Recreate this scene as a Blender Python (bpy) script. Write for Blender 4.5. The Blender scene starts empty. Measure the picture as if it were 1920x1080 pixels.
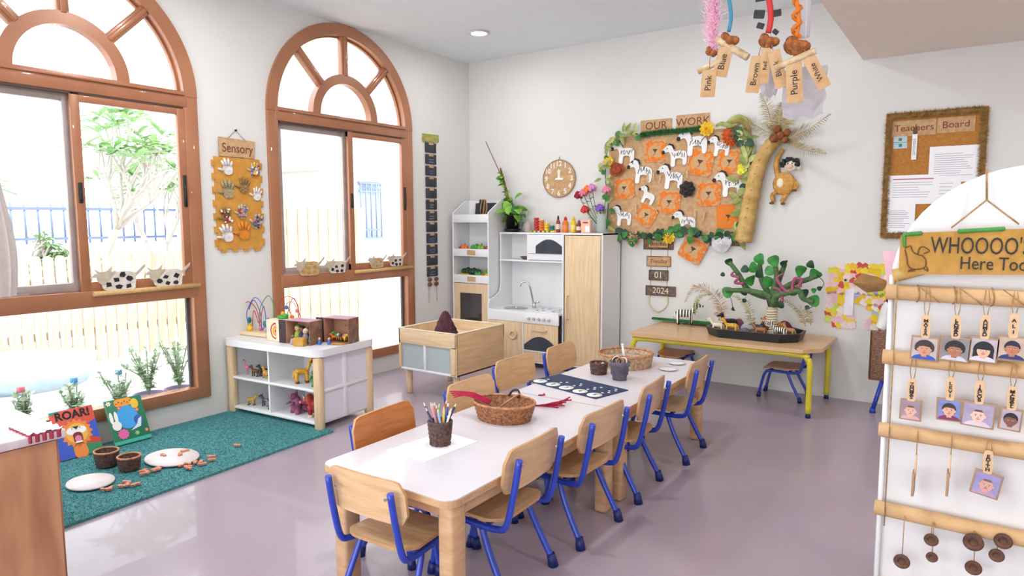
import bpy, bmesh, math, random
from mathutils import Vector, Matrix
random.seed(7)
PI = math.pi
COL = bpy.context.scene.collection
SC = bpy.context.scene

# ---------------------------------------------------------------- camera, sky, sun, downlight and added fill lamps, exposure
cam_data = bpy.data.cameras.new('camera')
cam = bpy.data.objects.new('camera', cam_data); COL.objects.link(cam)
cam_data.sensor_width = 36.0; cam_data.lens = 36.0*1258.6/1920
cam_data.clip_start = 0.02; cam_data.clip_end = 100
def cam_matrix(loc, yaw, pit, rol):
    f = Vector((-math.sin(yaw)*math.cos(pit), math.cos(yaw)*math.cos(pit), -math.sin(pit)))
    r = Vector((math.cos(yaw), math.sin(yaw), 0)); u = r.cross(f)
    c, s = math.cos(rol), math.sin(rol)
    r2 = r*c+u*s; u2 = -r*s+u*c
    M = Matrix.Identity(4)
    for i in range(3):
        M[i][0] = r2[i]; M[i][1] = u2[i]; M[i][2] = -f[i]; M[i][3] = loc[i]
    return M
cam.matrix_world = cam_matrix((4.13589, -5.18948, 1.3), 0.6058, 0.10059, -0.00297)
SC.camera = cam

w = bpy.data.worlds.new('sky'); SC.world = w; w.use_nodes = True
nt = w.node_tree; bg = nt.nodes['Background']
bg.inputs[0].default_value = (0.90, 0.96, 1.0, 1); bg.inputs[1].default_value = 3.5

sun_d = bpy.data.lights.new('sun', 'SUN'); sun_d.energy = 4.5; sun_d.angle = math.radians(1.5); sun_d.color = (1, .96, .88)
sun = bpy.data.objects.new('sun', sun_d); COL.objects.link(sun)
sun.rotation_euler = Vector((-0.42, -0.30, -1.0)).to_track_quat('-Z', 'Y').to_euler()

def downlight_and_fill(x, y, z, e, size=.5, col=(.96, .98, 1)):
    l = bpy.data.lights.new('downlight_and_fill', 'AREA'); l.shape = 'DISK'; l.size = size; l.energy = e; l.color = col
    o = bpy.data.objects.new('downlight_and_fill', l); COL.objects.link(o); o.location = (x, y, z)
for lx, ly in ((.71, -.70), (2.6, -.9), (.9, -3.0), (2.6, -3.0), (4.9, -1.2), (4.9, -3.6), (.9, -5.2), (2.8, -5.4)):  # first is the visible downlight, the rest are unseen lamps added for fill
    downlight_and_fill(lx, ly, 2.79 if lx < 3.4 else 2.36, (5 if lx < 1 else 7) if ly > -1.5 else 13, .14)

SC.view_settings.view_transform = 'Standard'; SC.view_settings.look = 'None'
SC.view_settings.exposure = 0.3; SC.view_settings.gamma = 1.0
SC.view_settings.use_curve_mapping = False

# ---------------------------------------------------------------- helpers
def lin(h):
    h = h.lstrip('#'); out = []
    for i in (0, 2, 4):
        c = int(h[i:i+2], 16)/255
        out.append(c/12.92 if c <= .04045 else ((c+.055)/1.055)**2.4)
    return (*out, 1)
def dark(c, k): return (c[0]*k, c[1]*k, c[2]*k, 1)

_m = {}
def mat(name, col, rough=.6, metal=0, var=.08, scale=9, bump=0, bscale=90, spec=.5, c2=None, stretch=None, coat=0, kind='noise', bias=(.35, .65), emit=0, trans=0, sss=0):
    if name in _m: return _m[name]
    m = bpy.data.materials.new(name); _m[name] = m; m.use_nodes = True
    n = m.node_tree.nodes; l = m.node_tree.links; b = n['Principled BSDF']
    c = lin(col) if isinstance(col, str) else col
    d = lin(c2) if c2 else dark(c, 1-var*2)
    tc = n.new('ShaderNodeTexCoord'); mp = n.new('ShaderNodeMapping'); l.new(tc.outputs['Object'], mp.inputs[0])
    if stretch: mp.inputs['Scale'].default_value = stretch
    if kind == 'noise':
        t = n.new('ShaderNodeTexNoise'); t.inputs['Scale'].default_value = scale; t.inputs['Detail'].default_value = 5
    elif kind == 'wave':
        t = n.new('ShaderNodeTexWave'); t.inputs['Scale'].default_value = scale; t.inputs['Distortion'].default_value = 4; t.inputs['Detail'].default_value = 3
    elif kind == 'voronoi':
        t = n.new('ShaderNodeTexVoronoi'); t.inputs['Scale'].default_value = scale
    elif kind == 'weave':
        t = n.new('ShaderNodeTexBrick'); t.inputs['Scale'].default_value = scale; t.inputs['Color1'].default_value = (1, 1, 1, 1); t.inputs['Color2'].default_value = (.45, .45, .45, 1); t.inputs['Mortar'].default_value = (0, 0, 0, 1); t.inputs['Mortar Size'].default_value = .04
    l.new(mp.outputs[0], t.inputs[0])
    r = n.new('ShaderNodeValToRGB'); r.color_ramp.elements[0].position = bias[0]; r.color_ramp.elements[1].position = bias[1]
    r.color_ramp.elements[0].color = d; r.color_ramp.elements[1].color = c
    l.new(t.outputs[0], r.inputs[0]); l.new(r.outputs[0], b.inputs['Base Color'])
    b.inputs['Roughness'].default_value = rough; b.inputs['Metallic'].default_value = metal
    b.inputs['Specular IOR Level'].default_value = spec; b.inputs['Coat Weight'].default_value = coat
    if trans: b.inputs['Transmission Weight'].default_value = trans
    if sss: b.inputs['Subsurface Weight'].default_value = sss; b.inputs['Subsurface Radius'].default_value = (.05, .05, .05)
    if emit: l.new(r.outputs[0], b.inputs['Emission Color']); b.inputs['Emission Strength'].default_value = emit
    if bump:
        t2 = n.new('ShaderNodeTexNoise'); t2.inputs['Scale'].default_value = bscale; t2.inputs['Detail'].default_value = 3; l.new(mp.outputs[0], t2.inputs[0])
        bp = n.new('ShaderNodeBump'); bp.inputs['Strength'].default_value = bump; bp.inputs['Distance'].default_value = .01
        l.new((t if kind == 'weave' else t2).outputs[0], bp.inputs['Height']); l.new(bp.outputs[0], b.inputs['Normal'])
    return m
def glass(name, tint=(1, 1, 1, 1), refl=.08, rough=.0):
    m = bpy.data.materials.new(name); m.use_nodes = True; n = m.node_tree.nodes; l = m.node_tree.links
    n.remove(n['Principled BSDF']); tr = n.new('ShaderNodeBsdfTransparent'); tr.inputs[0].default_value = tint
    g = n.new('ShaderNodeBsdfGlossy'); g.inputs['Roughness'].default_value = rough; mx = n.new('ShaderNodeMixShader')
    fr = n.new('ShaderNodeLayerWeight'); fr.inputs[0].default_value = .25; mu = n.new('ShaderNodeMath'); mu.operation = 'MULTIPLY'; mu.inputs[1].default_value = refl*4
    l.new(fr.outputs['Facing'], mu.inputs[0]); l.new(mu.outputs[0], mx.inputs[0]); l.new(tr.outputs[0], mx.inputs[1]); l.new(g.outputs[0], mx.inputs[2])
    l.new(mx.outputs[0], n['Material Output'].inputs[0]); return m
def frost(name, col, t=.5):
    m = bpy.data.materials.new(name); m.use_nodes = True; n = m.node_tree.nodes; l = m.node_tree.links
    n.remove(n['Principled BSDF']); tr = n.new('ShaderNodeBsdfTranslucent'); tr.inputs[0].default_value = lin(col)
    g = n.new('ShaderNodeBsdfDiffuse'); g.inputs[0].default_value = lin(col); tp = n.new('ShaderNodeBsdfTransparent')
    mx = n.new('ShaderNodeMixShader'); mx.inputs[0].default_value = .5; m2 = n.new('ShaderNodeMixShader'); m2.inputs[0].default_value = t
    l.new(tr.outputs[0], mx.inputs[1]); l.new(g.outputs[0], mx.inputs[2]); l.new(mx.outputs[0], m2.inputs[1]); l.new(tp.outputs[0], m2.inputs[2])
    l.new(m2.outputs[0], n['Material Output'].inputs[0]); return m

def spline(P, k=6, closed=False):
    P = [Vector(p) for p in P]; n = len(P); out = []
    for i in range(n if closed else n-1):
        a = P[(i-1) % n] if (closed or i > 0) else P[0]; b = P[i]; c = P[(i+1) % n]; d = P[(i+2) % n] if (closed or i < n-2) else P[-1]
        for j in range(k):
            t = j/k
            out.append(.5*((2*b)+(c-a)*t+(2*a-5*b+4*c-d)*t*t+(3*b-a-3*c+d)*t**3))
    if not closed: out.append(P[-1])
    return out
def rr(w, h, r, n=5, cx=0, cy=0):
    o = []
    for sx, sy, a0 in ((1, 1, 0), (-1, 1, 90), (-1, -1, 180), (1, -1, 270)):
        for i in range(n+1):
            a = math.radians(a0+90*i/n); o.append((cx+sx*(w/2-r)+r*math.cos(a), cy+sy*(h/2-r)+r*math.sin(a)))
    return o
def ring2(r, n=24, rx=None, cx=0, cy=0): return [(cx+(rx or r)*math.cos(2*PI*i/n), cy+r*math.sin(2*PI*i/n)) for i in range(n)]
def sm2(P, k=4): return [(p.x, p.y) for p in spline([(a, b, 0) for a, b in P], k, True)]

class MB:
    def __init__(s): s.v = []; s.f = []; s.m = []; s.s = []
    def add(s, vs, fs, m=0, T=None, smooth=True):
        o = len(s.v)
        for p in vs:
            p = Vector(p); s.v.append(tuple(T @ p if T else p))
        for f in fs: s.f.append(tuple(i+o for i in f)); s.m.append(m); s.s.append(smooth)
        return s
    def box(s, c, d, m=0, T=None):
        x, y, z = d[0]/2, d[1]/2, d[2]/2; c = Vector(c)
        v = [c+Vector((a*x, b*y, e*z)) for a in (-1, 1) for b in (-1, 1) for e in (-1, 1)]
        return s.add(v, [(0, 1, 3, 2), (4, 6, 7, 5), (0, 4, 5, 1), (2, 3, 7, 6), (0, 2, 6, 4), (1, 5, 7, 3)], m, T, False)
    def b2(s, a, b, m=0, T=None):
        return s.box([(a[i]+b[i])/2 for i in range(3)], [abs(b[i]-a[i]) for i in range(3)], m, T)
    def rbox(s, c, d, r=.004, m=0, T=None, seg=2):
        bm = bmesh.new(); bmesh.ops.create_cube(bm, size=1)
        for q in bm.verts: q.co = Vector((q.co.x*d[0], q.co.y*d[1], q.co.z*d[2]))+Vector(c)
        bmesh.ops.bevel(bm, geom=list(bm.edges), offset=min(r, min(d)*.49), segments=seg, profile=.5, affect='EDGES')
        return s.bm(bm, m, T, True)
    def bm(s, bm, m=0, T=None, smooth=True):
        bm.verts.index_update(); s.add([q.co for q in bm.verts], [[q.index for q in f.verts] for f in bm.faces], m, T, smooth); bm.free(); return s
    def prism(s, P, t, y=0, m=0, T=None, ax='y', smooth=False):
        n = len(P)
        a = sum(P[i][0]*P[(i+1) % n][1]-P[(i+1) % n][0]*P[i][1] for i in range(n))
        if a < 0: P = P[::-1]
        if ax == 'y': f = lambda p, q: (p[0], q, p[1])
        elif ax == 'z': f = lambda p, q: (p[0], p[1], -q)
        else: f = lambda p, q: (-q, p[0], p[1])
        # outline seen from -y (front), thickness t towards -y from y
        v = [f(p, y) for p in P]+[f(p, y-t) for p in P]
        s.add(v, [tuple(range(n))[::-1], tuple(range(n, 2*n))], m, T, False)
        o = len(s.v)-2*n
        for i in range(n):
            j = (i+1) % n; s.f.append((o+i, o+j, o+n+j, o+n+i)); s.m.append(m); s.s.append(smooth)
        return s
    def tube(s, P, r, n=8, closed=False, m=0, T=None, caps=True):
        P = [Vector(p) for p in P]; k = len(P)
        rs = r if isinstance(r, (list, tuple)) else [r]*k
        vs = []; up = None
        for i in range(k):
            a = P[(i-1) % k] if (closed or i) else P[0]; b = P[(i+1) % k] if (closed or i < k-1) else P[-1]
            d = (b-a)
            if d.length < 1e-9: d = Vector((0, 0, 1))
            d.normalize()
            if up is None:
                up = Vector((0, 0, 1)) if abs(d.z) < .9 else Vector((1, 0, 0))
            x = d.cross(up)
            if x.length < 1e-6: x = d.orthogonal()
            x.normalize(); yv = x.cross(d); up = yv
            for j in range(n):
                t = 2*PI*j/n; vs.append(P[i]+(x*math.cos(t)+yv*math.sin(t))*rs[i])
        fs = []
        for i in range(k if closed else k-1):
            for j in range(n):
                a = i*n+j; b = i*n+(j+1) % n; c = ((i+1) % k)*n+(j+1) % n; d = ((i+1) % k)*n+j; fs.append((a, b, c, d))
        s.add(vs, fs, m, T, True)
        if caps and not closed:
            o = len(s.v)-len(vs)
            s.f.append(tuple(o+j for j in range(n))[::-1]); s.f.append(tuple(o+(k-1)*n+j for j in range(n))); s.m += [m, m]; s.s += [False, False]
        return s
    def cyl(s, a, b, r, r2=None, n=16, m=0, T=None): return s.tube([a, b], [r, r if r2 is None else r2], n, False, m, T)
    def lathe(s, prof, n=24, c=(0, 0, 0), m=0, T=None, sx=1, sy=1, cap=True):
        vs = []; fs = []
        for (r, z) in prof:
            for j in range(n):
                t = 2*PI*j/n; vs.append((c[0]+r*sx*math.cos(t), c[1]+r*sy*math.sin(t), c[2]+z))
        for i in range(len(prof)-1):
            for j in range(n):
                fs.append((i*n+j, i*n+(j+1) % n, (i+1)*n+(j+1) % n, (i+1)*n+j))
        if cap:
            if prof[0][0] > 1e-5: fs.append(tuple(range(n))[::-1])
            if prof[-1][0] > 1e-5: fs.append(tuple((len(prof)-1)*n+j for j in range(n)))
        return s.add(vs, fs, m, T, True)
    def ball(s, c, r, m=0, T=None, n=12, k=8):
        if not isinstance(r, (tuple, list)): r = (r, r, r)
        vs = []; fs = []
        for i in range(k+1):
            p = PI*i/k
            for j in range(n):
                t = 2*PI*j/n; vs.append((c[0]+r[0]*math.sin(p)*math.cos(t), c[1]+r[1]*math.sin(p)*math.sin(t), c[2]-r[2]*math.cos(p)))
        for i in range(k):
            for j in range(n): fs.append((i*n+j, i*n+(j+1) % n, (i+1)*n+(j+1) % n, (i+1)*n+j))
        return s.add(vs, fs, m, T, True)
    def grid(s, f, nu, nv, m=0, T=None, smooth=True):
        vs = [f(i/nu, j/nv) for j in range(nv+1) for i in range(nu+1)]
        return s.add(vs, [(j*(nu+1)+i, j*(nu+1)+i+1, (j+1)*(nu+1)+i+1, (j+1)*(nu+1)+i) for j in range(nv) for i in range(nu)], m, T, smooth)
    def mesh(s, name, mats):
        me = bpy.data.meshes.new(name); me.from_pydata(s.v, [], s.f)
        for q in (mats if isinstance(mats, (list, tuple)) else [mats]): me.materials.append(q)
        me.polygons.foreach_set('material_index', s.m); me.polygons.foreach_set('use_smooth', s.s); me.update(); return me

def link(name, data, parent=None, loc=(0, 0, 0), rot=(0, 0, 0)):
    o = bpy.data.objects.new(name, data); COL.objects.link(o); o.location = loc; o.rotation_euler = rot
    if parent is not None: o.parent = parent
    return o
def ob(name, mb, mats, parent=None, loc=(0, 0, 0), rot=(0, 0, 0), label=None, kind=None):
    o = link(name, mb.mesh(name, mats), parent, loc, rot)
    if label: o['label'] = label
    if kind: o['kind'] = kind
    return o
def tag(o, label, cat, group=None):
    o['label'] = label; o['category'] = cat
    if group: o['group'] = group
    return o
def thing(name, label, cat, loc=(0, 0, 0), rz=0, group=None):
    return tag(link(name, None, None, loc, (0, 0, rz)), label, cat, group)
def dup(o, parent=None, loc=None, rot=None, label=None, group=None):
    c = o.copy(); COL.objects.link(c); c.parent = parent if parent is not None else (o.parent if parent is None and o.parent else None)
    if loc is not None: c.location = loc
    if rot is not None: c.rotation_euler = rot
    if label: c['label'] = label
    if group: c['group'] = group
    for ch in list(o.children): dup(ch, c)
    return c
def struct(o): o['kind'] = 'structure'; return o
def text(s, size, m, parent, loc, rot=(PI/2, 0, 0), name='lettering', sx=1, sh=0, ext=.0006, align='CENTER', off=0):
    c = bpy.data.curves.new(name, 'FONT'); c.body = s; c.size = size; c.extrude = ext; c.align_x = align; c.align_y = 'CENTER'; c.shear = sh; c.offset = off; c.resolution_u = 3
    tmp = bpy.data.objects.new('tmp', c); me = bpy.data.meshes.new_from_object(tmp); bpy.data.objects.remove(tmp); bpy.data.curves.remove(c)
    me.name = name; me.materials.clear(); me.materials.append(m); o = link(name, me, parent, loc, rot); o.scale = (sx, 1, 1); return o
YB, XL, HC = .10, -.03, 2.82            # back wall, left wall, ceiling
def wl(side, u, z, off=0): return (u, YB-off, z) if side == 'B' else (XL+off, u, z)
def wr(side): return 0 if side == 'B' else PI/2
RX = lambda a: Matrix.Rotation(a, 4, 'X')
RY = lambda a: Matrix.Rotation(a, 4, 'Y')
RZ = lambda a: Matrix.Rotation(a, 4, 'Z')
TR = lambda x, y, z: Matrix.Translation((x, y, z))
SCL = lambda x, y, z: Matrix.Diagonal((x, y, z, 1))

# ---------------------------------------------------------------- materials
WHITE_WALL = mat('wall_paint', '#dddad6', .85, var=.01, scale=3, bump=.03, bscale=150)
CEIL = mat('ceiling_paint', '#e9f0f2', .9, var=.01)
WHITE = mat('white_laminate', '#e4e3e4', .35, var=.01)
WOODL = mat('light_birch', '#e2c6a0', .45, c2='#d3b38a', kind='noise', scale=6, stretch=(9, 9, .8), bump=.02)
WOODX = mat('light_birch_level', '#e4caa6', .45, c2='#d6b78f', kind='noise', scale=6, stretch=(.8, 9, 9), bump=.02)
PLY = mat('chair_ply', '#e0bb90', .38, c2='#d2a67a', kind='noise', scale=7, stretch=(1, 8, 8), coat=.2)
PLYD = mat('chair_ply_worn', '#c98046', .35, c2='#b56a36', kind='noise', scale=7, stretch=(1, 8, 8), coat=.3)
EDGE = mat('ply_edge', '#c79a6c', .6, c2='#b98a5c')
BLUE = mat('blue_powder_coat', '#1c3cb0', .3, var=.05, coat=.4)
BLUED = mat('blue_rubber_foot', '#141f66', .5)
BROWN = mat('copper_aluminium', '#ad7350', .35, metal=.1, c2='#a06645', scale=3, coat=.4)
BROWND = mat('dark_aluminium', '#4a3126', .5)
SASH_LIT = mat('outdoor_lit_aluminium', '#b7a9a4', .4, metal=.2)  # rear sash: greyish look of outdoor light put into the colour
GASKET = mat('grey_gasket', '#55504e', .7)
BLACK = mat('black_plastic', '#17171a', .4, var=.1)
KRAFT = mat('kraft_card', '#c9a57c', .85, c2='#b98f62', scale=30, bump=.05)
KRAFTD = mat('kraft_paper_golden', '#cda968', .75, c2='#b48f4f', scale=14, bump=.5, bscale=25)
KRAFTL = mat('kraft_tube', '#cfa77a', .7, c2='#c09768', scale=14, bump=.05)
INK = mat('marker_ink', '#2b211f', .7)
SLATE = mat('chalkboard', '#2c2f38', .7, c2='#3a3e48', scale=12)
CORK = mat('cork', '#bb7f3c', .9, c2='#a86e30', scale=60, bump=.15)
CORKF = mat('foam_mat_orange', '#cf9440', .8, c2='#c2862f', scale=20, bump=.1)
PAPER = mat('white_paper', '#f4f3f5', .7, var=.01)
PAPERG = mat('printed_grey', '#a9a7b2', .8)
STRING = mat('jute_string', '#b08c5c', .9, var=.2, scale=80)
WICKER = mat('wicker_tan', '#b0764e', .6, c2='#6f4026', scale=90, kind='noise', bump=.4, bscale=140)
WICKERD = mat('wicker_dark', '#6f5148', .65, c2='#3c2825', scale=90, bump=.5, bscale=140)
WICKERR = mat('wicker_rim', '#c98f63', .6, c2='#9a633f', scale=40, bump=.2)
LEAF = mat('leaf_green', '#3f8a32', .5, c2='#2b6a28', scale=12)
LEAFL = mat('leaf_light', '#8fbf45', .5, c2='#5f9c34', scale=12)
LEAFD = mat('leaf_dark', '#1f5230', .5, c2='#17381f', scale=12)
HUSK = mat('dried_husk', '#aeb26a', .8, c2='#7c8444', scale=15, bump=.2)
STRAW = mat('dried_frond', '#c0ab72', .8, c2='#98854c', scale=15)
PALER = mat('pampas', '#c8a27a', .9, c2='#a9825b', scale=20)
CH = mat('chrome', '#d8dade', .15, metal=1)
def flat(name, col, rough=.55, **k): return mat(name, col, rough, **k)
RED = flat('toy_red', '#c5202f', .4); ORANGE = flat('toy_orange', '#e8731f', .4); YEL = flat('toy_yellow', '#f0c51d', .4)
GRN = flat('toy_green', '#3c9a3f', .4); TEAL = flat('toy_teal', '#157a78', .4); TBLUE = flat('toy_blue', '#2d6fc8', .4); PINK = flat('toy_pink', '#e07aa5', .5)
PURP = flat('toy_purple', '#6c3f96', .5); MAG = flat('toy_magenta', '#b3284f', .5); CREAM = flat('toy_cream', '#ecdcc0', .6); BRN = flat('toy_brown', '#6e4429', .6)
DK = flat('toy_dark', '#22232b', .55); WHT = flat('toy_white', '#f2f0ee', .5); GRY = flat('toy_grey', '#8d8b90', .6)
# ---------------------------------------------------------------- the room
FLOOR = mat('vinyl_floor', '#aa9aa4', .3, c2='#a0909c', scale=1.2, coat=.25, bump=.01, bscale=300)
mb = MB().b2((-.2, -8.0, -.12), (6.2, .25, 0)); struct(ob('floor', mb, FLOOR))
mb = MB().b2((-.2, -8.0, HC), (6.2, .25, HC+.14)); struct(ob('ceiling', mb, CEIL))
SX, SZ = 3.42, 2.39
mb = MB().b2((SX, -8.0, SZ), (6.05, YB, HC)); struct(ob('ceiling_soffit', mb, mat('soffit_paint', '#eee2d6', .9, var=.01)))
mb = MB().b2((-.2, YB, 0), (6.2, YB+.15, HC)); struct(ob('wall_back', mb, WHITE_WALL))
mb = MB().b2((6.05, -8.0, 0), (6.2, YB, HC)); struct(ob('wall_right', mb, WHITE_WALL))
WC = (-3.465, -1.476)                       # window centres along the wall
WR, WS, WB0 = .725, 2.08, .14
def wall_left():
    m = MB(); x0, x1 = XL-.16, XL
    def hexa(y0, y1, za0, za1, zb0, zb1):   # bottom z at y0/y1, top z at y0/y1
        v = [(x, y, z) for x in (x0, x1) for (y, z) in ((y0, za0), (y1, za1), (y1, zb1), (y0, zb0))]
        m.add(v, [(0, 1, 2, 3), (7, 6, 5, 4), (0, 4, 5, 1), (1, 5, 6, 2), (2, 6, 7, 3), (3, 7, 4, 0)], 0, None, False)
    prev = -8.0
    for c in WC:
        hexa(prev, c-WR, 0, 0, HC, HC); prev = c+WR
        hexa(c-WR, c+WR, 0, 0, WB0, WB0)
        n = 40
        for i in range(n):
            a, b = c-WR*math.cos(PI*i/n), c-WR*math.cos(PI*(i+1)/n)
            hexa(a, b, WS+WR*math.sin(PI*i/n), WS+WR*math.sin(PI*(i+1)/n), HC, HC)
    hexa(prev, YB, 0, 0, HC, HC)
    return m
struct(ob('wall_left', wall_left(), WHITE_WALL))

GLASS = glass('window_glass', (1, 1, 1, 1), .05)
def arch_band(m, r0, r1, y0, y1, cz, n=48, a0=0, a1=PI):
    vs = []; fs = []
    for i in range(n+1):
        t = a0+(a1-a0)*i/n
        for r, y in ((r0, y0), (r1, y0), (r1, y1), (r0, y1)): vs.append((r*math.cos(t), y, cz+r*math.sin(t)))
    for i in range(n):
        for j in range(4): fs.append((i*4+j, i*4+(j+1) % 4, (i+1)*4+(j+1) % 4, (i+1)*4+j))
    fs += [(0, 1, 2, 3), (n*4+3, n*4+2, n*4+1, n*4)]
    m.add(vs, fs, 0, None, False)
def make_window(idx, yc):
    W = link('window_%d' % idx, None, None, (XL, yc, 0), (0, 0, PI/2)); struct(W)
    m = MB(); arch_band(m, WR-.075, WR+.012, -.022, .06, WS)
    arch_band(m, WR-.088, WR-.07, .03, .055, WS)
    ob('arch_frame', m, BROWN, W)
    m = MB()
    for s in (-1, 1): m.rbox((s*(WR-.032), .02, (WS+WB0)/2), (.088, .082, WS-WB0), .004)
    m.rbox((0, .02, WB0+.037), (2*WR+.02, .08, .076), .004)
    ob('side_frame', m, BROWN, W)
    ob('upper_transom', MB().rbox((0, .016, 2.062), (1.34, .08, .098), .004).rbox((0, -.028, 2.09), (1.3, .02, .014), .003), BROWN, W)
    ob('lower_transom', MB().rbox((0, .016, .858), (1.34, .08, .095), .004), BROWN, W)
    m = MB(); arch_band(m, .258, .33, -.012, .05, WS+.03, 28); ob('inner_arch', m, BROWN, W)
    for a in (45, 90, 135):
        t = math.radians(a); d = Vector((math.cos(t), 0, math.sin(t)))
        T = TR(0, .02, WS+.03) @ RY(-t)
        ob('arch_mullion', MB().rbox((.475, 0, 0), (.31, .055, .062), .006, 0, T).rbox((.475, -.028, 0), (.31, .02, .03), .006, 0, T), BROWN, W)
    # glass
    def pane(P): ob('glass_pane', MB().prism(P, .004, .045), GLASS, W)
    pane([(.26*math.cos(PI*i/16), WS+.03+.26*math.sin(PI*i/16)) for i in range(17)])
    for q in range(4):
        a0, a1 = PI/4*q, PI/4*(q+1)
        pane([(.655*math.cos(a0+(a1-a0)*i/8), WS+.655*math.sin(a0+(a1-a0)*i/8)) for i in range(9)]+[(.3*math.cos(a1-(a1-a0)*i/8), WS+.03+.3*math.sin(a1-(a1-a0)*i/8)) for i in range(9)])
    pane([(-.65, .21), (.65, .21), (.65, .82), (-.65, .82)])
    ob('pane_gasket', MB().b2((.628, .036, .2), (.652, .054, .82)).b2((-.652, .036, .2), (-.628, .054, .82)), GASKET, W)
    # sliding sashes
    for (x0, x1, y, mt, nm) in ((-.65, .02, .035, SASH_LIT, 'rear_sash'), (-.005, .65, -.004, BROWN, 'front_sash')):
        z0, z1 = .905, 2.013; m = MB(); q = .05
        m.rbox(((x0+x1)/2, y, z1-q/2), (x1-x0, .03, q), .003); m.rbox(((x0+x1)/2, y, z0+q/2), (x1-x0, .03, q), .003)
        m.rbox((x0+q/2, y, (z0+z1)/2), (q, .032, z1-z0), .003); m.rbox((x1-q/2, y, (z0+z1)/2), (q, .032, z1-z0), .003)
        s = ob(nm, m, mt, W)
        ob('sash_pane', MB().b2((x0+q, y-.003, z0+q), (x1-q, y+.003, z1-q)), GLASS, s)
        if nm == 'front_sash':
            for hx, hz, hh in ((x0+q/2, 1.46, .115), (x1-q/2+.002, 1.49, .2)):
                ob('sash_handle', MB().rbox((hx, y-.018, hz), (.022, .012, hh), .004).rbox((hx, y-.026, hz-.01), (.012, .008, hh*.5), .003), BLACK, s)
        else: ob('rear_track_strip', MB().b2((x0, y-.03, z0-.0), (x0+.4, y-.02, z0+.012)), SASH_LIT, s)  # thin strip at the sash foot, same pale grey as the sash
    ob('track_strip', MB().b2((-.64, -.02, 2.0), (.64, .0, 2.02)), BROWND, W)
    return W
make_window(1, WC[0]); make_window(2, WC[1])
t = thing('downlight', 'round recessed ceiling downlight shining white near the corner', 'ceiling light', (.708, -.702, HC))
ob('trim_ring', MB().lathe([(.062, 0), (.085, -.004), (.088, -.009), (.07, -.014), (.062, -.008)], 32, cap=False), WHITE, t)
ob('lamp_disc', MB().lathe([(.0, -.006), (.066, -.008), (.066, -.003)], 32), mat('lamp_glow', '#fffaf2', .5, var=0, emit=14), t)
# curtain bunched at the far left of the near window
def cur(u, v):
    z = .93+1.05*v; wdt = .055+.075*math.exp(-((v-.18)/.38)**2)
    a = u*2*PI
    return (-.0+wdt*math.cos(a)*(1+.10*math.cos(7*a)), -.0+.045*math.sin(a)*(1+.2*math.sin(9*a)), z)
o = ob('curtain', MB().grid(cur, 72, 24), mat('curtain_linen', '#cfc4bf', .9, var=.04, scale=40, bump=.1), None, (.16, -3.97, 0), (0, 0, PI/2))
tag(o, 'bunched grey beige linen curtain hanging at the left edge of the near window', 'curtain')

# ---------------------------------------------------------------- outside
G = -.06
PAVE = mat('pale_paving', '#c4c0c6', .8, c2='#b8b4bb', scale=2)
struct(ob('ground_outside', MB().b2((-14, -10, G-.1), (-.2, 9, G)), PAVE))
struct(ob('paving_strip', MB().b2((-.95, -7, G), (-.62, -1.75, G+.02)), mat('strip_turf', '#9db5b0', .9, c2='#8aa39f', scale=20)))
PICK = mat('fence_pine', '#dccdb9', .7, c2='#c6ae90', stretch=(8, 8, 1), scale=4)
def picket(wd, h, round_top=True):
    P = [(-wd/2, 0), (wd/2, 0)]+([(wd/2*math.cos(PI*i/8), h-wd/2+wd/2*math.sin(PI*i/8)) for i in range(9)] if round_top else [(wd/2, h), (-wd/2, h)])
    return MB().prism(P, .02, .01)
fence = thing('picket_fence', 'low pine picket fence with rounded tops seen through the near window', 'fence', (-2.9, 0, G))
pk = picket(.085, 1.04).mesh('picket', PICK)
for i in range(50):
    y = -5.4+i*.102
    if y < -1.05: link('picket', pk, fence, (0, y, random.uniform(0, .01)), (0, 0, PI/2))
for z in (.3, .8): ob('rail', MB().b2((-.035, -5.45, z-.035), (-.012, -1.05, z+.035)), PICK, fence)
f2 = thing('board_fence', 'tall pine board fence seen through the far window', 'fence', (-2.2, 0, G))
pk2 = picket(.13, 1.52, False).mesh('board', mat('fence_board', '#d8c9aa', .7, c2='#c0a97f', stretch=(8, 8, 1), scale=4))
for i in range(14): link('board', pk2, f2, (0, -1.25+i*.145, 0), (0, 0, PI/2))
for z in (.35, 1.25): ob('rail', MB().b2((-.035, -1.32, z-.035), (-.012, .7, z+.035)), PICK, f2)
BW = mat('render_white', '#dcd6d2', .9, var=.02)
bld = thing('neighbour_house', 'pale rendered house corner with a barred window behind the board fence', 'house', (-3.3, 0, G))
ob('wall_block', MB().b2((-3, .95, 0), (0, 8, 4.6)), BW, bld)
ob('cornice', MB().b2((-3.1, .85, 2.05), (.08, 8, 2.15)), BW, bld)
wy, wz = 1.812, 1.447; wz -= G
ob('window_surround', MB().b2((-.02, wy-.26, wz-.47), (.03, wy+.3, wz-.42)).b2((-.02, wy-.24, wz+.42), (.03, wy+.3, wz+.47)), BW, bld)
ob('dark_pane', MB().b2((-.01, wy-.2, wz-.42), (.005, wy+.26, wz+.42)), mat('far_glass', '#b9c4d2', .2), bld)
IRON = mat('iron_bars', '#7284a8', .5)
g = MB()
for k in range(5): g.cyl((.04, wy-.17+k*.1, wz-.4), (.04, wy-.17+k*.1, wz+.4), .012, n=6)
for z in (-.4, -.28, .28, .4): g.b2((.03, wy-.2, wz+z-.012), (.05, wy+.26, wz+z+.012))
for k in range(4): g.tube(spline([(.05, wy-.12+k*.1+.035*math.cos(a*PI/4), wz+.34+.035*math.sin(a*PI/4)) for a in range(8)], 3, True), .005, 5, True)
ob('window_grille', g, IRON, bld)
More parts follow.
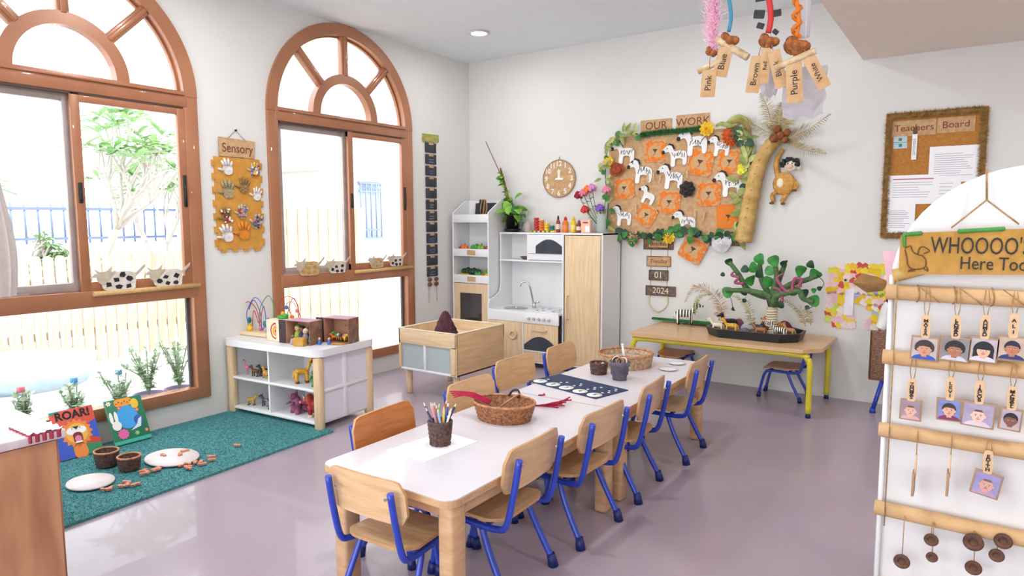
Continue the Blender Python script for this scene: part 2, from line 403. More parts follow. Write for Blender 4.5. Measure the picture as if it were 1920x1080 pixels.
gw = thing('garden_wall', 'white garden wall with dark railings beyond the picket fence', 'wall', (-6.5, 0, G))
ob('wall_block', MB().b2((-.15, -9, 0), (0, .9, 1.05)), BW, gw)
rail = MB()
for k in range(58): rail.cyl((-.07, -8.6+k*.16, 1.05), (-.07, -8.6+k*.16, 1.62), .016, n=6)
rail.b2((-.09, -8.7, 1.1), (-.05, .7, 1.14)); rail.b2((-.09, -8.7, 1.52), (-.05, .7, 1.56))
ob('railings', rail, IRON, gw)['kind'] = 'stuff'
o = ob('bench', MB().rbox((0, 0, .62), (.5, 2.3, .16), .02).rbox((0, -1.0, .3), (.4, .1, .55), .01).rbox((0, 1.0, .3), (.4, .1, .55), .01), mat('bench_blue', '#8fa6c8', .6), None, (-5.4, -3.4, G))
tag(o, 'blue grey bench beyond the picket fence', 'bench')
# frangipani trees
def tree(x, y, s, seed, label):
    random.seed(seed); t = thing('frangipani_tree', label, 'tree', (x, y, G)); b = MB(); tips = []
    def br(p, d, L, r, k):
        q = p+d*L; mid = (p+q)/2+Vector([random.uniform(-.05, .05)*L for _ in range(3)])
        b.tube(spline([p, mid, q], 3), [r*(1-.3*i/6) for i in range(7)], 6)
        if k == 0: tips.append((q, d)); return
        for _ in range(3 if k > 1 else 2):
            nd = (d+Vector([random.uniform(-.75, .75), random.uniform(-.75, .75), random.uniform(-.15, .5)])).normalized()
            br(q, nd, L*random.uniform(.65, .85), r*.66, k-1)
    br(Vector((0, 0, 0)), Vector((.05, .1, 1)).normalized(), .8*s, .06, 4)
    ob('branches', b, mat('pale_bark', '#d3ccc4', .8, bump=.2), t)
    f = MB()
    for q, d in tips:
        for k in range(7):
            a = 2*PI*k/7+random.random(); L = random.uniform(.16, .3)*s; dd = (d*.5+Vector((math.cos(a), math.sin(a), random.uniform(-.3, .5)))).normalized()
            sd = dd.cross(Vector((0, 0, 1))).normalized()*.035*s; dn = Vector((0, 0, -.03))
            f.add([q, q+dd*L*.4+sd, q+dd*L*.4+dn*.2, q+dd*L*.4-sd, q+dd*L*.8+sd*.8+dn, q+dd*L*.8-sd*.8+dn, q+dd*L+dn*2], [(0, 1, 2), (0, 2, 3), (1, 4, 6, 2), (2, 6, 5, 3)], 0)
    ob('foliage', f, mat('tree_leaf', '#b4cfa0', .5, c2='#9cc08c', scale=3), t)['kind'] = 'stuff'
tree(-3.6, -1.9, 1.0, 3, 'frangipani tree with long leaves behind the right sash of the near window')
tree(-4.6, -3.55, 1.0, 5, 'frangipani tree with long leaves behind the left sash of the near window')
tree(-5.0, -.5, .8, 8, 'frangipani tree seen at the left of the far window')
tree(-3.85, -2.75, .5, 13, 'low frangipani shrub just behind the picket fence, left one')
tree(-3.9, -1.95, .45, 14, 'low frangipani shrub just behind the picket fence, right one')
# potted plants and bottle planters outside the glass
BOT = glass('bottle_plastic', (.93, .95, .97, 1), .1)
def plant(name, x, y, h, seed, label, potc, bottle=False, bush=.1, red=False):
    random.seed(seed); t = thing(name, label, 'plant', (x, y, G), 0)
    if bottle:
        ob('bottle', MB().lathe([(.0, 0), (.06, .0), (.062, .2), (.06, .24), (.02, .3), (.018, .34)], 20), BOT, t)
        ob('cap', MB().lathe([(.0, .37), (.022, .37), (.022, .34), (0, .34)], 16), mat('cap_blue', '#4e93d6', .4) if not red else mat('cap_red', '#d76a78', .4), t)
    else:
        ob('pot', MB().lathe([(0, 0), (.07, 0), (.095, .12), (.105, .12), (.105, .15), (.09, .15), (.085, .13), (0, .13)], 24), potc, t)
    s = MB(); f = MB()
    z0 = .04 if bottle else .13
    for k in range(14):
        a = random.random()*6.3; r = random.uniform(.2, 1)*bush; tp = Vector((r*math.cos(a), r*math.sin(a), z0+h*random.uniform(.55, 1)))
        P = spline([(0, 0, z0), (r*.3*math.cos(a), r*.3*math.sin(a), z0+h*.4), tp], 4); s.tube(P, .004, 5)
        for p in P[2:]:
            for _ in range(3):
                dd = Vector((random.uniform(-1, 1), random.uniform(-1, 1), random.uniform(-.2, .8))).normalized()*random.uniform(.035, .06); sd = dd.cross(Vector((0, 0, 1))).normalized()*.014
                f.add([p, p+dd*.5+sd, p+dd, p+dd*.5-sd], [(0, 1, 2, 3)], 0)
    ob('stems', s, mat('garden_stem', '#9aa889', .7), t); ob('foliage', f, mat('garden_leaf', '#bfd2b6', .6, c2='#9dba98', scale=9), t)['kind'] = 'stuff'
PPOT = mat('plum_pot', '#7d6b8e', .6)
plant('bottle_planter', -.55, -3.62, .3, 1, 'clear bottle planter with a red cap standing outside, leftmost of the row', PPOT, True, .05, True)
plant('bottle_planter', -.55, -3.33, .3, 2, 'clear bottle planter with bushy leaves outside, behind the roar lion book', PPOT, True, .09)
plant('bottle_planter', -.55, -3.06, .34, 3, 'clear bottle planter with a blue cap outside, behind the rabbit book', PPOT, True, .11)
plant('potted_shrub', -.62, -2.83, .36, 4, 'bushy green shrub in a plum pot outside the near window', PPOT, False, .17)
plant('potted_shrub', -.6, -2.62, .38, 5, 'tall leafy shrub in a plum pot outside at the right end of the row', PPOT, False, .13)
def grass(x, y):
    random.seed(11); f = MB()
    for k in range(34):
        a = random.random()*6.3; r = random.uniform(.05, .3); h = random.uniform(.2, .5)
        f.tube(spline([(.02*math.cos(a), .02*math.sin(a), 0), (r*.4*math.cos(a), r*.4*math.sin(a), h*.7), (r*math.cos(a), r*math.sin(a), h)], 4), [.005]*8+[.001], 4)
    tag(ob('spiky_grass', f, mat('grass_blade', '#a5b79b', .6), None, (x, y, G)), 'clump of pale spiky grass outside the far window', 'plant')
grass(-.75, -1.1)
o = ob('garden_tub', MB().lathe([(0, 0), (.42, 0), (.5, .22), (.46, .22), (.4, .05), (0, .05)], 28), mat('tub_teal', '#b5cdd2', .6), None, (-2.35, -2.95, G))
tag(o, 'teal plastic play tub on the ground outside, at far left', 'tub')
# ---------------------------------------------------------------- furniture
def rounded_slab(w, d, h, r, zc): return MB().prism(rr(w, d, r), h, -(zc-h/2) if False else -(zc+h/2)+h, ax='z')
def slab(m, w, d, z0, z1, r=.03, mi=0, cx=0, cy=0, T=None):
    # horizontal rounded slab between z0 and z1
    return m.prism(rr(w, d, r, 5, cx, cy), z1-z0, -z0, mi, T, ax='z')
# --- little chair: front faces local +Y
def make_chair(name='child_chair', s=1.0, ply=PLY, cat='chair'):
    t = thing(name, '', cat); sh = .27
    seat = MB()
    def sf(u, v):
        x = (u-.5)*(.33-.05*v); y = -.15+.32*v
        z = sh+.012+.012*(abs(u-.5)*2)**2-.02*max(0, v-.8)**2*20+.012*max(0, .25-v)*4
        return x, y, z
    O = rr(1, 1, .22, 6)
    top = []; bot = []
    for a, b in O:
        p = sf(a+.5, b+.5); top.append(p); bot.append((p[0], p[1], p[2]-.012))
    n = len(O); cz = sf(.5, .5)
    seat.add(top+[cz], [(i, (i+1) % n, n) for i in range(n)], 0); seat.add(bot+[(cz[0], cz[1], cz[2]-.012)], [((i+1) % n, i, n) for i in range(n)], 0)
    seat.add(top+bot, [(i+n, (i+1) % n+n, (i+1) % n, i) for i in range(n)], 1)
    ob('seat', seat, [ply, EDGE], t)
    bk = MB(); O = rr(.37, .165, .045, 6)
    f = []; r_ = []
    for a, b in O:
        y = -.205-.13*b+.10*(a*a)*2.2*-1+.004
        f.append((a, y+.010, .475+b)); r_.append((a, y, .475+b))
    n = len(O); c0 = (0, -.2, .475)
    bk.grid(lambda u, v: ((u-.5)*.33, -.195-.13*(v-.5)*.165-.22*((u-.5)*.33)**2, .475+(v-.5)*.165), 2, 2, 0) if False else None
    # panel as strips across the width so that it curves
    N = 16; fr = []; bb = []
    hw = .185
    for i in range(N+1):
        a = -hw+2*hw*i/N; e = max(0, abs(a)-(hw-.045)); dz = .0825-(.045-math.sqrt(max(0, .045**2-e**2)))
        y0 = -.190+.315*a*a
        for q in (1, -1):
            zz = .48+q*dz; yy = y0-.14*(zz-.48)
            fr.append((a, yy+.011, zz)); bb.append((a, yy, zz))
    m = N+1; V = fr+bb; o = 2*m
    F = [(2*i, 2*i+2, 2*i+3, 2*i+1) for i in range(N)]; B = [(o+2*i, o+2*i+1, o+2*i+3, o+2*i+2) for i in range(N)]
    E_ = [(2*i, o+2*i, o+2*i+2, 2*i+2) for i in range(N)]+[(2*i+1, 2*i+3, o+2*i+3, o+2*i+1) for i in range(N)]+[(0, 1, o+1, o), (2*N, o+2*N, o+2*N+1, 2*N+1)]
    bk.add(V, F+B, 0); bk.add(V, E_, 1); ob('backrest', bk, [ply, EDGE], t)
    R = .0125
    for sd in (-1, 1):
        # side rail runs under the seat, bends down into the front leg and up into the back post
        P = [(sd*.15, -.218, .53), (sd*.152, -.195, .40), (sd*.153, -.165, .285), (sd*.15, -.125, .262), (sd*.145, -.05, .258), (sd*.135, .08, .258), (sd*.13, .125, .248), (sd*.13, .15, .21)]
        ob('side_rail', MB().tube(spline(P, 5), R, 10), BLUE, t)
        fl = ob('leg', MB().tube(spline([(sd*.13, .148, .215), (sd*.128, .165, .15), (sd*.125, .19, .03)], 4), R, 10), BLUE, t)
        ob('rubber_foot', MB().cyl((sd*.125, .187, .045), (sd*.124, .194, .0), .0165, .02, 12), BLUED, fl)
        rl = ob('leg', MB().tube(spline([(sd*.147, -.06, .25), (sd*.152, -.075, .215), (sd*.158, -.11, .14), (sd*.163, -.17, .03)], 4), R, 10), BLUE, t)
        ob('rubber_foot', MB().cyl((sd*.162, -.165, .05), (sd*.165, -.176, .0), .0165, .021, 12), BLUED, rl)
        ob('screw', MB().cyl((sd*.12, -.214, .50), (sd*.12, -.206, .50), .006, .005, 8), CH, t)
    ob('cross_bar', MB().cyl((-.13, .1, .252), (.13, .1, .252), .009, n=8).cyl((-.145, -.06, .252), (.145, -.06, .252), .009, n=8), BLUE, t)
    t.scale = (s, s, s)
    return t
chair = make_chair()
def place(x, y, deg, label, first=False, g='blue tubed chairs around the long table', s=.97, ply=None):
    c = chair if first else dup(chair)
    c.location = (x, y, 0); c.rotation_euler = (0, 0, math.radians(deg)); c['label'] = label; c['group'] = g; c.scale = (s, s, s)
    if ply:
        for ch in c.children:
            if ch.name.split('.')[0] in ('seat', 'backrest'):
                ch.data = ch.data.copy(); ch.data.materials[0] = ply
    return c
# right-hand row: front faces -X (rotate +90)
place(2.72, -3.28, 92, 'blue framed chair on the right side nearest the camera, behind the pencil cup', True)
place(2.745, -2.78, 88, 'blue framed chair on the right side, second from the near end of the table')
place(2.735, -2.27, 95, 'blue framed chair on the right side, third from the near end, beside the grey pot')
place(2.745, -1.66, 93, 'blue framed chair on the right side at the far end by the white plates')
place(2.38, -3.30, -86, 'orange brown backed chair on the left side of the table nearest the camera', ply=PLYD)
place(2.36, -2.72, -90, 'pale backed chair on the left side of the table behind the oval basket')
place(2.24, -2.18, -92, 'pale backed chair on the left side beside the sand table and blue mat')
place(2.26, -1.70, -88, 'pale backed chair on the left side farthest from the camera, before the oven')
place(2.575, -3.60, 2, 'blue framed chair at the near short end of the long table', s=.9)
YC = 'low chairs pushed under the yellow table'
place(2.16, .0, 180, 'small low chair under the left end of the yellow table', g=YC, s=.8, ply=PLYD)
place(3.02, -.06, 90, 'small low chair under the right end of the yellow table', g=YC, s=.8, ply=PLYD)

# --- the two long tables
TOPW = mat('table_laminate', '#d8d2d8', .3, var=.01, coat=.2)
def long_table(y0, y1, label):
    t = thing('activity_table', label, 'table', (2.57, (y0+y1)/2, 0), 0, 'two low tables joined end to end')
    L = y1-y0; W = .60
    m = MB(); slab(m, W, L-.004, .425, .447, .045); tp = ob('tabletop_board', m, EDGEW, t)
    m = MB(); slab(m, W-.004, L-.008, .447, .45, .045); ob('laminate', m, TOPW, tp)
    for sx in (-1, 1):
        ob('apron', MB().rbox((sx*(W/2-.05), 0, .395), (.02, L-.2, .06), .003), EDGEW, t)
        for sy in (-1, 1):
            ob('leg', MB().rbox((sx*(W/2-.055), sy*(L/2-.075), .2125), (.06, .075, .425), .012), EDGEW, t)
    for sy in (-1, 1): ob('apron', MB().rbox((0, sy*(L/2-.07), .395), (W-.16, .02, .06), .003), EDGEW, t)
    return t
EDGEW = mat('table_beech', '#d0a883', .5, c2='#c0946c', scale=5, stretch=(2, 2, 8))
long_table(-3.695, -2.49, 'low birch table with pale top, near half, under the pencil cup and oval basket')
long_table(-2.487, -1.285, 'low birch table with pale top, far half, under the blue mat and round tray')

# --- yellow legged table by the back wall
YT = mat('yellow_steel', '#d8c62a', .35, coat=.4)
t = thing('yellow_legged_table', 'long wooden table with yellow tubular legs against the back wall', 'table', (2.66, -.25, 0))
m = MB(); P = [(-.72, -.32), (.50, -.32), (.66, -.20), (.66, .33), (-.72, .33)]
m.prism([(-.61, -.33), (.58, -.33), (.68, -.21), (.68, .32), (.64, .335), (-.64, .335), (-.66, .3), (-.66, -.29)], .026, -.43, 0, None, 'z'); ob('tabletop', m, mat('yellow_table_top', '#d9b389', .4, c2='#cda274', stretch=(1, 8, 8), scale=4, coat=.2), t)
for y in (-.29, .30):
    x1 = .62 if y < 0 else .63
    Q = [(-.63, y, 0.03), (-.63, y, .34), (-.615, y, .385), (-.57, y, .41), (0, y, .412), (x1-.08, y, .412), (x1-.02, y, .39), (x1, y, .34), (x1, y, 0.03)]
    lg = ob('leg_frame', MB().tube(spline(Q, 6), .019, 12), YT, t)
    for x in (-.63, x1): ob('foot_cap', MB().cyl((x, y, 0), (x, y, .035), .017, .014, 12), BLUED, lg)
for x in (-.5, .5): ob('cross_rail', MB().b2((x-.012, -.29, .405), (x+.012, .30, .43)), YT, t)
ob('wing_bolt', MB().cyl((-.25, -.28, .385), (-.25, -.28, .41), .008, n=8), CH, t)

# --- white toy shelf with rounded top
t = thing('toy_shelf', 'white toy shelf unit with birch corner posts standing on the edge of the rug', 'shelf', (-.005, -2.62, 0), math.radians(4))
L, D, H = .88, .50, .515
m = MB(); slab(m, L+.03, D+.03, H-.045, H, .07, 0, L/2, D/2); ob('top', m, WHITE, t)
for x in (.03, L-.03):
    for y in (.03, D-.03): ob('leg', MB().rbox((x, y, (H-.045)/2), (.055, .055, H-.045), .018), WOODL, t)
for z in (.045, .25): ob('shelf_board', MB().rbox((L/2, D/2, z), (L-.06, D-.03, .016), .003), WHITE, t)
ob('divider', MB().b2((L*.46-.007, .02, .053), (L*.46+.007, D-.02, H-.045)), WHITE, t)
ob('centre_panel', MB().b2((.05, D*.62, .05), (L-.06, D*.62+.012, H-.05)), WHITE, t)
ob('end_panel', MB().b2((L-.035, .05, .05), (L-.022, D-.05, H-.05)), mat('frosted_panel', '#ded9e2', .5, var=.01), t)
ob('end_frame', MB().rbox((L-.018, D/2, .25), (.014, D-.1, .018), .003).rbox((L-.018, D*.48, .26), (.012, .03, .42), .003), WHITE, t)
ob('end_panel', MB().b2((.022, .05, .05), (.035, D-.05, H-.05)), WHITE, t)

# --- sand table on legs
FR = frost('frosted_acrylic', '#dfe8ea', .12)
t = thing('sand_table', 'birch play tray table with frosted side panels on short round legs', 'table', (.60, -1.585, 0))
L, D, z0, z1 = .56, .585, .19, .50
ob('tray_wall', MB().rbox((L/2, .009, .445), (L, .018, .11), .005), WOODX, t); ob('tray_wall', MB().rbox((L/2, D-.009, .445), (L, .018, .11), .005), WOODX, t)
ob('tray_wall', MB().rbox((.009, D/2, .445), (.018, D, .11), .005), WOODL, t); ob('side_board', MB().rbox((L-.009, D/2, .345), (.018, D, .31), .006), mat('birch_side', '#dcb990', .45, c2='#cda77b', scale=6, stretch=(9, .8, 9)), t)
ob('tray_floor', MB().b2((.015, .015, .41), (L-.015, D-.015, .422)), WOODX, t)
ob('tray_rim', MB().rbox((L/2, .009, .501), (L+.006, .022, .006), .002).rbox((L/2, D-.009, .501), (L+.006, .022, .006), .002).rbox((.009, D/2, .501), (.022, D, .006), .002).rbox((L-.009, D/2, .501), (.022, D, .006), .002), CREAM, t)
ob('base_board', MB().rbox((L/2, D/2, .20), (L, D, .016), .004), WHITE, t)
ob('corner_post', MB().rbox((.012, .012, .3), (.024, .024, .22), .005), WOODL, t); ob('corner_post', MB().rbox((L-.03, .014, .3), (.06, .028, .22), .01), WOODL, t)
ob('mullion', MB().rbox((L*.46, .012, .3), (.02, .02, .2), .003), WHITE, t)
for a, b in ((.024, L*.46-.01), (L*.46+.01, L-.06)): ob('frosted_panel', MB().b2((a, .012, .208), (b, .017, .392)), FR, t)
ob('rear_panel', MB().b2((.02, D-.02, .2), (L-.02, D-.012, .4)), WHITE, t); ob('side_panel', MB().b2((.008, .02, .2), (.014, D-.02, .4)), FR, t)
for x in (.05, L-.05):
    for y in (.06, D-.06): ob('leg', MB().lathe([(0, 0), (.02, 0), (.024, .01), (.024, .19), (0, .19)], 16, (x, y, 0)), WOODL, t)
def cone(u, v):
    a = u*2*PI; z = .17*v; r = (.075*(1-v)**.85+.013)*(1+.06*math.sin(7*a+v*9)+.05*math.sin(13*a-v*20)) if v < .999 else 0
    return (r*math.cos(a)+.0, r*math.sin(a), z if v < .999 else .172)
o = ob('volcano_cone', MB().grid(cone, 48, 22), mat('volcano_maroon', '#5a2a3a', .8, c2='#33151f', scale=25, bump=.5), None, (.88, -1.37, .422)); o.scale = (1.15, 1.15, 1.2)
tag(o, 'rough maroon model volcano standing in the tray of the sand table', 'model')

# --- market stall shelf
t = thing('market_stall', 'tall narrow white play market shelf in the corner left of the toy kitchen', 'shelf', (.03, -.255, 0))
Wd, D = .43, .26
SP = [(0, 0), (D, 0), (D, 1.49), (D-.06, 1.49), (0, 1.37)]
for x in (0, Wd-.014):
    m = MB(); v = [(x+q, y, z) for q in (0, .014) for y, z in SP]
    m.add(v, [(4, 3, 2, 1, 0), (5, 6, 7, 8, 9)]+[(i, (i+1) % 5, 5+(i+1) % 5, 5+i) for i in range(5)], 0, None, False); ob('side_panel', m, WHITE, t)
ob('back_panel', MB().b2((.014, D-.012, 0), (Wd-.014, D, 1.49)), WHITE, t)
zs = 0.265, 1.316; ZT = zs[1]
for nm, (yt, yb) in (('ledge', (404, 421)), ('ledge', (476, 492)), ('ledge', (531, 547))):
    a = (0.265, 1.345)
    pass
for za, zb, basket in ((1.355, 1.28, 0), (1.035, .965, 1), (.79, .715, 1)):
    ob('ledge_board', MB().rbox((Wd/2, .006, (za+zb)/2), (Wd-.026, .014, za-zb), .002), WHITE, t)
    ob('shelf_board', MB().b2((.014, .01, zb+.012), (Wd-.014, D-.01, zb+.024)), WHITE, t)
    if basket: ob('kraft_label', MB().rbox((Wd*.53, -.004, (za+zb)/2), (.095, .004, .046), .001), KRAFT, t)
ob('bottom_board', MB().b2((.014, .005, .05), (Wd-.014, D-.01, .064)), WHITE, t); ob('shelf_board', MB().b2((.014, .01, .30), (Wd-.014, D-.01, .312)), WHITE, t)
f = ob('cupboard_front', MB().prism([(.014, .065), (Wd-.014, .065), (Wd-.014, .70), (.014, .70)], .012, .0, 0) if False else MB().b2((.014, .0, .62), (Wd-.014, .012, .71)).b2((.014, 0, .30), (.085, .012, .62)).b2((Wd-.085, 0, .30), (Wd-.014, .012, .62)).b2((.014, 0, .065), (Wd-.014, .012, .33)), WOODL, t)
ob('clear_door', MB().b2((.085, .006, .33), (Wd-.085, .009, .62)), glass('smoked_acrylic', (.72, .70, .70, 1), .08), t)
o = ob('menu_blackboard', MB().rbox((0, 0, .065), (.27, .01, .13), .003), SLATE, None, (.265, -.03, 1.335), (-.12, 0, 0)); tag(o, 'small blackboard leaning inside the top of the market shelf', 'blackboard')

# --- toy kitchen
KX0, KX1, KX2 = .475, 1.25, 1.62
t = thing('toy_kitchen', 'white and birch toy kitchen with sink, oven and tall wardrobe cupboard', 'toy kitchen', (0, 0, 0))
SPK = [(-.30, .06), (.08, .06), (.08, 1.19), (-.10, 1.19), (-.10, .70), (-.12, .64), (-.19, .60), (-.27, .58), (-.30, .54)]
def sidep(x, P, tk=.014):
    m = MB(); n = len(P); v = [(x+q, y, z) for q in (0, tk) for y, z in P]
    return m.add(v, [tuple(range(n))[::-1], tuple(range(n, 2*n))]+[(i, (i+1) % n, n+(i+1) % n, n+i) for i in range(n)], 0, None, False)
ob('side_panel', sidep(KX0, SPK), WHITE, t)
ob('side_panel', MB().b2((KX2-.016, -.25, .05), (KX2, .09, 1.19)), WHITE, t)
ob('side_panel', MB().b2((KX1-.016, -.25, .05), (KX1, .09, 1.18)), WHITE, t)
ob('top_board', MB().b2((KX0, -.105, 1.176), (KX1, .09, 1.19)).b2((KX1-.016, -.255, 1.176), (KX2, .09, 1.19)), WHITE, t)
ob('back_panel', MB().b2((KX0, .08, .05), (KX2, .09, 1.18)), WHITE, t)
zu = 0.788, 0.938; zu = zu[1]
ob('upper_shelf', MB().b2((KX0, -.11, .925), (KX1-.01, .08, .94)), WHITE, t)
xd = 0.788, 1.073; xd = xd[0]
ob('divider', MB().b2((xd-.007, -.105, .94), (xd+.007, .08, 1.18)), WHITE, t)
mw = ob('microwave_door', MB().b2((xd+.01, -.112, .945), (KX1-.02, -.1, 1.172)), WHITE, t)
def arch_window(w, h, rise, cx, z, y, tk=.006):
    P = [(cx-w/2, z), (cx+w/2, z)]+[(cx+w/2-w*i/12, z+h-rise+rise*math.sin(PI*i/12)) for i in range(13)]
    return MB().prism(P, tk, y)
xm = (xd+KX1)/2
ob('window', arch_window(.27, .125, .06, xm-.002, 1.005, -.113), SLATE, mw)
ob('door_split', MB().b2((xd+.01, -.116, 1.0), (KX1-.02, -.111, 1.004)), GRY, mw)
ZC = .50
ob('worktop', MB().b2((KX0+.014, -.31, ZC-.016), (KX1-.016, .08, ZC)), WHITE, t)
ob('worktop_fascia', MB().b2((KX0+.014, -.315, ZC-.095), (.87, -.30, ZC-.016)), WHITE, t)
cp = ob('control_panel', MB().rbox((1.06, -.318, ZC-.055), (.37, .016, .085), .004), WHITE, t)
for k in range(5): ob('knob', MB().cyl((.945+k*.052, -.325, ZC-.056), (.945+k*.052, -.345, ZC-.056), .014, .011, 14), mat('knob_wood', '#cdb7ae', .5), cp)
hob = ob('hob', MB().rbox((1.06, -.15, ZC+.002), (.34, .26, .005), .002), WHITE, t)
for x, y in ((.97, -.08), (1.16, -.1), (1.0, -.22), (1.16, -.22)): ob('burner_ring', MB().tube([(x+.04*math.cos(a*PI/8), y+.03*math.sin(a*PI/8), ZC+.006) for a in range(16)], .004, 6, True), CH, hob)
sk = ob('sink_bowl', MB().lathe([(0, -.055), (.07, -.052), (.092, -.02), (.1, .0), (.115, .004), (.118, .0)], 32, (.70, -.17, ZC+.001), sx=1, sy=.85), CH, t)
tap = ob('tap', MB().tube(spline([(.83, -.06, ZC), (.815, -.07, ZC+.1), (.80, -.09, ZC+.2), (.77, -.1, ZC+.24), (.735, -.12, ZC+.235), (.72, -.125, ZC+.2)], 6), .009, 10).cyl((.83, -.06, ZC), (.83, -.06, ZC+.05), .02, .013), CH, t)
ob('tap_lever', MB().cyl((.83, -.06, ZC+.045), (.89, -.08, ZC+.06), .006, .008), CH, tap)
ob('plinth', MB().b2((KX0+.02, -.24, 0), (KX2-.02, .06, .05)), mat('dark_plinth', '#3a3236', .8), t)
ob('bottom_board', MB().b2((KX0, -.30, .05), (KX1, .08, .066)).b2((KX1-.016, -.25, .05), (KX2, .08, .066)), WHITE, t)
cd = ob('cupboard_door', MB().rbox((.675, -.305, .235), (.37, .014, .335), .003), WOODL, t)
ob('ring_handle', MB().tube([(.77+.033*math.cos(a*PI/10), -.322, .285+.033*math.sin(a*PI/10)) for a in range(20)], .011, 8, True).cyl((.77, -.312, .285), (.77, -.318, .285), .03), WOODL, cd)
ob('divider', MB().b2((.863, -.31, .06), (.877, .05, ZC-.09)), WHITE, t)
od = ob('oven_door', MB().rbox((1.055, -.305, .235), (.35, .014, .335), .003), WOODL, t)
ob('window', arch_window(.33, .125, .08, 1.055, .165, -.313), SLATE, od)
ob('door_split', MB().b2((.885, -.32, .155), (1.225, -.312, .163)), WHITE, od)
ob('bar_handle', MB().cyl((.985, -.335, .345), (1.125, -.335, .345), .007).cyl((.99, -.335, .345), (.99, -.312, .345), .005).cyl((1.12, -.335, .345), (1.12, -.312, .345), .005), WOODL, od)
wd = ob('wardrobe_door', MB().rbox(((KX1+KX2)/2, -.255, .62), (KX2-KX1-.036, .016, 1.1), .003), WOODL, t)
ob('bar_handle', MB().tube(spline([(1.30, -.263, .46), (1.30, -.285, .47), (1.30, -.29, .56), (1.30, -.285, .65), (1.30, -.263, .66)], 4), .007, 8), WOODL, wd)

# --- woven board on a blue legged stand, partly behind the name board
t = thing('woven_screen', 'brown woven panel on blue tubular legs by the back wall behind the name board', 'screen', (3.66, -.1, 0))
ob('woven_panel', MB().rbox((.02, 0, .385), (.2, .03, .33), .006), mat('woven_reed', '#a2795f', .8, c2='#5d3d33', scale=60, stretch=(1, 1, 3), bump=.5), t)
ob('panel_trim', MB().rbox((.02, -.002, .219), (.21, .036, .012), .003).rbox((-.083, -.002, .385), (.008, .036, .33), .003), BRN, t)
for s in (0, .11):
    ob('leg', MB().tube([(.0+s, 0, .23), (-.045+s, -.06, 0.02)], .014, 10).cyl((-.045+s, -.06, .03), (-.046+s, -.062, 0), .018, .02, 10), BLUE, t); 
ob('leg', MB().tube([(.05, .01, .23), (.05, .09, 0.01)], .014, 10), BLUE, t)
ob('bracket', MB().cyl((-.02, .01, .225), (.13, .01, .225), .012, n=8), BLUE, t)

# --- pine cupboard at lower left and its cloth
PINE = mat('knotty_pine', '#bd8866', .5, c2='#8f5a3e', kind='wave', scale=2.2, stretch=(3, 3, .6), bias=(.1, .8))
t = thing('pine_cupboard', 'low knotty pine cupboard with a pale top in the left foreground', 'cupboard', (1.12, -4.72, 0))
ob('body', MB().rbox((0, 0, .285), (.97, .95, .57), .004), PINE, t); ob('side_board', MB().b2((.478, -.33, .02), (.492, .465, .565)), PINE, t)
ob('top', MB().rbox((.005, 0, .585), (1.0, .985, .03), .004), mat('pale_pine_top', '#d9cdd0', .4, c2='#cbbcc0', stretch=(1, 5, 1), scale=4), t)
ob('top_groove', MB().b2((-.49, .25, .5995), (.49, .256, .6005)), GRY, t)
cl = MB(); random.seed(4)
cl.grid(lambda u, v: (u*.16, v*.10, .604+.01*math.sin(u*20)*math.sin(v*14)), 12, 8, 0)
cl.grid(lambda u, v: (.162+.006*math.sin(v*30), v*.10-.004, .606-.028*u), 2, 16, 1)
cl.grid(lambda u, v: (u*.162, -.003+.004*math.sin(u*40), .606-.0*v-.01*v), 16, 1, 1)
o = ob('lace_cloth', cl, [WHT, mat('red_trim', '#a8304c', .7)], None, (1.465, -4.335, 0)); tag(o, 'crumpled white cloth with red edging on the corner of the pine cupboard', 'cloth')
# --- rug
RUG = mat('rug_teal', '#579a9a', .95, c2='#3b7a7e', scale=60, bump=.6, bscale=220)
m = MB(); m.prism([(.03, -5.3), (1.08, -5.3), (.93, -2.5), (.0, -2.47)], .014, -.0, 0, None, 'z')
rug = ob('rug', m, RUG); tag(rug, 'teal green short pile carpet under the books along the near window', 'rug')
random.seed(5); p = MB()
mb = []
for k in range(42000):
    y = random.uniform(-4.6, -2.48); u = random.random(); xr = .93+(-2.5-y)*.0536; x = .03+(xr-.03)*u+ (random.random()-.5)*.01; h = random.uniform(.003, .007); a = random.random()*6.28; dx, dy = .002*math.cos(a), .002*math.sin(a)
    o = len(p.v); p.v += [(x-dx, y-dy, .013), (x+dx, y+dy, .013), (x+random.uniform(-.005, .005), y+random.uniform(-.005, .005), .014+h)]; p.f.append((o, o+1, o+2)); p.m.append(0); p.s.append(False)
ob('pile', p, RUG, rug, kind='stuff')
# ---------------------------------------------------------------- helpers for toys and baskets
def basket(name, label, x, y, z, r0, r1, h, mt, rim, cat='basket', sy=1, rz=0, group=None, weave=True, wall=.006):
    t = thing(name, label, cat, (x, y, z), rz, group); n = 48; m = MB()
    rows = max(4, int(h/.008))
    prof = []
    for i in range(rows+1):
        u = i/rows; prof.append((r0+(r1-r0)*u, h*u))
    vs = []; fs = []
    for i, (r, zz) in enumerate(prof):
        for j in range(n):
            a = 2*PI*j/n; q = r+(.0022*(1 if (i+j//2) % 2 else -1) if weave else 0); vs.append((q*math.cos(a), q*sy*math.sin(a), zz))
    for i in range(rows):
        for j in range(n): fs.append((i*n+j, i*n+(j+1) % n, (i+1)*n+(j+1) % n, (i+1)*n+j))
    m.add(vs, fs, 0)
    m.lathe([(r1-wall, h), (r0-wall, .006), (0, .006)], n, sy=sy, cap=False); m.lathe([(r0, 0), (0, .0)], n, sy=sy, cap=False)
    ob('basket_wall', m, mt, t)
    ob('rim', MB().tube([((r1-wall/2)*math.cos(2*PI*j/32), (r1-wall/2)*sy*math.sin(2*PI*j/32), h+.0005*(j % 2)) for j in range(32)], wall*.9, 7, True), rim, t)
    return t
TT = .4502
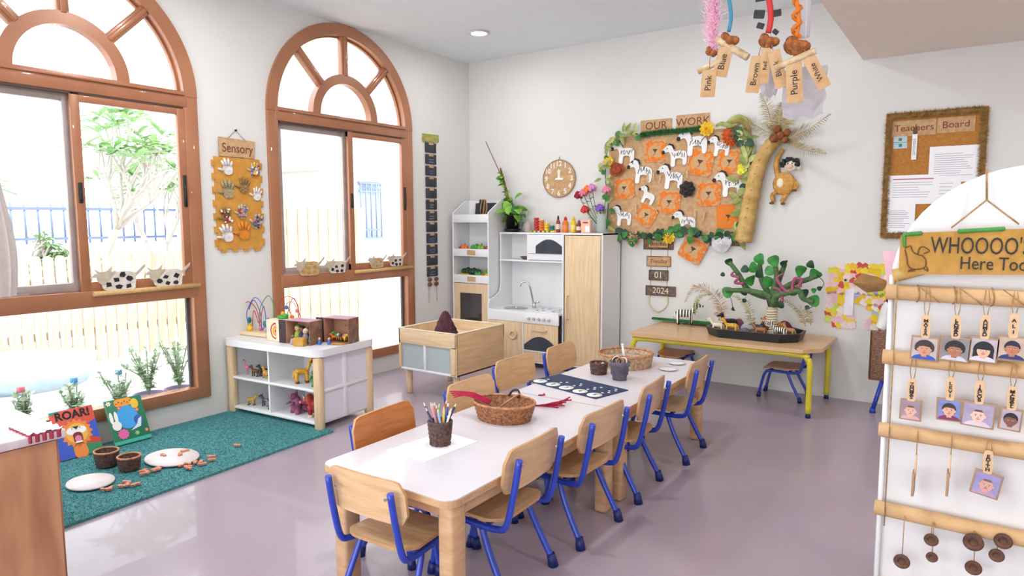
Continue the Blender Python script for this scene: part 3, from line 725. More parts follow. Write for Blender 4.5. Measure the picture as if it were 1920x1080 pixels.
def quad(m, L=.1, H=.08, r=.018, neck=(.02, .03), hd=.014, leg=.006, body=0, dk=1, tail=True, ears=True, T=None, nr=.6):
    zb = H*.62
    m.tube(spline([(-L*.42, 0, zb*.98), (-L*.2, 0, zb), (L*.1, 0, zb), (L*.36, 0, zb*1.02)], 4), [r*.55]+[r*k for k in (.85, .95, 1, 1, 1, 1, 1, 1, 1, .95, .85)]+[r*.6], 10, m=body, T=T)
    for x, b in ((-L*.32, -1), (L*.28, 1)):
        for s in (-1, 1):
            m.tube([(x, s*r*.55, zb), (x+b*L*.02-.0, s*r*.62, zb*.5), (x, s*r*.62, 0)], [leg*1.5, leg, leg*.9], 7, m=body, T=T)
            m.cyl((x+.001, s*r*.62, 0), (x+.001, s*r*.62, leg*1.3), leg*1.1, n=7, m=dk, T=T)
    nb = (L*.34, 0, zb+r*.4); ne = (L*.38+neck[0], 0, zb+neck[1])
    m.tube(spline([nb, ((nb[0]+ne[0])/2, 0, (nb[2]+ne[2])/2), ne], 3), [r*.7]+[r*nr]*5+[r*nr*.9], 8, m=body, T=T)
    m.ball(ne, (hd*1.1, hd*.75, hd*.85), body, T); m.ball((ne[0]+hd*1.2, 0, ne[2]-hd*.4), (hd*.8, hd*.5, hd*.5), dk if False else body, T, 8, 6); m.ball((ne[0]+hd*1.85, 0, ne[2]-hd*.45), (hd*.3, hd*.4, hd*.35), dk, T, 8, 6)
    for s in (-1, 1):
        if ears: m.tube([(ne[0]-hd*.3, s*hd*.5, ne[2]+hd*.4), (ne[0]-hd*.6, s*hd*.85, ne[2]+hd*1.3)], [hd*.3, hd*.08], 6, m=body, T=T)
        m.ball((ne[0]+hd*.6, s*hd*.62, ne[2]+hd*.25), hd*.17, dk, T, 6, 4)
    if tail: m.tube(spline([(-L*.42, 0, zb*1.1), (-L*.5, 0, zb*.9), (-L*.52, 0, zb*.45)], 3), [leg*.7]*6+[leg*.4], 6, m=body, T=T)
    return m
STRIPE = mat('zebra_stripe', '#efe9dc', .6, c2='#22201f', kind='wave', scale=22, bias=(.45, .5))
for _n in STRIPE.node_tree.nodes:
    if _n.type == 'TEX_WAVE': _n.inputs['Distortion'].default_value = 1.2
SPOT = mat('spotted_hide', '#dba63a', .6, c2='#6b3f1c', kind='voronoi', scale=70, bias=(.2, .3))
def toy(name, label, m, mats, x, y, z, rz=0, cat='toy', s=1, group=None):
    o = ob(name, m, mats, None, (x, y, z), (0, 0, math.radians(rz))); o.scale = (s, s, s); return tag(o, label, cat, group)

# ---------------------------------------------------------------- on the long table
o = ob('drawing_paper', MB().prism([(2.374, -3.466), (2.571, -3.479), (2.592, -3.195), (2.402, -3.175)], .0012, -.0012-TT+.0012, 0, None, 'z'), PAPER); tag(o, 'blank white sheet of paper under the pencil cup', 'paper')
t = basket('pencil_basket', 'brown woven cup holding coloured pencils on the near end of the table', 2.492, -3.30, TT+.0012, .038, .047, .088, WICKERD, WICKERD)
PC = ['#2f5bb0', '#27315f', '#c24a3c', '#e9c23a', '#7fb04a', '#2e8f8a', '#e58a3c', '#6d4a9c', '#e3a0b0', '#3f3f48', '#c23560', '#86b8dc', '#d6cc58', '#f0e6da']
random.seed(12)
PN = ['blue', 'navy', 'brick red', 'yellow', 'light green', 'teal', 'orange', 'purple', 'pale pink', 'charcoal', 'crimson', 'sky blue', 'lime yellow', 'cream']
for i, c in enumerate(PC):
    a = 2*PI*i/len(PC)+.2; r = .016+.014*(i % 2); L = random.uniform(.145, .17)
    b = Vector((.012*math.cos(a+2), .012*math.sin(a+2), .01)); d = Vector((r*2.2*math.cos(a), r*2.2*math.sin(a), .14)).normalized()
    m = MB(); m.tube([b, b+d*(L-.018)], .0045, 6, m=0); m.tube([b+d*(L-.018), b+d*(L-.004)], [.0045, .0012], 6, m=1); m.tube([b+d*(L-.004), b+d*L], [.0012, .0003], 6, m=0)
    o = ob('coloured_pencil', m, [mat('pencil_%d' % i, c, .4), CREAM], None, (2.492, -3.30, TT+.003)); tag(o, PN[i]+' coloured pencil standing in the woven cup on the table', 'pencil', 'pencils in the woven cup')
t = basket('oval_basket', 'large oval tan wicker basket of craft bits on the near table', 2.50, -2.89, TT, .118, .142, .075, WICKER, WICKERR, sy=.8, rz=.1)
for i, (x, y, z0, P, mm, nm, lb) in enumerate((
    (2.46, -2.90, .02, [(-.04, .02, 0), (.02, .0, .01), (.06, -.02, .0)], PINK, 'craft_ribbon', 'pink curled ribbon inside the oval wicker basket'),
    (2.54, -2.93, .02, [(-.02, -.03, 0), (.0, -.01, .03), (-.01, .02, .02), (.02, .04, .0)], WHT, 'white_hook', 'white plastic hook lying in the oval wicker basket'),
    (2.50, -2.86, .02, [(-.05, -.05, 0), (.0, 0, .05), (.03, .04, .075), (.06, .02, .075)], WICKERR, 'cane_strip', 'bent cane strip looping above the oval basket'),
    (2.44, -2.95, .02, [(-.03, 0, 0), (0, .03, .01), (.03, .0, 0)], PURP, 'purple_cleaner', 'purple pipe cleaner inside the oval wicker basket'))):
    tag(ob(nm, MB().tube(spline(P, 5), .0045, 6), mm, None, (x, y, TT+z0)), lb, 'craft bit')
o = ob('dark_ribbon_loop', MB().tube(spline([(.0, .0, 0), (.01, .02, .02), (.03, .03, .022), (.045, .02, .01), (.05, .0, -.002)], 4), .005, 6), DK, None, (2.46, -2.80, TT+.075)); tag(o, 'dark ribbon loop over the back rim of the oval basket', 'ribbon')
REDC = mat('red_chenille', '#b3173f', .9, scale=200, bump=.5)
random.seed(3)
def cleaner(x, y, z, P, lb, r=.0032): tag(ob('pipe_cleaner', MB().tube(spline(P, 5), r, 6), REDC, None, (x, y, z)), lb, 'pipe cleaner', 'red pipe cleaners on the table')
for k in range(7):
    a = .3+k*.22; L = random.uniform(.05, .09)
    P = [(-L*math.cos(a), -L*math.sin(a), 0), (random.uniform(-.01, .01), random.uniform(-.01, .01), .002), (L*math.cos(a), L*math.sin(a), 0)]
    cleaner(2.555+k*.008, -2.64+k*.012, TT+.0035+k*.003, P, 'red pipe cleaner in the tangled heap between basket and blue mat')
cleaner(2.43, -2.47, TT+.0035, [(-.01, -.02, 0), (.012, 0, .0), (-.004, .02, 0)], 'single curled red pipe cleaner next to the blue mat corner')
for k in range(4):
    P = [(-.1-.02*k, -.035+.016*k, .0), (-.05, -.02+.012*k, .012), (0, -.01+.01*k, .004), (.06, .01*k, -.012)]
    cleaner(2.40, -2.95, TT+.085+k*.002, P, 'red pipe cleaner sticking out over the left rim of the oval basket')
# blue counting mat
NAVY = mat('navy_felt', '#26304e', .85, c2='#2f3b5c', scale=40)
t = thing('counting_mat', 'dark blue counting mat with white circles and number dots', 'mat', (2.48, -2.215, TT), math.radians(-14))
ob('mat_sheet', MB().rbox((0, 0, .002), (.475, .245, .004), .0015), NAVY, t)
for i in range(5):
    x = -.19+i*.095; c = ob('number_circle', MB().lathe([(0, .001), (.038, .001), (.038, 0), (0, 0)], 24, (x, -.078, .004)), WHT, t)
    text(str(i+1), .04, INK, c, (x, -.078, .0055), (0, 0, 0))
    for k in range(i+1): ob('counting_dot', MB().lathe([(0, .001), (.0075, .001), (.0075, 0), (0, 0)], 12, (x+.02*(k % 2), -.02+.026*k, .004)), WHT, t)
t = basket('small_basket', 'small dark brown woven basket beside the grey pot on the table', 2.445, -1.905, TT, .042, .05, .062, WICKERD, WICKERD)
random.seed(8)
for k in range(7):
    a = k*.9; tag(ob('wooden_bead', MB().ball((0, 0, 0), .011, n=8, k=6), [MAG, CREAM, BRN][k % 3], None, (2.445+.025*math.cos(a), -1.905+.025*math.sin(a), TT+.048+.004*(k % 2))), ['dark red', 'cream', 'brown'][k % 3]+' wooden bead in the small dark basket', 'bead', 'beads in the small dark basket')
t = thing('grey_pot', 'grey flower pot filled with looped string and shells on the table', 'pot', (2.60, -1.965, TT))
GP = mat('pot_grey', '#6f6a74', .7, c2='#575462', scale=30)
ob('pot_body', MB().lathe([(0, 0), (.037, 0), (.047, .075), (.055, .078), (.057, .1), (.05, .1), (.046, .03), (0, .03)], 32, cap=False), GP, t)
for k in range(6):
    a = k*1.05; lp = [(.02*math.cos(a)+.02*math.cos(b*PI/5), .02*math.sin(a)+.008*math.sin(b*PI/5), .1+.02*math.sin(b*PI/5)) for b in range(10)]
    tag(ob('string_loop', MB().tube(spline(lp, 3, True), .004, 6, True), [CREAM, DK, WICKERR][k % 3], None, (2.60, -1.965, TT)), ['cream', 'dark', 'tan'][k % 3]+' string loop poking out of the grey pot', 'string', 'loops in the grey pot')
t = basket('round_tray_basket', 'large round rattan tray of rice at the far end of the table', 2.475, -1.625, TT, .148, .16, .075, mat('rattan_mottled', '#a8764a', .6, c2='#c9b296', scale=60, bump=.5), WICKERR, wall=.009)
tag(ob('rice_fill', MB().lathe([(0, .046), (.09, .048), (.145, .044), (.145, .01), (0, .01)], 40), mat('coloured_rice', '#d9cdbb', .8, c2='#7f7a72', scale=160, bump=.6), None, (2.475, -1.625, TT)), 'layer of pale coloured rice inside the round rattan tray', 'rice')['kind'] = 'stuff'
m = MB().tube([(0, 0, .055), (-.02, .01, .13)], [.009, .006], 10, m=0).ball((-.02, .01, .132), .008, 0).lathe([(.0, .045), (.025, .05), (.036, .066), (.032, .066), (.02, .054), (0, .052)], 20, m=1, cap=False)
tag(ob('rice_scoop', m, [WHT, mat('scoop_red', '#d2505c', .4)], None, (2.50, -1.69, TT)), 'red scoop with white handle standing in the round rice tray', 'scoop')
def plate(x, y, lb, r=.052): tag(ob('white_plate', MB().lathe([(0, .0), (r*.6, 0), (r, .008), (r, .010), (r*.62, .004), (0, .003)], 32), WHITE, None, (x, y, TT)), lb, 'plate', 'white plates by the rice tray')
plate(2.73, -1.60, 'small white plate right of the round tray, nearer one by the chair'); plate(2.71, -1.42, 'small white plate at the far right corner of the table'); plate(2.36, -1.40, 'small white plate partly behind the round tray, left side')

# ---------------------------------------------------------------- on and in the toy shelf
ZS = .516
def wires(x, y, z, label, s=1, seed=0, cols=(RED, PURP, TBLUE, GRN), loops=None, beads=None, base=(.26, .12), rz=0):
    t = thing('bead_maze', label, 'bead maze', (x, y, z), rz)
    ob('base', MB().rbox((0, 0, .011), (base[0], base[1], .022), .006), WOODX, t)
    for i, P in enumerate(loops): ob('wire', MB().tube(spline(P, 8), .0024, 6), cols[i % len(cols)], t)
    for (bx, by, bz, r, mm) in beads: ob('bead', MB().ball((bx, by, bz), r, n=12, k=8), mm, t)
    return t
mz = wires(.06, -2.42, ZS, 'bead maze with looping coloured wires at the left end of the toy shelf', rz=.1,
    loops=[[(-.12, 0, .02), (-.12, 0, .12), (-.06, 0, .18), (.0, .01, .14), (.02, .02, .02)],
           [(-.08, .02, .02), (-.085, .02, .1), (-.03, .02, .19), (.04, .0, .12), (.06, -.01, .03), (.1, 0, .1), (.11, .01, .02)],
           [(-.03, -.02, .02), (-.05, -.02, .12), (.02, -.02, .21), (.09, -.02, .15), (.1, -.02, .02)],
           [(.0, .03, .02), (.01, .03, .14), (.08, .03, .22), (.13, .02, .15), (.11, .03, .02)],
           [(-.06, .03, .02), (-.04, .03, .13), (.0, .03, .06), (.05, .02, .16), (.12, -.03, .02)]],
    beads=[(-.08, .02, .075, .02, TEAL), (-.08, .02, .04, .018, YEL), (-.03, -.02, .036, .018, YEL), (.1, -.02, .07, .02, TEAL), (.11, .0, .04, .018, RED), (.02, .02, .035, .012, PINK)])
mz.scale = (1.25, 1, 1.25)
wires(.20, -2.25, ZS, 'taller bead maze with red wires and a green base behind the rainbow box', rz=.1, base=(.2, .1),
    cols=(RED, PINK, RED, PURP),
    loops=[[(-.09, 0, .02), (-.09, 0, .2), (0, .0, .26), (.09, 0, .2), (.09, 0, .02)], [(-.06, .02, .02), (-.06, .02, .17), (0, .02, .22), (.06, .02, .17), (.07, .02, .02)],
           [(-.04, -.02, .02), (-.05, -.02, .14), (.0, -.02, .19), (.05, -.02, .12), (.04, -.02, .02)], [(-.08, .03, .02), (-.02, .03, .2), (.03, .03, .24), (.08, .03, .1), (.08, .03, .02)]],
    beads=[(-.05, -.02, .11, .016, ORANGE), (-.04, -.02, .14, .014, YEL), (.05, -.02, .12, .016, ORANGE), (0, -.02, .185, .014, TBLUE), (.06, .02, .16, .014, PINK), (-.06, .02, .1, .018, RED), (.02, -.02, .1, .014, WHT), (-.09, 0, .08, .016, PURP)])
o = ob('leafy_toy_tree', MB().ball((0, 0, .008), (.05, .03, .014), 0).ball((.03, .0, .02), (.02, .02, .014), 0), GRN, None, (.375, -2.43, ZS+.142)); tag(o, 'flat green toy leaf on top of the rainbow box', 'toy')
m = MB()
t = thing('rainbow_box', 'white wooden box printed with pink and orange rainbow rings on the toy shelf', 'box', (.375, -2.45, ZS), math.radians(2))
ob('box_body', MB().rbox((0, 0, .07), (.14, .12, .14), .003), CREAM, t)
for r, mm in ((.055, MAG), (.044, CREAM), (.038, YEL), (.028, ORANGE), (.018, CREAM), (.012, RED)):
    P = [(.01+r*math.cos(PI/2+PI*i/16)+.02, .07+r*math.sin(PI/2+PI*i/16)) for i in range(17)]
    ob('printed_ring', MB().prism(P, .0012, -.0605-.0004*(60-r*1000)/10), mm, t)
CARD = mat('brown_box_card', '#8f6a52', .8, c2='#6f4c3c', scale=20); CARDP = mat('printed_box_inside', '#b5836c', .8, c2='#8f4a42', kind='voronoi', scale=26, bias=(.1, .2))
def dollbox(x, y, rz, label, w=.2, h=.15):
    t = thing('open_box', label, 'box', (x, y, ZS), math.radians(rz))
    ob('box_back', MB().rbox((0, .05, h/2), (w, .006, h), .001), CARDP, t); ob('box_floor', MB().rbox((0, -.0, .003), (w, .11, .006), .001), CARD, t)
    ob('box_roof', MB().rbox((0, .0, h), (w+.006, .11, .005), .001), mat('pink_roof', '#c99bab', .7), t)
    for s in (-1, 1): ob('box_side', MB().rbox((s*w/2, 0, h/2), (.006, .11, h), .001), CARD if s > 0 else CARDP, t)
    ob('open_flap', MB().rbox((-w/2-.03, -.055, h/2), (.06, .005, h), .001), mat('dark_flap', '#41302c', .8), t); return t
dollbox(.60, -2.44, 8, 'open brown cardboard scene box with peg dolls, left one on the shelf')
dollbox(.76, -2.27, 12, 'open brown cardboard scene box with toy animals, right one on the shelf', w=.19, h=.16)
def doll(x, y, z, h, body, hat, face, label, nm='peg_doll'):
    m = MB().lathe([(0, 0), (h*.2, 0), (h*.24, h*.1), (h*.17, h*.5), (h*.1, h*.62), (0, h*.62)], 14, m=0).ball((0, 0, h*.76), h*.17, 1).ball((0, .004, h*.83), (h*.175, h*.17, h*.14), 2)
    for s in (-1, 1): m.ball((s*h*.06, -h*.155, h*.77), h*.022, 3, None, 6, 4); m.tube([(s*h*.14, 0, h*.5), (s*h*.24, -.003, h*.3)], [h*.05, h*.035], 6, m=0)
    tag(ob(nm, m, [body, face, hat, DK], None, (x, y, z)), label, 'doll', 'little dolls on the toy shelf')
SK = mat('doll_skin', '#e9bd98', .6); SKD = mat('doll_skin_brown', '#8a5a3c', .6)
doll(.545, -2.445, ZS+.006, .115, flat('lime', '#a8c23c', .5), GRN, SK, 'lime green doll with a pointed hood standing in the left box')
doll(.60, -2.455, ZS+.006, .11, NAVY, DK, SKD, 'tall dark navy doll standing in the middle of the left box')
doll(.64, -2.46, ZS+.006, .10, GRY, WHT, SK, 'grey doll with a white cap in the left box')
doll(.675, -2.44, ZS+.006, .095, flat('mint', '#8fc6c0', .5), WHT, SK, 'mint coloured doll at the right side of the left box')
doll(.565, -2.505, ZS+.0, .06, flat('lilac', '#b79ab0', .5), GRY, SKD, 'small lilac doll in front of the left box')
doll(.725, -2.42, ZS, .05, TBLUE, RED, SK, 'tiny blue doll with a red cap between the two boxes')
doll(.775, -2.385, ZS, .048, TBLUE, ORANGE, SK, 'tiny blue doll with an orange cap in front of the right box')
doll(.845, -2.26, ZS, .065, GRY, ORANGE, SK, 'small doll with orange hair at the right edge of the shelf top')
o = ob('wooden_block', MB().rbox((0, 0, .026), (.075, .05, .052), .004), mat('golden_block', '#c99a44', .5, c2='#b98530', scale=20), None, (.655, -2.515, ZS), (0, 0, .3)); tag(o, 'golden wooden block in front of the left scene box', 'block')
o = ob('wood_slice', MB().lathe([(0, 0), (.07, 0), (.072, .008), (0, .009)], 28, sy=.7), mat('slice_bark', '#b98a55', .7, c2='#7a4f2c', scale=20), None, (.79, -2.335, ZS)); tag(o, 'oval wood slice carrying toy food before the right box', 'wood slice')
random.seed(2)
for k, (cm, cn) in enumerate(((ORANGE, 'orange'), (GRN, 'green'), (WHT, 'white'), (BRN, 'brown'), (YEL, 'yellow'), (PINK, 'pink'))):
    toy('small_toy_figure', cn+' small animal figure heaped in the right scene box', quad(MB(), .05, .04, .011, (.01, .016), .009, .004), [cm, DK], .73+.018*k, -2.30+.012*(k % 3), ZS+.010+.012*(k % 2), 200+k*40, 'toy animal', 1)
# inside the cubbies (unit axes)
Tt = math.radians(4)
def cub(u, v, z): return (.005+u*math.cos(Tt)-v*math.sin(Tt), -2.605+u*math.sin(Tt)+v*math.cos(Tt), z)
ZU, ZL = .2585, .0535
def ctoy(name, lb, m, mats, u, v, z, rz=0, s=1): x, y, z = cub(u, v, z); return toy(name, lb, m, mats, x, y, z, rz, 'toy animal', s)
GIR = mat('giraffe_toy', '#e8b83a', .5, c2='#d8922b', scale=20)
m = quad(MB(), .11, .13, .022, (.03, .10), .016, .012, nr=.55); m.tube([(.06, 0, .14), (.075, 0, .19)], [.014, .008], 8, m=2)
ctoy('toy_giraffe', 'yellow toy giraffe with red mane on the upper shelf of the toy unit', m, [GIR, BRN, RED], .60, .10, ZU, 60, .92)
m = MB().ball((0, 0, .05), (.03, .03, .05)).ball((0, -.02, .1), (.02, .03, .018))
for k in range(6): m.tube([(0, .02, .03+.02*k), (0, .045-.005*k, .045+.022*k)], [.01, .001], 6)
for s in (-1, 1): m.tube([(s*.02, 0, .03), (s*.025, -.01, 0)], [.013, .01], 8); m.tube([(s*.02, -.02, .07), (s*.03, -.04, .05)], [.008, .004], 6); m.tube([(s*.012, .01, .1), (s*.02, .0, .145)], [.01, .002], 6)
ctoy('toy_dragon', 'green spiky toy dinosaur at the right end of the upper shelf', m, [flat('dino_green', '#4fa34a', .5, var=.2)], .765, .07, ZU, 20)
m = MB().ball((0, 0, .06), (.04, .035, .06)).tube(spline([(0, .03, .04), (.02, .07, .02), (.03, .1, .005)], 4), [.025]*5+[.012]*3+[.003], 8).ball((0, -.02, .115), (.022, .032, .02)).tube([(0, 0, .12), (0, .005, .17)], [.012, .001], 8)
for s in (-1, 1): m.tube([(s*.025, 0, .04), (s*.035, -.015, 0)], [.02, .014], 8); m.tube([(s*.02, -.03, .08), (s*.03, -.055, .065)], [.009, .005], 6); m.ball((s*.014, -.042, .122), .004, 1, None, 6, 4)
ctoy('toy_dinosaur', 'purple pink crested toy dinosaur on the lower shelf', m, [flat('dino_pink', '#a0527c', .5, var=.25, scale=30), DK], .55, .09, ZL, -10)
m = quad(MB(), .13, .12, .04, (.02, .02), .026, .014, ears=False); m.tube([(.085, 0, .095), (.105, 0, .13)], [.008, .001], 7, m=1); m.lathe([(0, 0), (.05, .004), (.045, .01), (0, .012)], 16, (0, 0, 0), 2, TR(.045, 0, .095) @ RY(-1.1))
ctoy('toy_triceratops', 'red toy triceratops at the right end of the lower shelf', m, [flat('dino_red', '#b3243f', .45, var=.15), CREAM, flat('frill', '#d0603f', .5)], .735, .10, ZL, 200, 1.05)
m = MB().ball((0, 0, .05), (.018, .012, .014)).tube(spline([(.014, 0, .055), (.022, 0, .075), (.012, 0, .09), (.02, 0, .1)], 4), .004, 6).tube([(.02, 0, .1), (.034, 0, .094)], [.005, .002], 6, m=1)
for s in (-1, 1): m.tube([(0, s*.006, .045), (0, s*.008, 0)], .0022, 5)
ctoy('toy_flamingo', 'small pink toy flamingo on the upper left shelf', m, [PINK, DK], .09, .08, ZU, 200)
for i, (nm, lb, u, z, mm, a, s) in enumerate((
    ('toy_moose', 'dark brown toy moose on the upper left shelf', .185, ZU, BRN, 190, .95), ('toy_buffalo', 'black toy buffalo on the upper left shelf', .235, ZU, DK, 200, 1.0),
    ('toy_leopard', 'yellow spotted toy leopard on the upper left shelf', .29, ZU, SPOT, 170, 1.0), ('toy_cow', 'black and white toy cow beside the shelf divider', .345, ZU, flat('cow_patch', '#efeae4', .5), 160, 1.0),
    ('toy_camel', 'tan yellow toy camel on the lower left shelf', .13, ZL, flat('camel', '#c4a14a', .6), 20, .95), ('toy_horse', 'dark grey toy horse on the lower left shelf', .24, ZL, flat('horse_dark', '#4d4a50', .6), 190, 1.0), ('toy_donkey', 'speckled grey toy donkey by the lower divider', .33, ZL, GRY, 200, .9))):
    ctoy(nm, lb, quad(MB(), .07, .065, .014, (.014, .028), .011, .0045), [mm, DK], u, .07+.03*(i % 2), z, a, s)

# ---------------------------------------------------------------- play kitchen: food, plant, bottles, flowers
KT = 1.190
t = thing('potted_pothos', 'trailing pothos plant on a moss pole in a black pot on the toy kitchen', 'plant', (.55, .0, KT))
ob('pot', MB().lathe([(0, .022), (.055, .022), (.07, .15), (.074, .15), (.074, .165), (.064, .165), (.06, .145), (0, .14)], 32, cap=False), BLACK, t); ob('saucer', MB().lathe([(0, 0), (.062, 0), (.078, .02), (.076, .03), (.066, .024), (0, .02)], 32, cap=False), BLACK, t)
ob('moss_pole', MB().tube([(0, 0, .13), (-.13, .01, .55)], [.017, .013], 10).tube([(-.13, .01, .55), (-.145, .01, .60)], .008, 8), mat('coir_pole', '#7d7a35', .95, c2='#6b4a2a', scale=40, bump=.6), t)
ob('stake', MB().tube([(-.12, .01, .5), (-.335, .035, .86)], [.0045, .0035], 6), mat('stake_red', '#8a4a50', .6), t)
def leafmesh(L=.06, w=.026, mt=LEAFL, bend=.25, nm='leaf'):
    m = MB(); N = 6; V = []; F = []
    for i in range(N+1):
        u = i/N; hw = w*math.sin(PI*min(1, u**.8))**.8 if 0 < u < 1 else 0; z = -bend*L*u*u
        V += [(u*L, -hw, z+.25*hw), (u*L, 0, z), (u*L, hw, z+.25*hw)]
    for i in range(N):
        for j in (0, 1): F.append((i*3+j, (i+1)*3+j, (i+1)*3+j+1, i*3+j+1))
    return m.add(V, F).mesh(nm, mt)
LFS = [leafmesh(.085, .036, LEAFL), leafmesh(.075, .032, LEAF), leafmesh(.06, .026, mat('leaf_lime', '#b5cf5a', .5, c2='#86b246', scale=12)), leafmesh(.07, .03, LEAFD)]
def leaf(par, me, p, az, el, s=1, roll=0):
    o = link('leaf', me, par, p); o.rotation_euler = (Matrix.Rotation(az, 3, 'Z') @ Matrix.Rotation(-el, 3, 'Y') @ Matrix.Rotation(roll, 3, 'X')).to_euler(); o.scale = (s, s, s); return o
random.seed(21)
st = MB()
for k in range(70):
    a = random.uniform(0, 2*PI); 
    if k < 46:
        r = random.uniform(.03, .11); z = random.uniform(.14, .27); 
        if math.cos(a) > .2: r *= 1.55; z -= .03
        if math.sin(a) > 0: r *= .2
        p = (r*math.cos(a), r*math.sin(a), z); st.tube(spline([(0, 0, .14), (p[0]*.5, p[1]*.5, z+.03), p], 3), .002, 4)
        leaf(t, LFS[random.choice([0, 0, 1, 2])], p, (a if math.sin(a) < .1 else -a*.8)+random.uniform(-.3, .3), random.uniform(-.9, .4), random.uniform(.8, 1.3), random.uniform(-1.1, 1.1))
    else:
        u = (k-46)/24; p = (-.13*u-.01, .0, .2+.38*u); leaf(t, LFS[random.choice([1, 2, 2])], p, random.uniform(0, 2*PI) if math.sin(a) < 0 else random.uniform(-PI, 0), random.uniform(-.2, .8), random.uniform(.5, .9), random.choice([-1.2, 1.2, .3]))
leaf(t, LFS[0], (.03, -.01, .30), -.2, .7, 1.2, .8)
ob('stems', st, LEAF, t)
def jar(x, y, label, mt, nm='glass_jar'):
    tag(ob(nm, MB().lathe([(0, 0), (.03, 0), (.032, .01), (.032, .075), (.024, .085), (.026, .095), (.022, .095), (.02, .083), (.028, .072), (.028, .006), (0, .006)], 24, cap=False), mt, None, (x, y, KT)), label, 'jar')
JG = glass('jar_glass', (.86, .9, .88, 1), .25)
jar(.675, .02, 'clear glass jar behind the trailing pothos on the toy kitchen', JG)
jar(.735, -.02, 'pale clear jar left of the stacking toys on the kitchen top', frost('jar_pale', '#e8dcd8', .35))
t = thing('stacking_toy', 'stacking toy with red, orange, yellow and teal towers of rings on a board', 'stacking toy', (.895, -.03, KT))
ob('board', MB().rbox((.03, 0, .008), (.27, .07, .016), .003), YEL, t)
for i, (n, mm) in enumerate(((5, RED), (4, ORANGE), (3, YEL), (2, TEAL))):
    ob('peg', MB().cyl((-.06+i*.055, 0, .015), (-.06+i*.055, 0, .03+n*.024), .005, n=8), CREAM, t)
    for k in range(n): ob('ring', MB().lathe([(.006, 0), (.02, 0), (.0235, .006), (.0235, .016), (.02, .0225), (.006, .0225)], 18, (-.06+i*.055, 0, .016+k*.0235)), mm, t)
for i, mm in enumerate((GRN, TBLUE, PURP, GRN, TEAL, YEL)): ob('bead', MB().ball((-.08+i*.045, -.042, .01), .01, n=8, k=6), mm, t)
def bottle(x, y, h, r, mb_, mc, label, lab=None):
    t = thing('sauce_bottle', label, 'toy bottle', (x, y, KT))
    ob('bottle_body', MB().lathe([(0, 0), (r*.95, 0), (r, .006), (r*.92, h*.35), (r, h*.5), (r*.95, h*.62), (r*.5, h*.78), (0, h*.78)], 20), mb_, t)
    ob('cap', MB().lathe([(0, h*.77), (r*.5, h*.77), (r*.46, h*.9), (r*.2, h), (0, h)], 16), mc, t)
    if lab: ob('label_print', MB().lathe([(r*.96, h*.2), (r*.965, h*.38), (r*1.0, h*.5)], 20, cap=False), lab, t)
bottle(1.075, -.05, .15, .019, mat('ketchup', '#9d2b30', .3), DK, 'slim dark red toy sauce bottle with a dark cap', CREAM)
bottle(1.15, -.05, .14, .029, ORANGE, RED, 'wide orange toy juice bottle on the kitchen top', flat('label_orange', '#f08a55', .5))
bottle(1.225, -.04, .14, .025, YEL, YEL, 'yellow toy mustard bottle on the kitchen top', flat('label_yel', '#f6e07a', .5))
bottle(1.285, -.05, .11, .024, flat('choc', '#7d3b2c', .4), MAG, 'short brown toy jar with a red cap', CREAM)
t = thing('snack_carton', 'small orange and white toy carton with a red oval print', 'carton', (1.365, -.06, KT), .05)
ob('carton_body', MB().rbox((0, 0, .055), (.085, .05, .11), .002), flat('carton_orange', '#f2c0a4', .6), t); ob('printed_oval', MB().prism(ring2(.008, 20, .028, 0, .088), .001, -.0252), RED, t); ob('printed_panel', MB().prism([(-.0, .01), (.038, .01), (.038, .06), (.0, .06)], .001, -.0252), WHT, t)
t = thing('flower_vase', 'white glass vase on top of the wardrobe cupboard', 'vase', (1.475, .0, KT))
ob('vase_body', MB().lathe([(0, 0), (.035, 0), (.042, .02), (.038, .12), (.042, .16), (.038, .16), (.034, .12), (.037, .02), (0, .01)], 28, cap=False), frost('vase_glass', '#e6eae8', .3), t)
def flower(x, z, mm, label, kind=0, y=.0, bx=1.475, s=1):
    t = thing('artificial_flower', label, 'flower', (0, 0, 0)); b = Vector((bx, .0, KT+.03)); h = Vector((x, y, z))
    ob('stem', MB().tube(spline([b, (b+h)/2+Vector(((x-bx)*.15, 0, .02)), h], 5), .0028, 6), LEAF, t)
    me = MB()
    for q in range(3):
        for k in range(5+q):
            a = 2*PI*k/(5+q)+q*.5; r = .008+.010*q; me.ball((x+1.15*r*math.cos(a), y+.9*r*math.sin(a)*(1 if q < 2 else .8)-.002*(2-q), z+.012-.010*q+.010*math.sin(a*2+q)), (.014*s, .013*s, .017*s), 0, None, 8, 5)
    ob('petals', me, mm, t)
    for k in range(2): leaf(t, LFS[1 if k else 3], tuple(b*(.45-.2*k)+h*(.55+.2*k)), random.uniform(-2.5, -.5), .3, .6)
for i, (px, py, mm, lb) in enumerate(((1085, 366, mat('petal_darkred', '#a31430', .6, var=.2), 'dark red rose leaning left out of the vase'), (1094, 362, mat('petal_pink', '#e07c98', .6), 'pink rose beside the dark red one in the vase'), (1102, 355, mat('petal_orange', '#ef7a35', .6), 'orange flower at the top of the vase bunch'), (1110, 352, mat('petal_mauve', '#d58fbd', .6), 'mauve pink flower at the top right of the bunch'), (1097, 393, mat('petal_red', '#d43a2c', .6), 'low red flower just above the brown jar'), (1125, 390, mat('petal_purple', '#8a5fc0', .6), 'purple flower low at the right of the vase'), (1137, 356, mat('petal_rose', '#e28aa0', .6), 'light pink flower beside the display board vine'))):
    pz = [1.252, 1.516, 1.299, 1.533, 1.341, 1.564, 1.382, 1.576, 1.316, 1.39, 1.461, 1.402, 1.52, 1.554]
    flower(pz[i*2], pz[i*2+1], mm, lb, y=-.0)
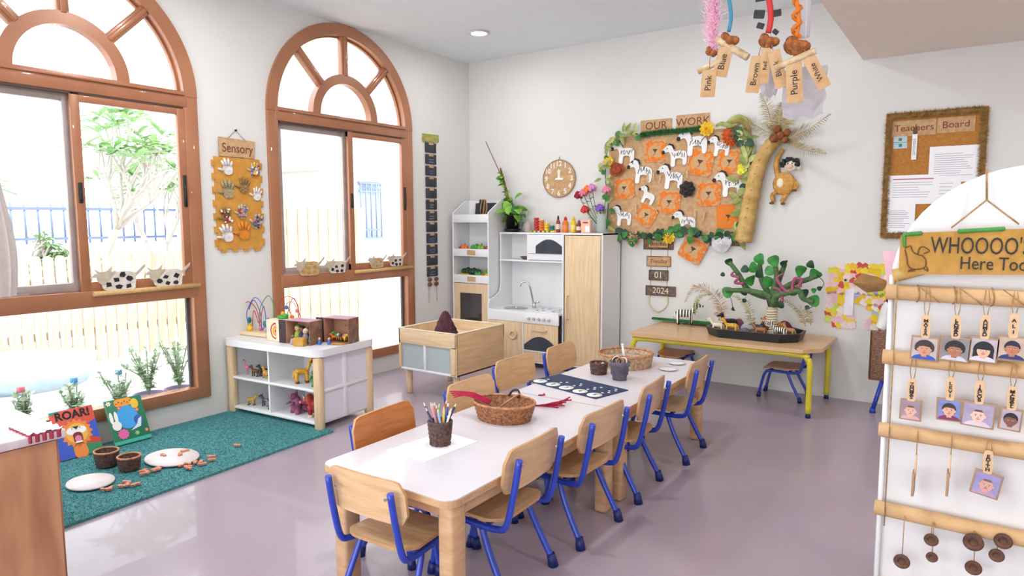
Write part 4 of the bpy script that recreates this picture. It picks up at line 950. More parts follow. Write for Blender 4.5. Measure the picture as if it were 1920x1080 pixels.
tag(ob('dark_bowl', MB().lathe([(0, 0), (.03, 0), (.062, .026), (.058, .028), (.028, .006), (0, .005)], 28, sy=.7, cap=False), mat('coconut_bowl', '#5a4038', .5), None, (.72, -.03, .9405)), 'small dark wooden bowl on the upper shelf of the toy kitchen', 'bowl')
# cone basket and grains on the market shelf
ZM = 1.304
tag(ob('grain_mat', MB().rbox((0, 0, .011), (.26, .14, .02), .009), mat('woven_straw', '#d6b382', .8, c2='#b98f5a', scale=60, bump=.4), None, (.235, -.16, ZM)), 'flat straw tray on the top of the market shelf', 'tray')
m = MB(); random.seed(9)
for k in range(16):
    a = k*2.4; r = .018*math.sqrt(k/16)+.006; m.tube(spline([(r*math.cos(a), r*math.sin(a), 0), (r*1.8*math.cos(a+.5), r*1.8*math.sin(a+.5), .09), (r*1.2*math.cos(a+1), r*1.2*math.sin(a+1), .165)], 4), .006, 6, m=k % 3)
tag(ob('twig_bundle', m, [DK, mat('twig_tan', '#b08a5c', .7), BRN], None, (.345, -.19, ZM+.021)), 'dark twisted pod bundle standing on the market shelf top', 'pod bundle')
# vegetables
def veg(kind, x, y, z, label, mm, s=1, rz=0, grp='play food in the market shelf'):
    if kind == 'ball': m = MB().ball((0, 0, .024), (.026, .026, .023)).tube([(0, 0, .044), (.003, 0, .056)], [.003, .002], 5, m=1)
    elif kind == 'long': m = MB().tube(spline([(-.05, 0, .016), (-.02, .008, .018), (.02, .008, .018), (.05, 0, .016)], 3), [.005]+[.015]*8+[.004], 8)
    elif kind == 'banana': m = MB().tube(spline([(-.05, -.01, .014), (-.02, .01, .014), (.02, .012, .014), (.055, -.01, .016)], 3), [.004]+[.012]*8+[.004], 8)
    elif kind == 'pepper': m = MB().ball((0, .012, .026), (.019, .018, .025)).ball((.012, -.008, .026), (.018, .018, .025)).ball((-.012, -.008, .026), (.018, .018, .025)).tube([(0, 0, .045), (0, 0, .062)], .004, 6, m=1)
    else:
        m = MB()
        for k in range(9): a = k*.7; m.ball((.03*math.cos(a)*(k > 0), .022*math.sin(a)*(k > 0), .03+.008*(k == 0)), .016, 0, None, 7, 5)
        m.cyl((0, 0, 0), (0, 0, .03), .01, m=1)
    o = ob('play_'+{'ball': 'fruit', 'long': 'cucumber', 'banana': 'banana', 'pepper': 'pepper', 'broc': 'broccoli'}[kind], m, [mm, LEAF], None, (x, y, z), (0, 0, rz)); o.scale = (s*1.3, s*1.2, s*1.35); tag(o, label, 'play food', grp)
z1 = 1.003; z2 = .753
veg('ball', .09, -.19, z1, 'red play tomato at the left of the upper food bin', RED, .9); veg('pepper', .14, -.2, z1, 'orange play pepper in the upper food bin', ORANGE); veg('banana', .2, -.2, z1, 'yellow play banana in the upper food bin', YEL, 1, .4)
veg('broc', .265, -.18, z1, 'green play lettuce in the upper food bin', GRN, 1.1); veg('pepper', .33, -.19, z1, 'lime play pepper in the upper food bin', LEAFL); veg('ball', .39, -.19, z1, 'dark red play apple at the right of the upper food bin', MAG, .9)
veg('long', .12, -.2, z2, 'yellow play corn cob at the front of the lower food bin', YEL, 1, .1); veg('broc', .13, -.14, z2+.012, 'dark green play broccoli, left one in the lower food bin', LEAFD, 1.25); veg('broc', .2, -.14, z2+.012, 'dark green play broccoli, right one in the lower food bin', LEAFD, 1.2)
veg('banana', .235, -.21, z2, 'yellow play banana in the middle of the lower food bin', YEL, 1.0); veg('pepper', .30, -.2, z2, 'green play pepper in the lower food bin', GRN); veg('ball', .345, -.2, z2, 'orange play fruit in the lower food bin', ORANGE, .8); veg('pepper', .36, -.14, z2, 'lime yellow play pepper behind the orange fruit', LEAFL, 1.2); veg('ball', .40, -.2, z2, 'yellow play lemon at the right end of the lower food bin', YEL, .9)
tag(ob('play_plates', MB().lathe([(0, 0), (.05, 0), (.075, .03), (.07, .03), (.045, .006), (0, .006)], 28, (0, 0, 0), cap=False).lathe([(0, .02), (.06, .028), (.078, .05), (.072, .05), (.05, .034), (0, .03)], 28, cap=False), GRY, None, (.19, -.15, .3125)), 'grey play bowls stacked inside the market cupboard', 'bowls')
tag(ob('wooden_cup', MB().lathe([(0, 0), (.03, 0), (.036, .1), (.03, .1), (.026, .01), (0, .01)], 20, cap=False), mat('bamboo_cup', '#c9975a', .5), None, (.31, -.16, .3125)), 'tan wooden cup inside the market cupboard', 'cup')

# ---------------------------------------------------------------- on the rug
ZR = .0145
RB = ZR+.008
def board(x, y, rx, ry, label): tag(ob('round_board', MB().lathe([(0, 0), (rx, 0), (rx+.002, .004), (rx, .009), (0, .009)], 40, sy=ry/rx), mat('bleached_wood', '#e3d9d8', .6, c2='#d6c9c6', scale=8), None, (x, y, RB)), label, 'board')
board(.61, -3.34, .155, .125, 'large oval white wooden board on the rug')
board(.615, -3.75, .115, .10, 'smaller round white board on the rug near the pine cupboard')
t = basket('rug_basket', 'dark woven basket on the rug, the farther one beside the books', .42, -3.585, RB, .055, .065, .075, WICKERD, WICKERR, sy=.9)
t = basket('rug_basket', 'dark woven basket on the rug, the nearer one before the large board', .575, -3.545, RB, .05, .058, .065, WICKERD, WICKERR, sy=.95)
random.seed(31)
PZ = mat('puzzle_wood', '#d59a78', .6, c2='#c9755c', scale=30)
def puzz(x, y, z, label, grp, a):
    P = sm2([(-.02, -.006), (-.008, -.012), (.004, -.005), (.018, -.01), (.022, .002), (.01, .01), (-.003, .005), (-.014, .012), (-.024, .005)], 2)
    tag(ob('puzzle_piece', MB().prism(P, .008, -z-.0, 0, None, 'z') if False else MB().prism(P, .008, -.008+.008, 0, None, 'z'), PZ, None, (x, y, z), (0, 0, a)), label, 'puzzle piece', grp)
for i, (x, y, s) in enumerate(((.56, -3.36, 'left'), (.59, -3.255, 'back'), (.62, -3.30, 'small middle'))): puzz(x, y, RB+.0095, s+' wooden puzzle piece lying on the large oval board', 'pieces on the oval board', i*1.3)
for i in range(9):
    puzz(.79+random.uniform(-.035, .05), -3.40+random.uniform(0, .25), RB+.001*(i % 3), 'wooden puzzle piece scattered on the rug before the oval board', 'pieces before the oval board', random.random()*6)
for i in range(6): puzz(.69+random.uniform(-.035, .04), -3.55+random.uniform(0, .10), RB+.002*(i % 3), 'wooden puzzle piece scattered by the nearer dark basket', 'pieces by the basket', random.random()*6)
for i in range(6): puzz(.79+random.uniform(-.04, .04), -3.78+random.uniform(0, .14), RB+.002*(i % 2), 'wooden puzzle piece scattered beside the smaller board', 'pieces by the small board', random.random()*6)
puzz(.72, -3.02, RB, 'lone wooden puzzle piece lying apart on the rug', 'lone piece', .5)
# books leaning on the window frame
def book(label, y0, y1, cover, build):
    w = y1-y0; h = .27; t = thing('picture_book', label, 'book', (.155, (y0+y1)/2, ZR+.004), PI/2)
    t.rotation_euler = (math.radians(-24)*1, 0, PI/2)
    ob('pages', MB().rbox((0, .006, h/2), (w-.006, .008, h-.008), .001), PAPER, t)
    c = ob('cover', MB().rbox((0, 0, h/2), (w, .003, h), .001).rbox((0, .012, h/2), (w, .003, h), .001), cover, t)
    def shp(P, mm, k, nm='cover_print'): ob(nm, MB().prism(P, .0005, -.0016-.0005*k), mm, c)
    build(shp, c, w, h); return t
def star(cx, cz, r0, r1, n, ph=0): return [(cx+(r0 if i % 2 else r1)*math.cos(PI*i/n+ph), cz+(r0 if i % 2 else r1)*math.sin(PI*i/n+ph)) for i in range(2*n)]
FB = lambda n, c: mat('print_'+n, c, .45, var=0)
def b_lion(shp, c, w, h):
    shp([(-w/2, .0), (w/2, 0), (w/2, .05), (-w/2, .09)], FB('deepgreen', '#2d8a5a'), 0); shp([(-w/2, 0), (-w*.1, 0), (-w*.25, .12), (-w/2, .14)], FB('blue', '#3557c2'), 1); shp([(w*.25, .1), (w/2, .08), (w/2, .19), (w*.3, .17)], FB('blue', '#3557c2'), 1); shp([(-w/2, h-.02), (-w*.25, h), (-w/2, h)], FB('teal', '#2f9a8a'), 1)
    shp(star(0, .13, .066, .082, 16), FB('lionorange', '#ee8a3a'), 2); shp(ring2(.055, 24, .055, 0, .13), FB('lionyellow', '#f3b54e'), 3); shp(ring2(.05, 20, .035, 0, .03), FB('lionorange', '#ee8a3a'), 2)
    for s in (-1, 1): shp(ring2(.02, 16, .026, s*.024, .145), FB('white', '#f6f2ee'), 4); shp(ring2(.003, 10, .003, s*.02, .158), FB('ink', '#222228'), 5)
    shp([(-.016, .168), (.016, .168), (0, .15)], FB('ink', '#222228'), 6); shp(rr(.046, .06, .018, 4, 0, .105), FB('maroon', '#7a2036'), 5); shp(rr(.032, .036, .014, 4, 0, .098), FB('pink', '#e5849c'), 6); shp(rr(.034, .01, .004, 3, 0, .08), FB('white', '#f6f2ee'), 7)
    text('ROAR!', .062, INK, c, (0, -.003, h-.034), (PI/2, 0, 0), sx=.95, off=.002)
def b_rab(shp, c, w, h):
    shp(ring2(.07, 28, .06, 0, .155), FB('sky', '#3fa3e6'), 1); shp(rr(w, .02, .004, 3, 0, .014), FB('aqua', '#38b59e'), 1)
    shp(rr(.1, .045, .02, 5, -.005, .245), FB('giraffe', '#f2a23a'), 2); shp(ring2(.03, 16, .022, .055, .225), FB('yellow', '#f2c93c'), 3)
    for k in range(6): shp(ring2(.004, 8, .005, -.045+k*.016, .24+.008*(k % 2)), FB('brown', '#8a4a22'), 4)
    for s in (-1, 1): shp(ring2(.035, 16, .01, -.075+s*.013, .165), FB('white', '#f6f2ee'), 4)
    shp(ring2(.028, 18, .025, -.068, .115), FB('white', '#f6f2ee'), 5); shp(star(-.045, .06, .026, .032, 10), FB('hotpink', '#e765a8'), 6)
    shp(ring2(.03, 18, .026, .055, .125), FB('dolphin', '#2f62b0'), 3); shp([(.0, .07), (.06, .085), (.075, .14), (.055, .13), (.04, .1)], FB('white2', '#dbe6f2'), 4)
    for (x, z, r, cc) in ((-.085, .25, .016, 'white'), (-.035, .215, .013, 'coral'), (.06, .185, .014, 'coral'), (.085, .055, .013, 'coral'), (.03, .05, .016, 'mintgreen')): shp(star(x, z, r*.6, r, 6), FB(cc, {'white': '#f6f2ee', 'coral': '#ef6f6a', 'mintgreen': '#6cc79a'}[cc]), 4); shp(ring2(r*.3, 8, r*.3, x, z), FB('yellow', '#f2c93c'), 5)
book('red picture book titled ROAR with a roaring lion, leaning on the window frame', -3.70, -3.485, FB('bookred', '#d9503f'), b_lion)
book('green picture book with rabbit, giraffe and blue circle leaning on the window frame', -3.42, -3.215, FB('bookgreen', '#1f7a55'), b_rab)

# ---------------------------------------------------------------- yellow table: tray, tree, animals
YZ = .4565
t = thing('play_tray', 'black eight sided tub tray on the yellow legged table', 'tray', (2.845, -.235, YZ))
def octo(a, b, c): return [(-a+c, -b), (a-c, -b), (a, -b+c), (a, b-c), (a-c, b), (-a+c, b), (-a, b-c), (-a, -b+c)]
A, B_ = octo(.33, .2, .11), octo(.315, .185, .105)
m = MB(); ZH = .06; V = [(x*.94, y*.94, 0) for x, y in A]+[(x, y, ZH) for x, y in A]+[(x, y, ZH) for x, y in B_]+[(x*.95, y*.95, .008) for x, y in B_]
F = [tuple(range(8))[::-1], tuple(range(24, 32))]
for k in range(3):
    for i in range(8): j = (i+1) % 8; F.append((k*8+i, k*8+j, (k+1)*8+j, (k+1)*8+i))
m.add(V, F, 0, None, False); ob('tray_body', m, mat('tray_black', '#20242f', .35), t)
ZT = YZ+.0085
tag(ob('tray_gravel', MB().prism([(x*.9, y*.9) for x, y in B_], .014, -.014, 0, None, 'z'), mat('bark_chips', '#8a7560', .95, c2='#3f342b', scale=60, bump=.8), None, (2.845, -.235, ZT)), 'layer of brown bark chips in the black tray', 'bark chips')['kind'] = 'stuff'
ZT += .0145
tr = thing('model_tree', 'model tree with wrapped cream trunk and round green leaves in the tray', 'tree', (0, 0, 0))
tx, tz = 2.956, 0.538
ob('trunk', MB().lathe([(0, 0), (.05, 0), (.042, .02), (.032, .05), (.031, .16), (.038, .20), (0, .2)], 20, (tx, -.22, ZT)), mat('rope_wrap', '#ddd0b4', .8, c2='#b9a684', scale=60, stretch=(1, 1, 6), bump=.5), tr)
for k in range(9): ob('rope_turn', MB().tube([(tx+.037*math.cos(a*PI/8), -.22+.037*math.sin(a*PI/8), ZT+.03+k*.018+.002*math.sin(a)) for a in range(16)], .0055, 6, True), mat('rope_cream', '#e6dac0', .9, scale=80, bump=.3), tr)
MOSS = mat('moss_branch', '#5f7a4c', .9, c2='#43603c', scale=30, bump=.5)
def PT(v, y): return [(v[i], y+.0*i, v[i+1]) for i in range(0, len(v), 2)]
for i, (v, y) in enumerate((([2.949, 0.737, 2.791, 0.786, 2.712, 0.899, 2.643, 0.987], -.22), ([2.958, 0.761, 2.784, 0.789, 2.638, 0.781], -.26), ([2.933, 0.754, 2.87, 0.866, 2.851, 1], -.2),
    ([2.949, 0.757, 2.977, 0.892, 2.959, 0.997], -.22), ([2.95, 0.753, 2.989, 0.889, 3.022, 0.989], -.18), ([2.964, 0.759, 3.086, 0.853, 3.179, 0.884, 3.246, 0.92], -.24), ([2.974, 0.76, 3.131, 0.811, 3.171, 0.758, 3.24, 0.736], -.28))):
    P = spline(PT(v, y), 6); P[0] = Vector((tx, -.22, ZT+.185)); n = len(P); ob('branch', MB().tube(P, [.024-.009*k/n for k in range(n)], 9), MOSS, tr)
def rleaf(r, mt, nm):
    m = MB(); N = 14; V = [(0, 0, 0)]
    for ring in (.55, 1):
        for k in range(N):
            a = 2*PI*k/N; q = r*ring*(1+.1*math.cos(3*a)); V.append((q*math.cos(a), -.006*ring*math.sin(2*a)*ring, q*math.sin(a)))
    F = [(0, 1+k, 1+(k+1) % N) for k in range(N)]+[(1+k, 1+N+k, 1+N+(k+1) % N, 1+(k+1) % N) for k in range(N)]
    return m.add(V, F).mesh(nm, mt)
RL = [rleaf(.029, mat('round_leaf', '#3f9a3c', .5, c2='#2a7434', scale=25), 'leaf'), rleaf(.027, LEAFD, 'leaf'), rleaf(.026, mat('round_leaf_pale', '#5fae62', .5, c2='#3b8a4a', scale=25), 'leaf')]
LV = [2.864, 1.018, 2.822, 0.955, 2.773, 0.946, 2.86, 0.911, 2.809, 0.866, 2.929, 0.936, 2.921, 0.856, 2.959, 1.009, 3.032, 0.993, 2.641, 0.991, 3.149, 0.949, 3.206, 0.992, 3.235, 0.927, 3.269, 0.833, 3.172, 0.795, 3.226, 0.812, 3.232, 0.743, 2.648, 0.771, 2.759, 0.778, 2.758, 0.711, 3.017, 0.702, 3.193, 0.696, 2.613, 0.9, 2.683, 0.643, 3.084, 0.804]
LK = [0, 0, 1, 1, 0, 2, 0, 0, 1, 1, 0, 1, 0, 1, 1, 0, 0, 0, 1, 1, 1, 1, 1, 1, 0]
random.seed(17)
for i, k in enumerate(LK):
    o = link('leaf', RL[k], tr, (LV[2*i], -.235+random.uniform(-.05, .02), LV[2*i+1]), (random.uniform(-.5, .5), random.uniform(-1, 1), random.uniform(-.3, .7)))
    s = 1.15 if k != 1 else .85
    if i in (13, 15, 19, 21, 22, 23): s = .5
    o.scale = (s*1.25, s*1.25, s*1.25)
for v in ([3.246, 0.92, 3.291, 0.871, 3.27, 0.815], [2.648, 0.771, 2.673, 0.702, 2.683, 0.643], [3.24, 0.747, 3.228, 0.706, 3.201, 0.686]): ob('vine', MB().tube(spline(PT(v, -.24), 4), .0025, 5), LEAFD, tr)
SN = mat('snake_pink', '#b5597a', .5, c2='#7a2f4c', kind='wave', scale=40)
def snake(v, y, label, r=.010):
    P = spline(PT(v, y), 6); n = len(P); m = MB().tube(P, [r*(.3+.7*min(1, 6*k/n)*1) for k in range(n)], 8).ball(tuple(P[-1]), (r*1.7, r*1.2, r*1.1)); tag(ob('toy_snake', m, SN), label, 'toy snake')
snake([2.689, 0.927, 2.67, 0.895, 2.721, 0.882, 2.695, 0.842, 2.749, 0.84], -.25, 'pink rubber snake coiled on the left branch of the model tree')
snake([3.042, 0.929, 2.997, 0.894, 3.02, 0.846, 3.06, 0.807, 3.099, 0.806, 3.101, 0.85, 3.12, 0.896, 3.158, 0.886, 3.142, 0.845], -.29, 'long pink rubber snake looped over the right branches of the model tree', .012)
snake([2.974, 0.821, 3.014, 0.812, 3.033, 0.776, 3.034, 0.738], -.29, 'short pink rubber snake hanging beside the cream trunk')
def frond(P, label, name='dried_plume', mt=PALER, L=.05, dens=5, droop=.6, r=.003, cat='dried grass', parent=None, par_mt=None, ys=.4):
    t = thing(name, label, cat) if parent is None else parent
    S = spline(P, dens); n = len(S); st_ = MB().tube(S, [r*(1-.6*k/n) for k in range(n)], 6); f = MB()
    for i in range(2, n):
        d = (S[i]-S[i-1]).normalized(); 
        for s in (-1, 1):
            for q in range(3):
                side = d.cross(Vector((0, 1, 0))).normalized()*s; l = L*random.uniform(.6, 1.1)*math.sin(PI*min(.98, .25+.75*i/n)*.95+.1)
                e = S[i]+(side*.8+d*.55+Vector((0, random.uniform(-ys, ys), -droop*random.uniform(0, 1)))).normalized()*l; w = Vector((0, .0012, .0016)); md = (S[i]+e)/2+Vector((0, 0, l*.1))
                f.add([S[i]-w, S[i]+w, md+w, e, md-w], [(0, 1, 2, 3, 4)], 0)
    if parent is None: ob('stem', st_, par_mt or mt, t); ob('plume', f, mt, t)['kind'] = 'stuff'
    else: o = ob('frond', st_, par_mt or mt, t); ob('leaflets', f, mt, o)['kind'] = 'stuff'
    return t
random.seed(6)
frond(PT([2.535, 0.534, 2.557, 0.618, 2.509, 0.706, 2.425, 0.767, 2.332, 0.757, 2.266, 0.656], -.1), 'beige pampas plume arching left over the grass mat', L=.075, dens=8)
frond(PT([2.357, 0.564, 2.367, 0.657, 2.404, 0.717, 2.466, 0.73], -.12), 'olive dried plume standing behind the toy zebras', mt=HUSK, L=.03, dens=7)
frond(PT([2.787, 0.507, 2.764, 0.614, 2.71, 0.702, 2.63, 0.725], -.1), 'golden dried plume left of the model tree trunk', mt=STRAW, L=.05, dens=7)
frond(PT([3.158, 0.54, 3.133, 0.622, 3.073, 0.687, 2.992, 0.721], -.1), 'golden dried plume right of the model tree trunk', mt=STRAW, L=.05, dens=7)
frond(PT([3.196, 0.553, 3.186, 0.629, 3.156, 0.684], -.12), 'short dried plume at the right end of the tray', mt=STRAW, L=.035, dens=7)
P = [(1.924, 0.06), (2.442, -0.001), (2.408, 0.346), (1.855, 0.475)]
gm = MB().prism(P, .014, -.014, 0, None, 'z'); o = ob('grass_mat', gm, mat('fake_turf', '#2f7a2c', .9, c2='#1f5a22', scale=90, bump=.8), None, (0, 0, YZ+.0003)); tag(o, 'green artificial grass mat on the left of the yellow legged table', 'grass mat')
g = MB(); random.seed(14)
for k in range(2500):
    u, v = random.random(), random.random(); q = (Vector((*P[0], 0))*(1-u)+Vector((*P[1], 0))*u)*(1-v)+(Vector((*P[3], 0))*(1-u)+Vector((*P[2], 0))*u)*v; o2 = len(g.v)
    g.v += [(q.x-.0015, q.y, .014), (q.x+.0015, q.y, .014), (q.x+random.uniform(-.003, .003), q.y+random.uniform(-.003, .003), .024)]; g.f.append((o2, o2+1, o2+2)); g.m.append(0); g.s.append(False)
ob('turf_blades', g, mat('fake_turf', '#2f7a2c'), o, kind='stuff')
def ytoy(nm, lb, mats, px, z, s, rz, m=None, cat='toy animal'): toy(nm, lb, m or quad(MB(), .1, .09, .019, (.018, .045), .015, .006), mats, px[0], px[1], z, rz, cat, s)
x, y = 2.257, -0.065; ytoy('toy_zebra', 'striped toy zebra standing on the grass mat, the nearer one', [STRIPE, DK], (x, y), YZ+.0146, 1.6, 15)
x, y = 2.267, 0.178; ytoy('toy_zebra', 'striped toy zebra behind the other, head raised towards the plume', [STRIPE, DK], (x, y+.02), YZ+.0146, 1.5, 35)
x, y = 2.063, 0.185; ytoy('toy_lion_cub', 'pale tan toy animal lying at the left of the grass mat', [CREAM, DK], (x, y), YZ+.0146, .55, 10)
x, y = 2.364, 0.207; ytoy('toy_monkey', 'small reddish brown toy monkey by the edge of the tray', [flat('monkey_red', '#9c5a48', .6), DK], (x, y+.03), YZ+.0146, .6, 120)
for nm, lb, mm, (x, y), s, a in (('toy_sheep', 'cream woolly toy sheep at the left of the tray', CREAM, (2.60, -.33), .75, 190), ('toy_gorilla', 'dark toy gorilla behind the sheep in the tray', DK, (2.64, -.17), .9, 220), ('toy_cheetah', 'yellow spotted toy cheetah in the tray left of the rock', SPOT, (2.70, -.33), .8, 190),
    ('toy_chimp', 'dark brown toy chimp right of the trunk', BRN, (2.93, -.25), .7, 250), ('toy_lion', 'orange toy lion right of the trunk in the tray', flat('lion_orange', '#cf7f45', .6), (2.98, -.2), .95, 200), ('toy_okapi', 'striped dark toy animal at the front right of the tray', STRIPE, (3.03, -.33), .8, 185), ('toy_deer', 'small tan toy deer at the right end of the tray', flat('deer_tan', '#b98a55', .6), (3.09, -.27), .7, 160), ('toy_tiger', 'brown striped toy at the front of the tray', mat('tiger', '#c98a4a', .6, c2='#2a211c', kind='wave', scale=60, bias=(.4, .55)), (2.91, -.35), .7, 190)):
    ytoy(nm, lb, [mm, DK], (x, y), ZT, s*1.25, a)
def rock(x, y, s, mm, lb, sd):
    random.seed(sd); bm = bmesh.new(); bmesh.ops.create_icosphere(bm, subdivisions=3, radius=1)
    for v in bm.verts: n = math.sin(v.co.x*3+sd)*math.cos(v.co.y*4+sd)+random.uniform(-.25, .25)*.4; v.co = Vector((v.co.x*s[0], v.co.y*s[1], max(-.0, v.co.z)*s[2]))*(1+.1*n)
    tag(ob('toy_rock', MB().bm(bm), mm, None, (x, y, ZT)), lb, 'rock')
rock(2.80, -.34, (.05, .04, .05), mat('rock_grey', '#5f626e', .8, bump=.5, bscale=30), 'grey rock at the front of the tray before the trunk', 1)
rock(3.02, -.13, (.07, .05, .09), mat('rock_maroon', '#6b3040', .9, bump=.8, bscale=40), 'dark maroon shaggy bush at the right of the tray', 4)
rock(2.68, -.10, (.05, .04, .08), mat('rock_plum', '#8a4a5c', .9, bump=.8, bscale=40), 'plum coloured bush left of the trunk in the tray', 6)
rock(2.76, -.13, (.05, .04, .06), mat('rock_pale', '#c9c6cf', .8, bump=.4, bscale=40), 'pale stone behind the trunk in the tray', 9)
# ---------------------------------------------------------------- left wall: sensory board, strip, cows
def W(side, u, z, off, name, label, cat, rz=0, group=None, tilt=0):
    t = thing(name, label, cat, wl(side, u, z, off), wr(side), group)
    if tilt: t.rotation_euler = (0, tilt, wr(side)) if side == 'B' else t.rotation_euler
    return t
t = W('L', -2.455, 1.11, .0, 'sensory_board', 'orange foam puzzle mat board hanging between the two windows', 'board')
P = []
wd_, hh = .36, .615
def jig(a, b, n, sgn):
    o = []; a = Vector((*a, 0)); b = Vector((*b, 0)); d = (b-a)/n; nn = Vector((d.y, -d.x, 0)).normalized()*sgn
    for i in range(n):
        p = a+d*i
        for f_, h_ in ((.0, 0), (.32, 0), (.25, .018), (.75, .018), (.68, 0)): o.append(tuple((p+d*f_+nn*h_)[:2]))
    return o
P = jig((-.17, 0), (.17, 0), 4, 1)+jig((.17, 0), (.17, hh), 7, 1)+jig((.17, hh), (-.17, hh), 2, .3)+jig((-.17, hh), (-.17, 0), 7, 1)
ob('foam_mat', MB().prism(P, .012, -.001), CORKF, t)
ob('hanging_string', MB().tube([(-.07, -.008, .735), (0, -.004, .80), (.07, -.008, .735)], .0018, 5), STRING, t); ob('nail', MB().cyl((0, 0, .80), (0, -.015, .80), .006, n=8), BLACK, t)
s = ob('title_card', MB().prism([(-.135, .62), (.13, .62), (.135, .735), (-.135, .745)], .006, -.012), KRAFT, t)
text('Sensory', .085, mat('brown_ink', '#7a3c2c', .7), s, (0, -.0195, .675), (PI/2, 0, 0), sx=.85)
def hand(m, s, mi=0, T=None, a0=0):
    m.prism(sm2([(-.024*s, -.03*s), (.0, -.04*s), (.024*s, -.03*s), (.03*s, .0), (.024*s, .02*s), (-.02*s, .022*s), (-.03*s, 0)], 3), .008, 0, mi, T)
    for (x, z, dx, dz, L) in ((-.018, .018, -.35, 1, .042), (-.006, .022, -.1, 1, .05), (.008, .02, .15, 1, .048), (.02, .012, .45, 1, .038), (-.028, -.008, -1, .45, .036)):
        n = math.hypot(dx, dz); m.tube([(x*s, -.004, z*s), ((x+dx/n*L*.6)*s, -.004, (z+dz/n*L*.6)*s), ((x+dx/n*L)*s, -.004, (z+dz/n*L)*s)], [.0085*s, .0085*s, .006*s], 7, m=mi, T=T)
    return m
HT = dict(white=mat('hand_white', '#efe9e6', .8, c2='#cfc6c4', scale=60, bump=.6, bscale=120), sand=mat('hand_sand', '#b3a27c', .9, c2='#8f8262', scale=90, bump=.6), brown=mat('hand_seed', '#a98652', .9, c2='#7a5c34', scale=90, bump=.6), orange=mat('hand_orange', '#e08a24', .8, scale=30, bump=.3), grey=mat('hand_bead', '#c9b9a0', .7))
random.seed(40)
HPX = {(424, 317): (-2.534, 1.647), (474, 321): (-2.333, 1.644), (425, 359): (-2.538, 1.498), (455, 351): (-2.417, 1.531), (479, 367): (-2.32, 1.476), (422, 407): (-2.558, 1.327), (452, 400): (-2.437, 1.353), (479, 419): (-2.329, 1.283), (424, 441): (-2.556, 1.205), (455, 437): (-2.432, 1.218)}
for (px, py, mm, s, rot, dots, lb) in ((424, 317, 'white', 1.0, -8, 0, 'crumpled white paper hand at the top left of the sensory board'), (474, 321, 'grey', .85, 10, 1, 'hand covered in coloured pom poms at the top right of the sensory board'), (425, 359, 'sand', 1.15, -5, 0, 'grey green sand textured hand on the sensory board'), (455, 351, 'brown', 1.0, 5, 0, 'brown seed textured hand in the middle of the sensory board'),
        (479, 367, 'white', .85, 8, 0, 'small white hand at the right edge of the sensory board'), (422, 407, 'brown', .95, -10, 2, 'hand covered in mixed beans on the sensory board'), (452, 400, 'grey', .9, 5, 3, 'hand with pink, blue and yellow pom poms on the sensory board'), (479, 419, 'grey', .95, 25, 4, 'hand covered in dark multicoloured buttons on the sensory board'), (424, 441, 'white', 1.1, -15, 0, 'plain white hand at the bottom left of the sensory board'), (455, 437, 'orange', 1.15, 0, 0, 'orange felt hand at the bottom of the sensory board')):
    u, z = HPX[(px, py)]
    T = RY(math.radians(rot)) @ SCL(1, 1, 1); m = hand(MB(), s, 0, T)
    mats = [HT[mm]]
    if dots:
        pal = {1: [ORANGE, YEL, TBLUE, RED, WHT], 2: [CREAM, BRN, WHT, MAG], 3: [MAG, TBLUE, YEL, PINK, GRY], 4: [DK, TBLUE, RED, TEAL, PURP]}[dots]; mats += pal
        for k in range(26): m.ball((random.uniform(-.03, .03)*s, -.011, random.uniform(-.035, .055)*s), random.uniform(.005, .009), 1+k % len(pal), T, 7, 5)
    o = ob('textured_hand', m, mats, None, wl('L', u, z, .0145), (0, 0, PI/2)); o.scale = (1.12, 1, 1.0); tag(o, lb, 'hand craft', 'textured hands on the sensory board')
t = W('L', -.485, .52, .0, 'slate_strip', 'vertical strip of twelve black slates hanging right of the far window', 'wall hanging')
ob('top_card', MB().prism([(-.11, 1.49), (.11, 1.5), (.105, 1.565), (-.105, 1.56)], .008, -.004), mat('moss_card', '#b3ad5a', .9, c2='#94903f', scale=40, bump=.5), t)
CHK = mat('chalk_mark', '#9fa6b8', .9); CHB = mat('chalk_blue', '#6f7fc8', .9)
for k in range(12):
    z = 1.44-k*.103
    s = ob('slate', MB().rbox((0, -.007, z), (.15, .008, .088), .012, seg=2), SLATE, t)
    ob('wooden_tag', MB().rbox((0, -.0125, z+.036), (.06, .004, .022), .006), KRAFT, s)
    if k in (1, 2, 5, 6, 8, 9, 11):
        random.seed(k)
        for r_ in range(2): text(''.join(random.choice('nmeuolr') for _ in range(6)), .022, CHB if k in (2, 8, 9) else CHK, s, (0, -.0118, z-.002-.022*r_), (PI/2, 0, 0), ext=.0003)
for s in (-1, 1):
    ob('side_cord', MB().tube([(s*.05, -.002, 1.5), (s*.05, -.002, .26)], .0018, 5), STRING, t)
    for z in (.235, .19): ob('wooden_bead', MB().ball((s*.045, -.015, z), (.026, .014, .02)), BRN, t)
    ob('tail_cord', MB().tube([(s*.05, -.01, .26), (s*.055, -.01, .02)], .002, 5), STRING, t)
COWW = mat('cow_card', '#e4dbd0', .8, c2='#cfc3b4', scale=20, bump=.3); COWH = mat('cow_head_card', '#c9bca8', .85, c2='#b4a48c', scale=25); SPTAN = mat('tan_patch', '#c79a5a', .85, c2='#b3843f', scale=30)
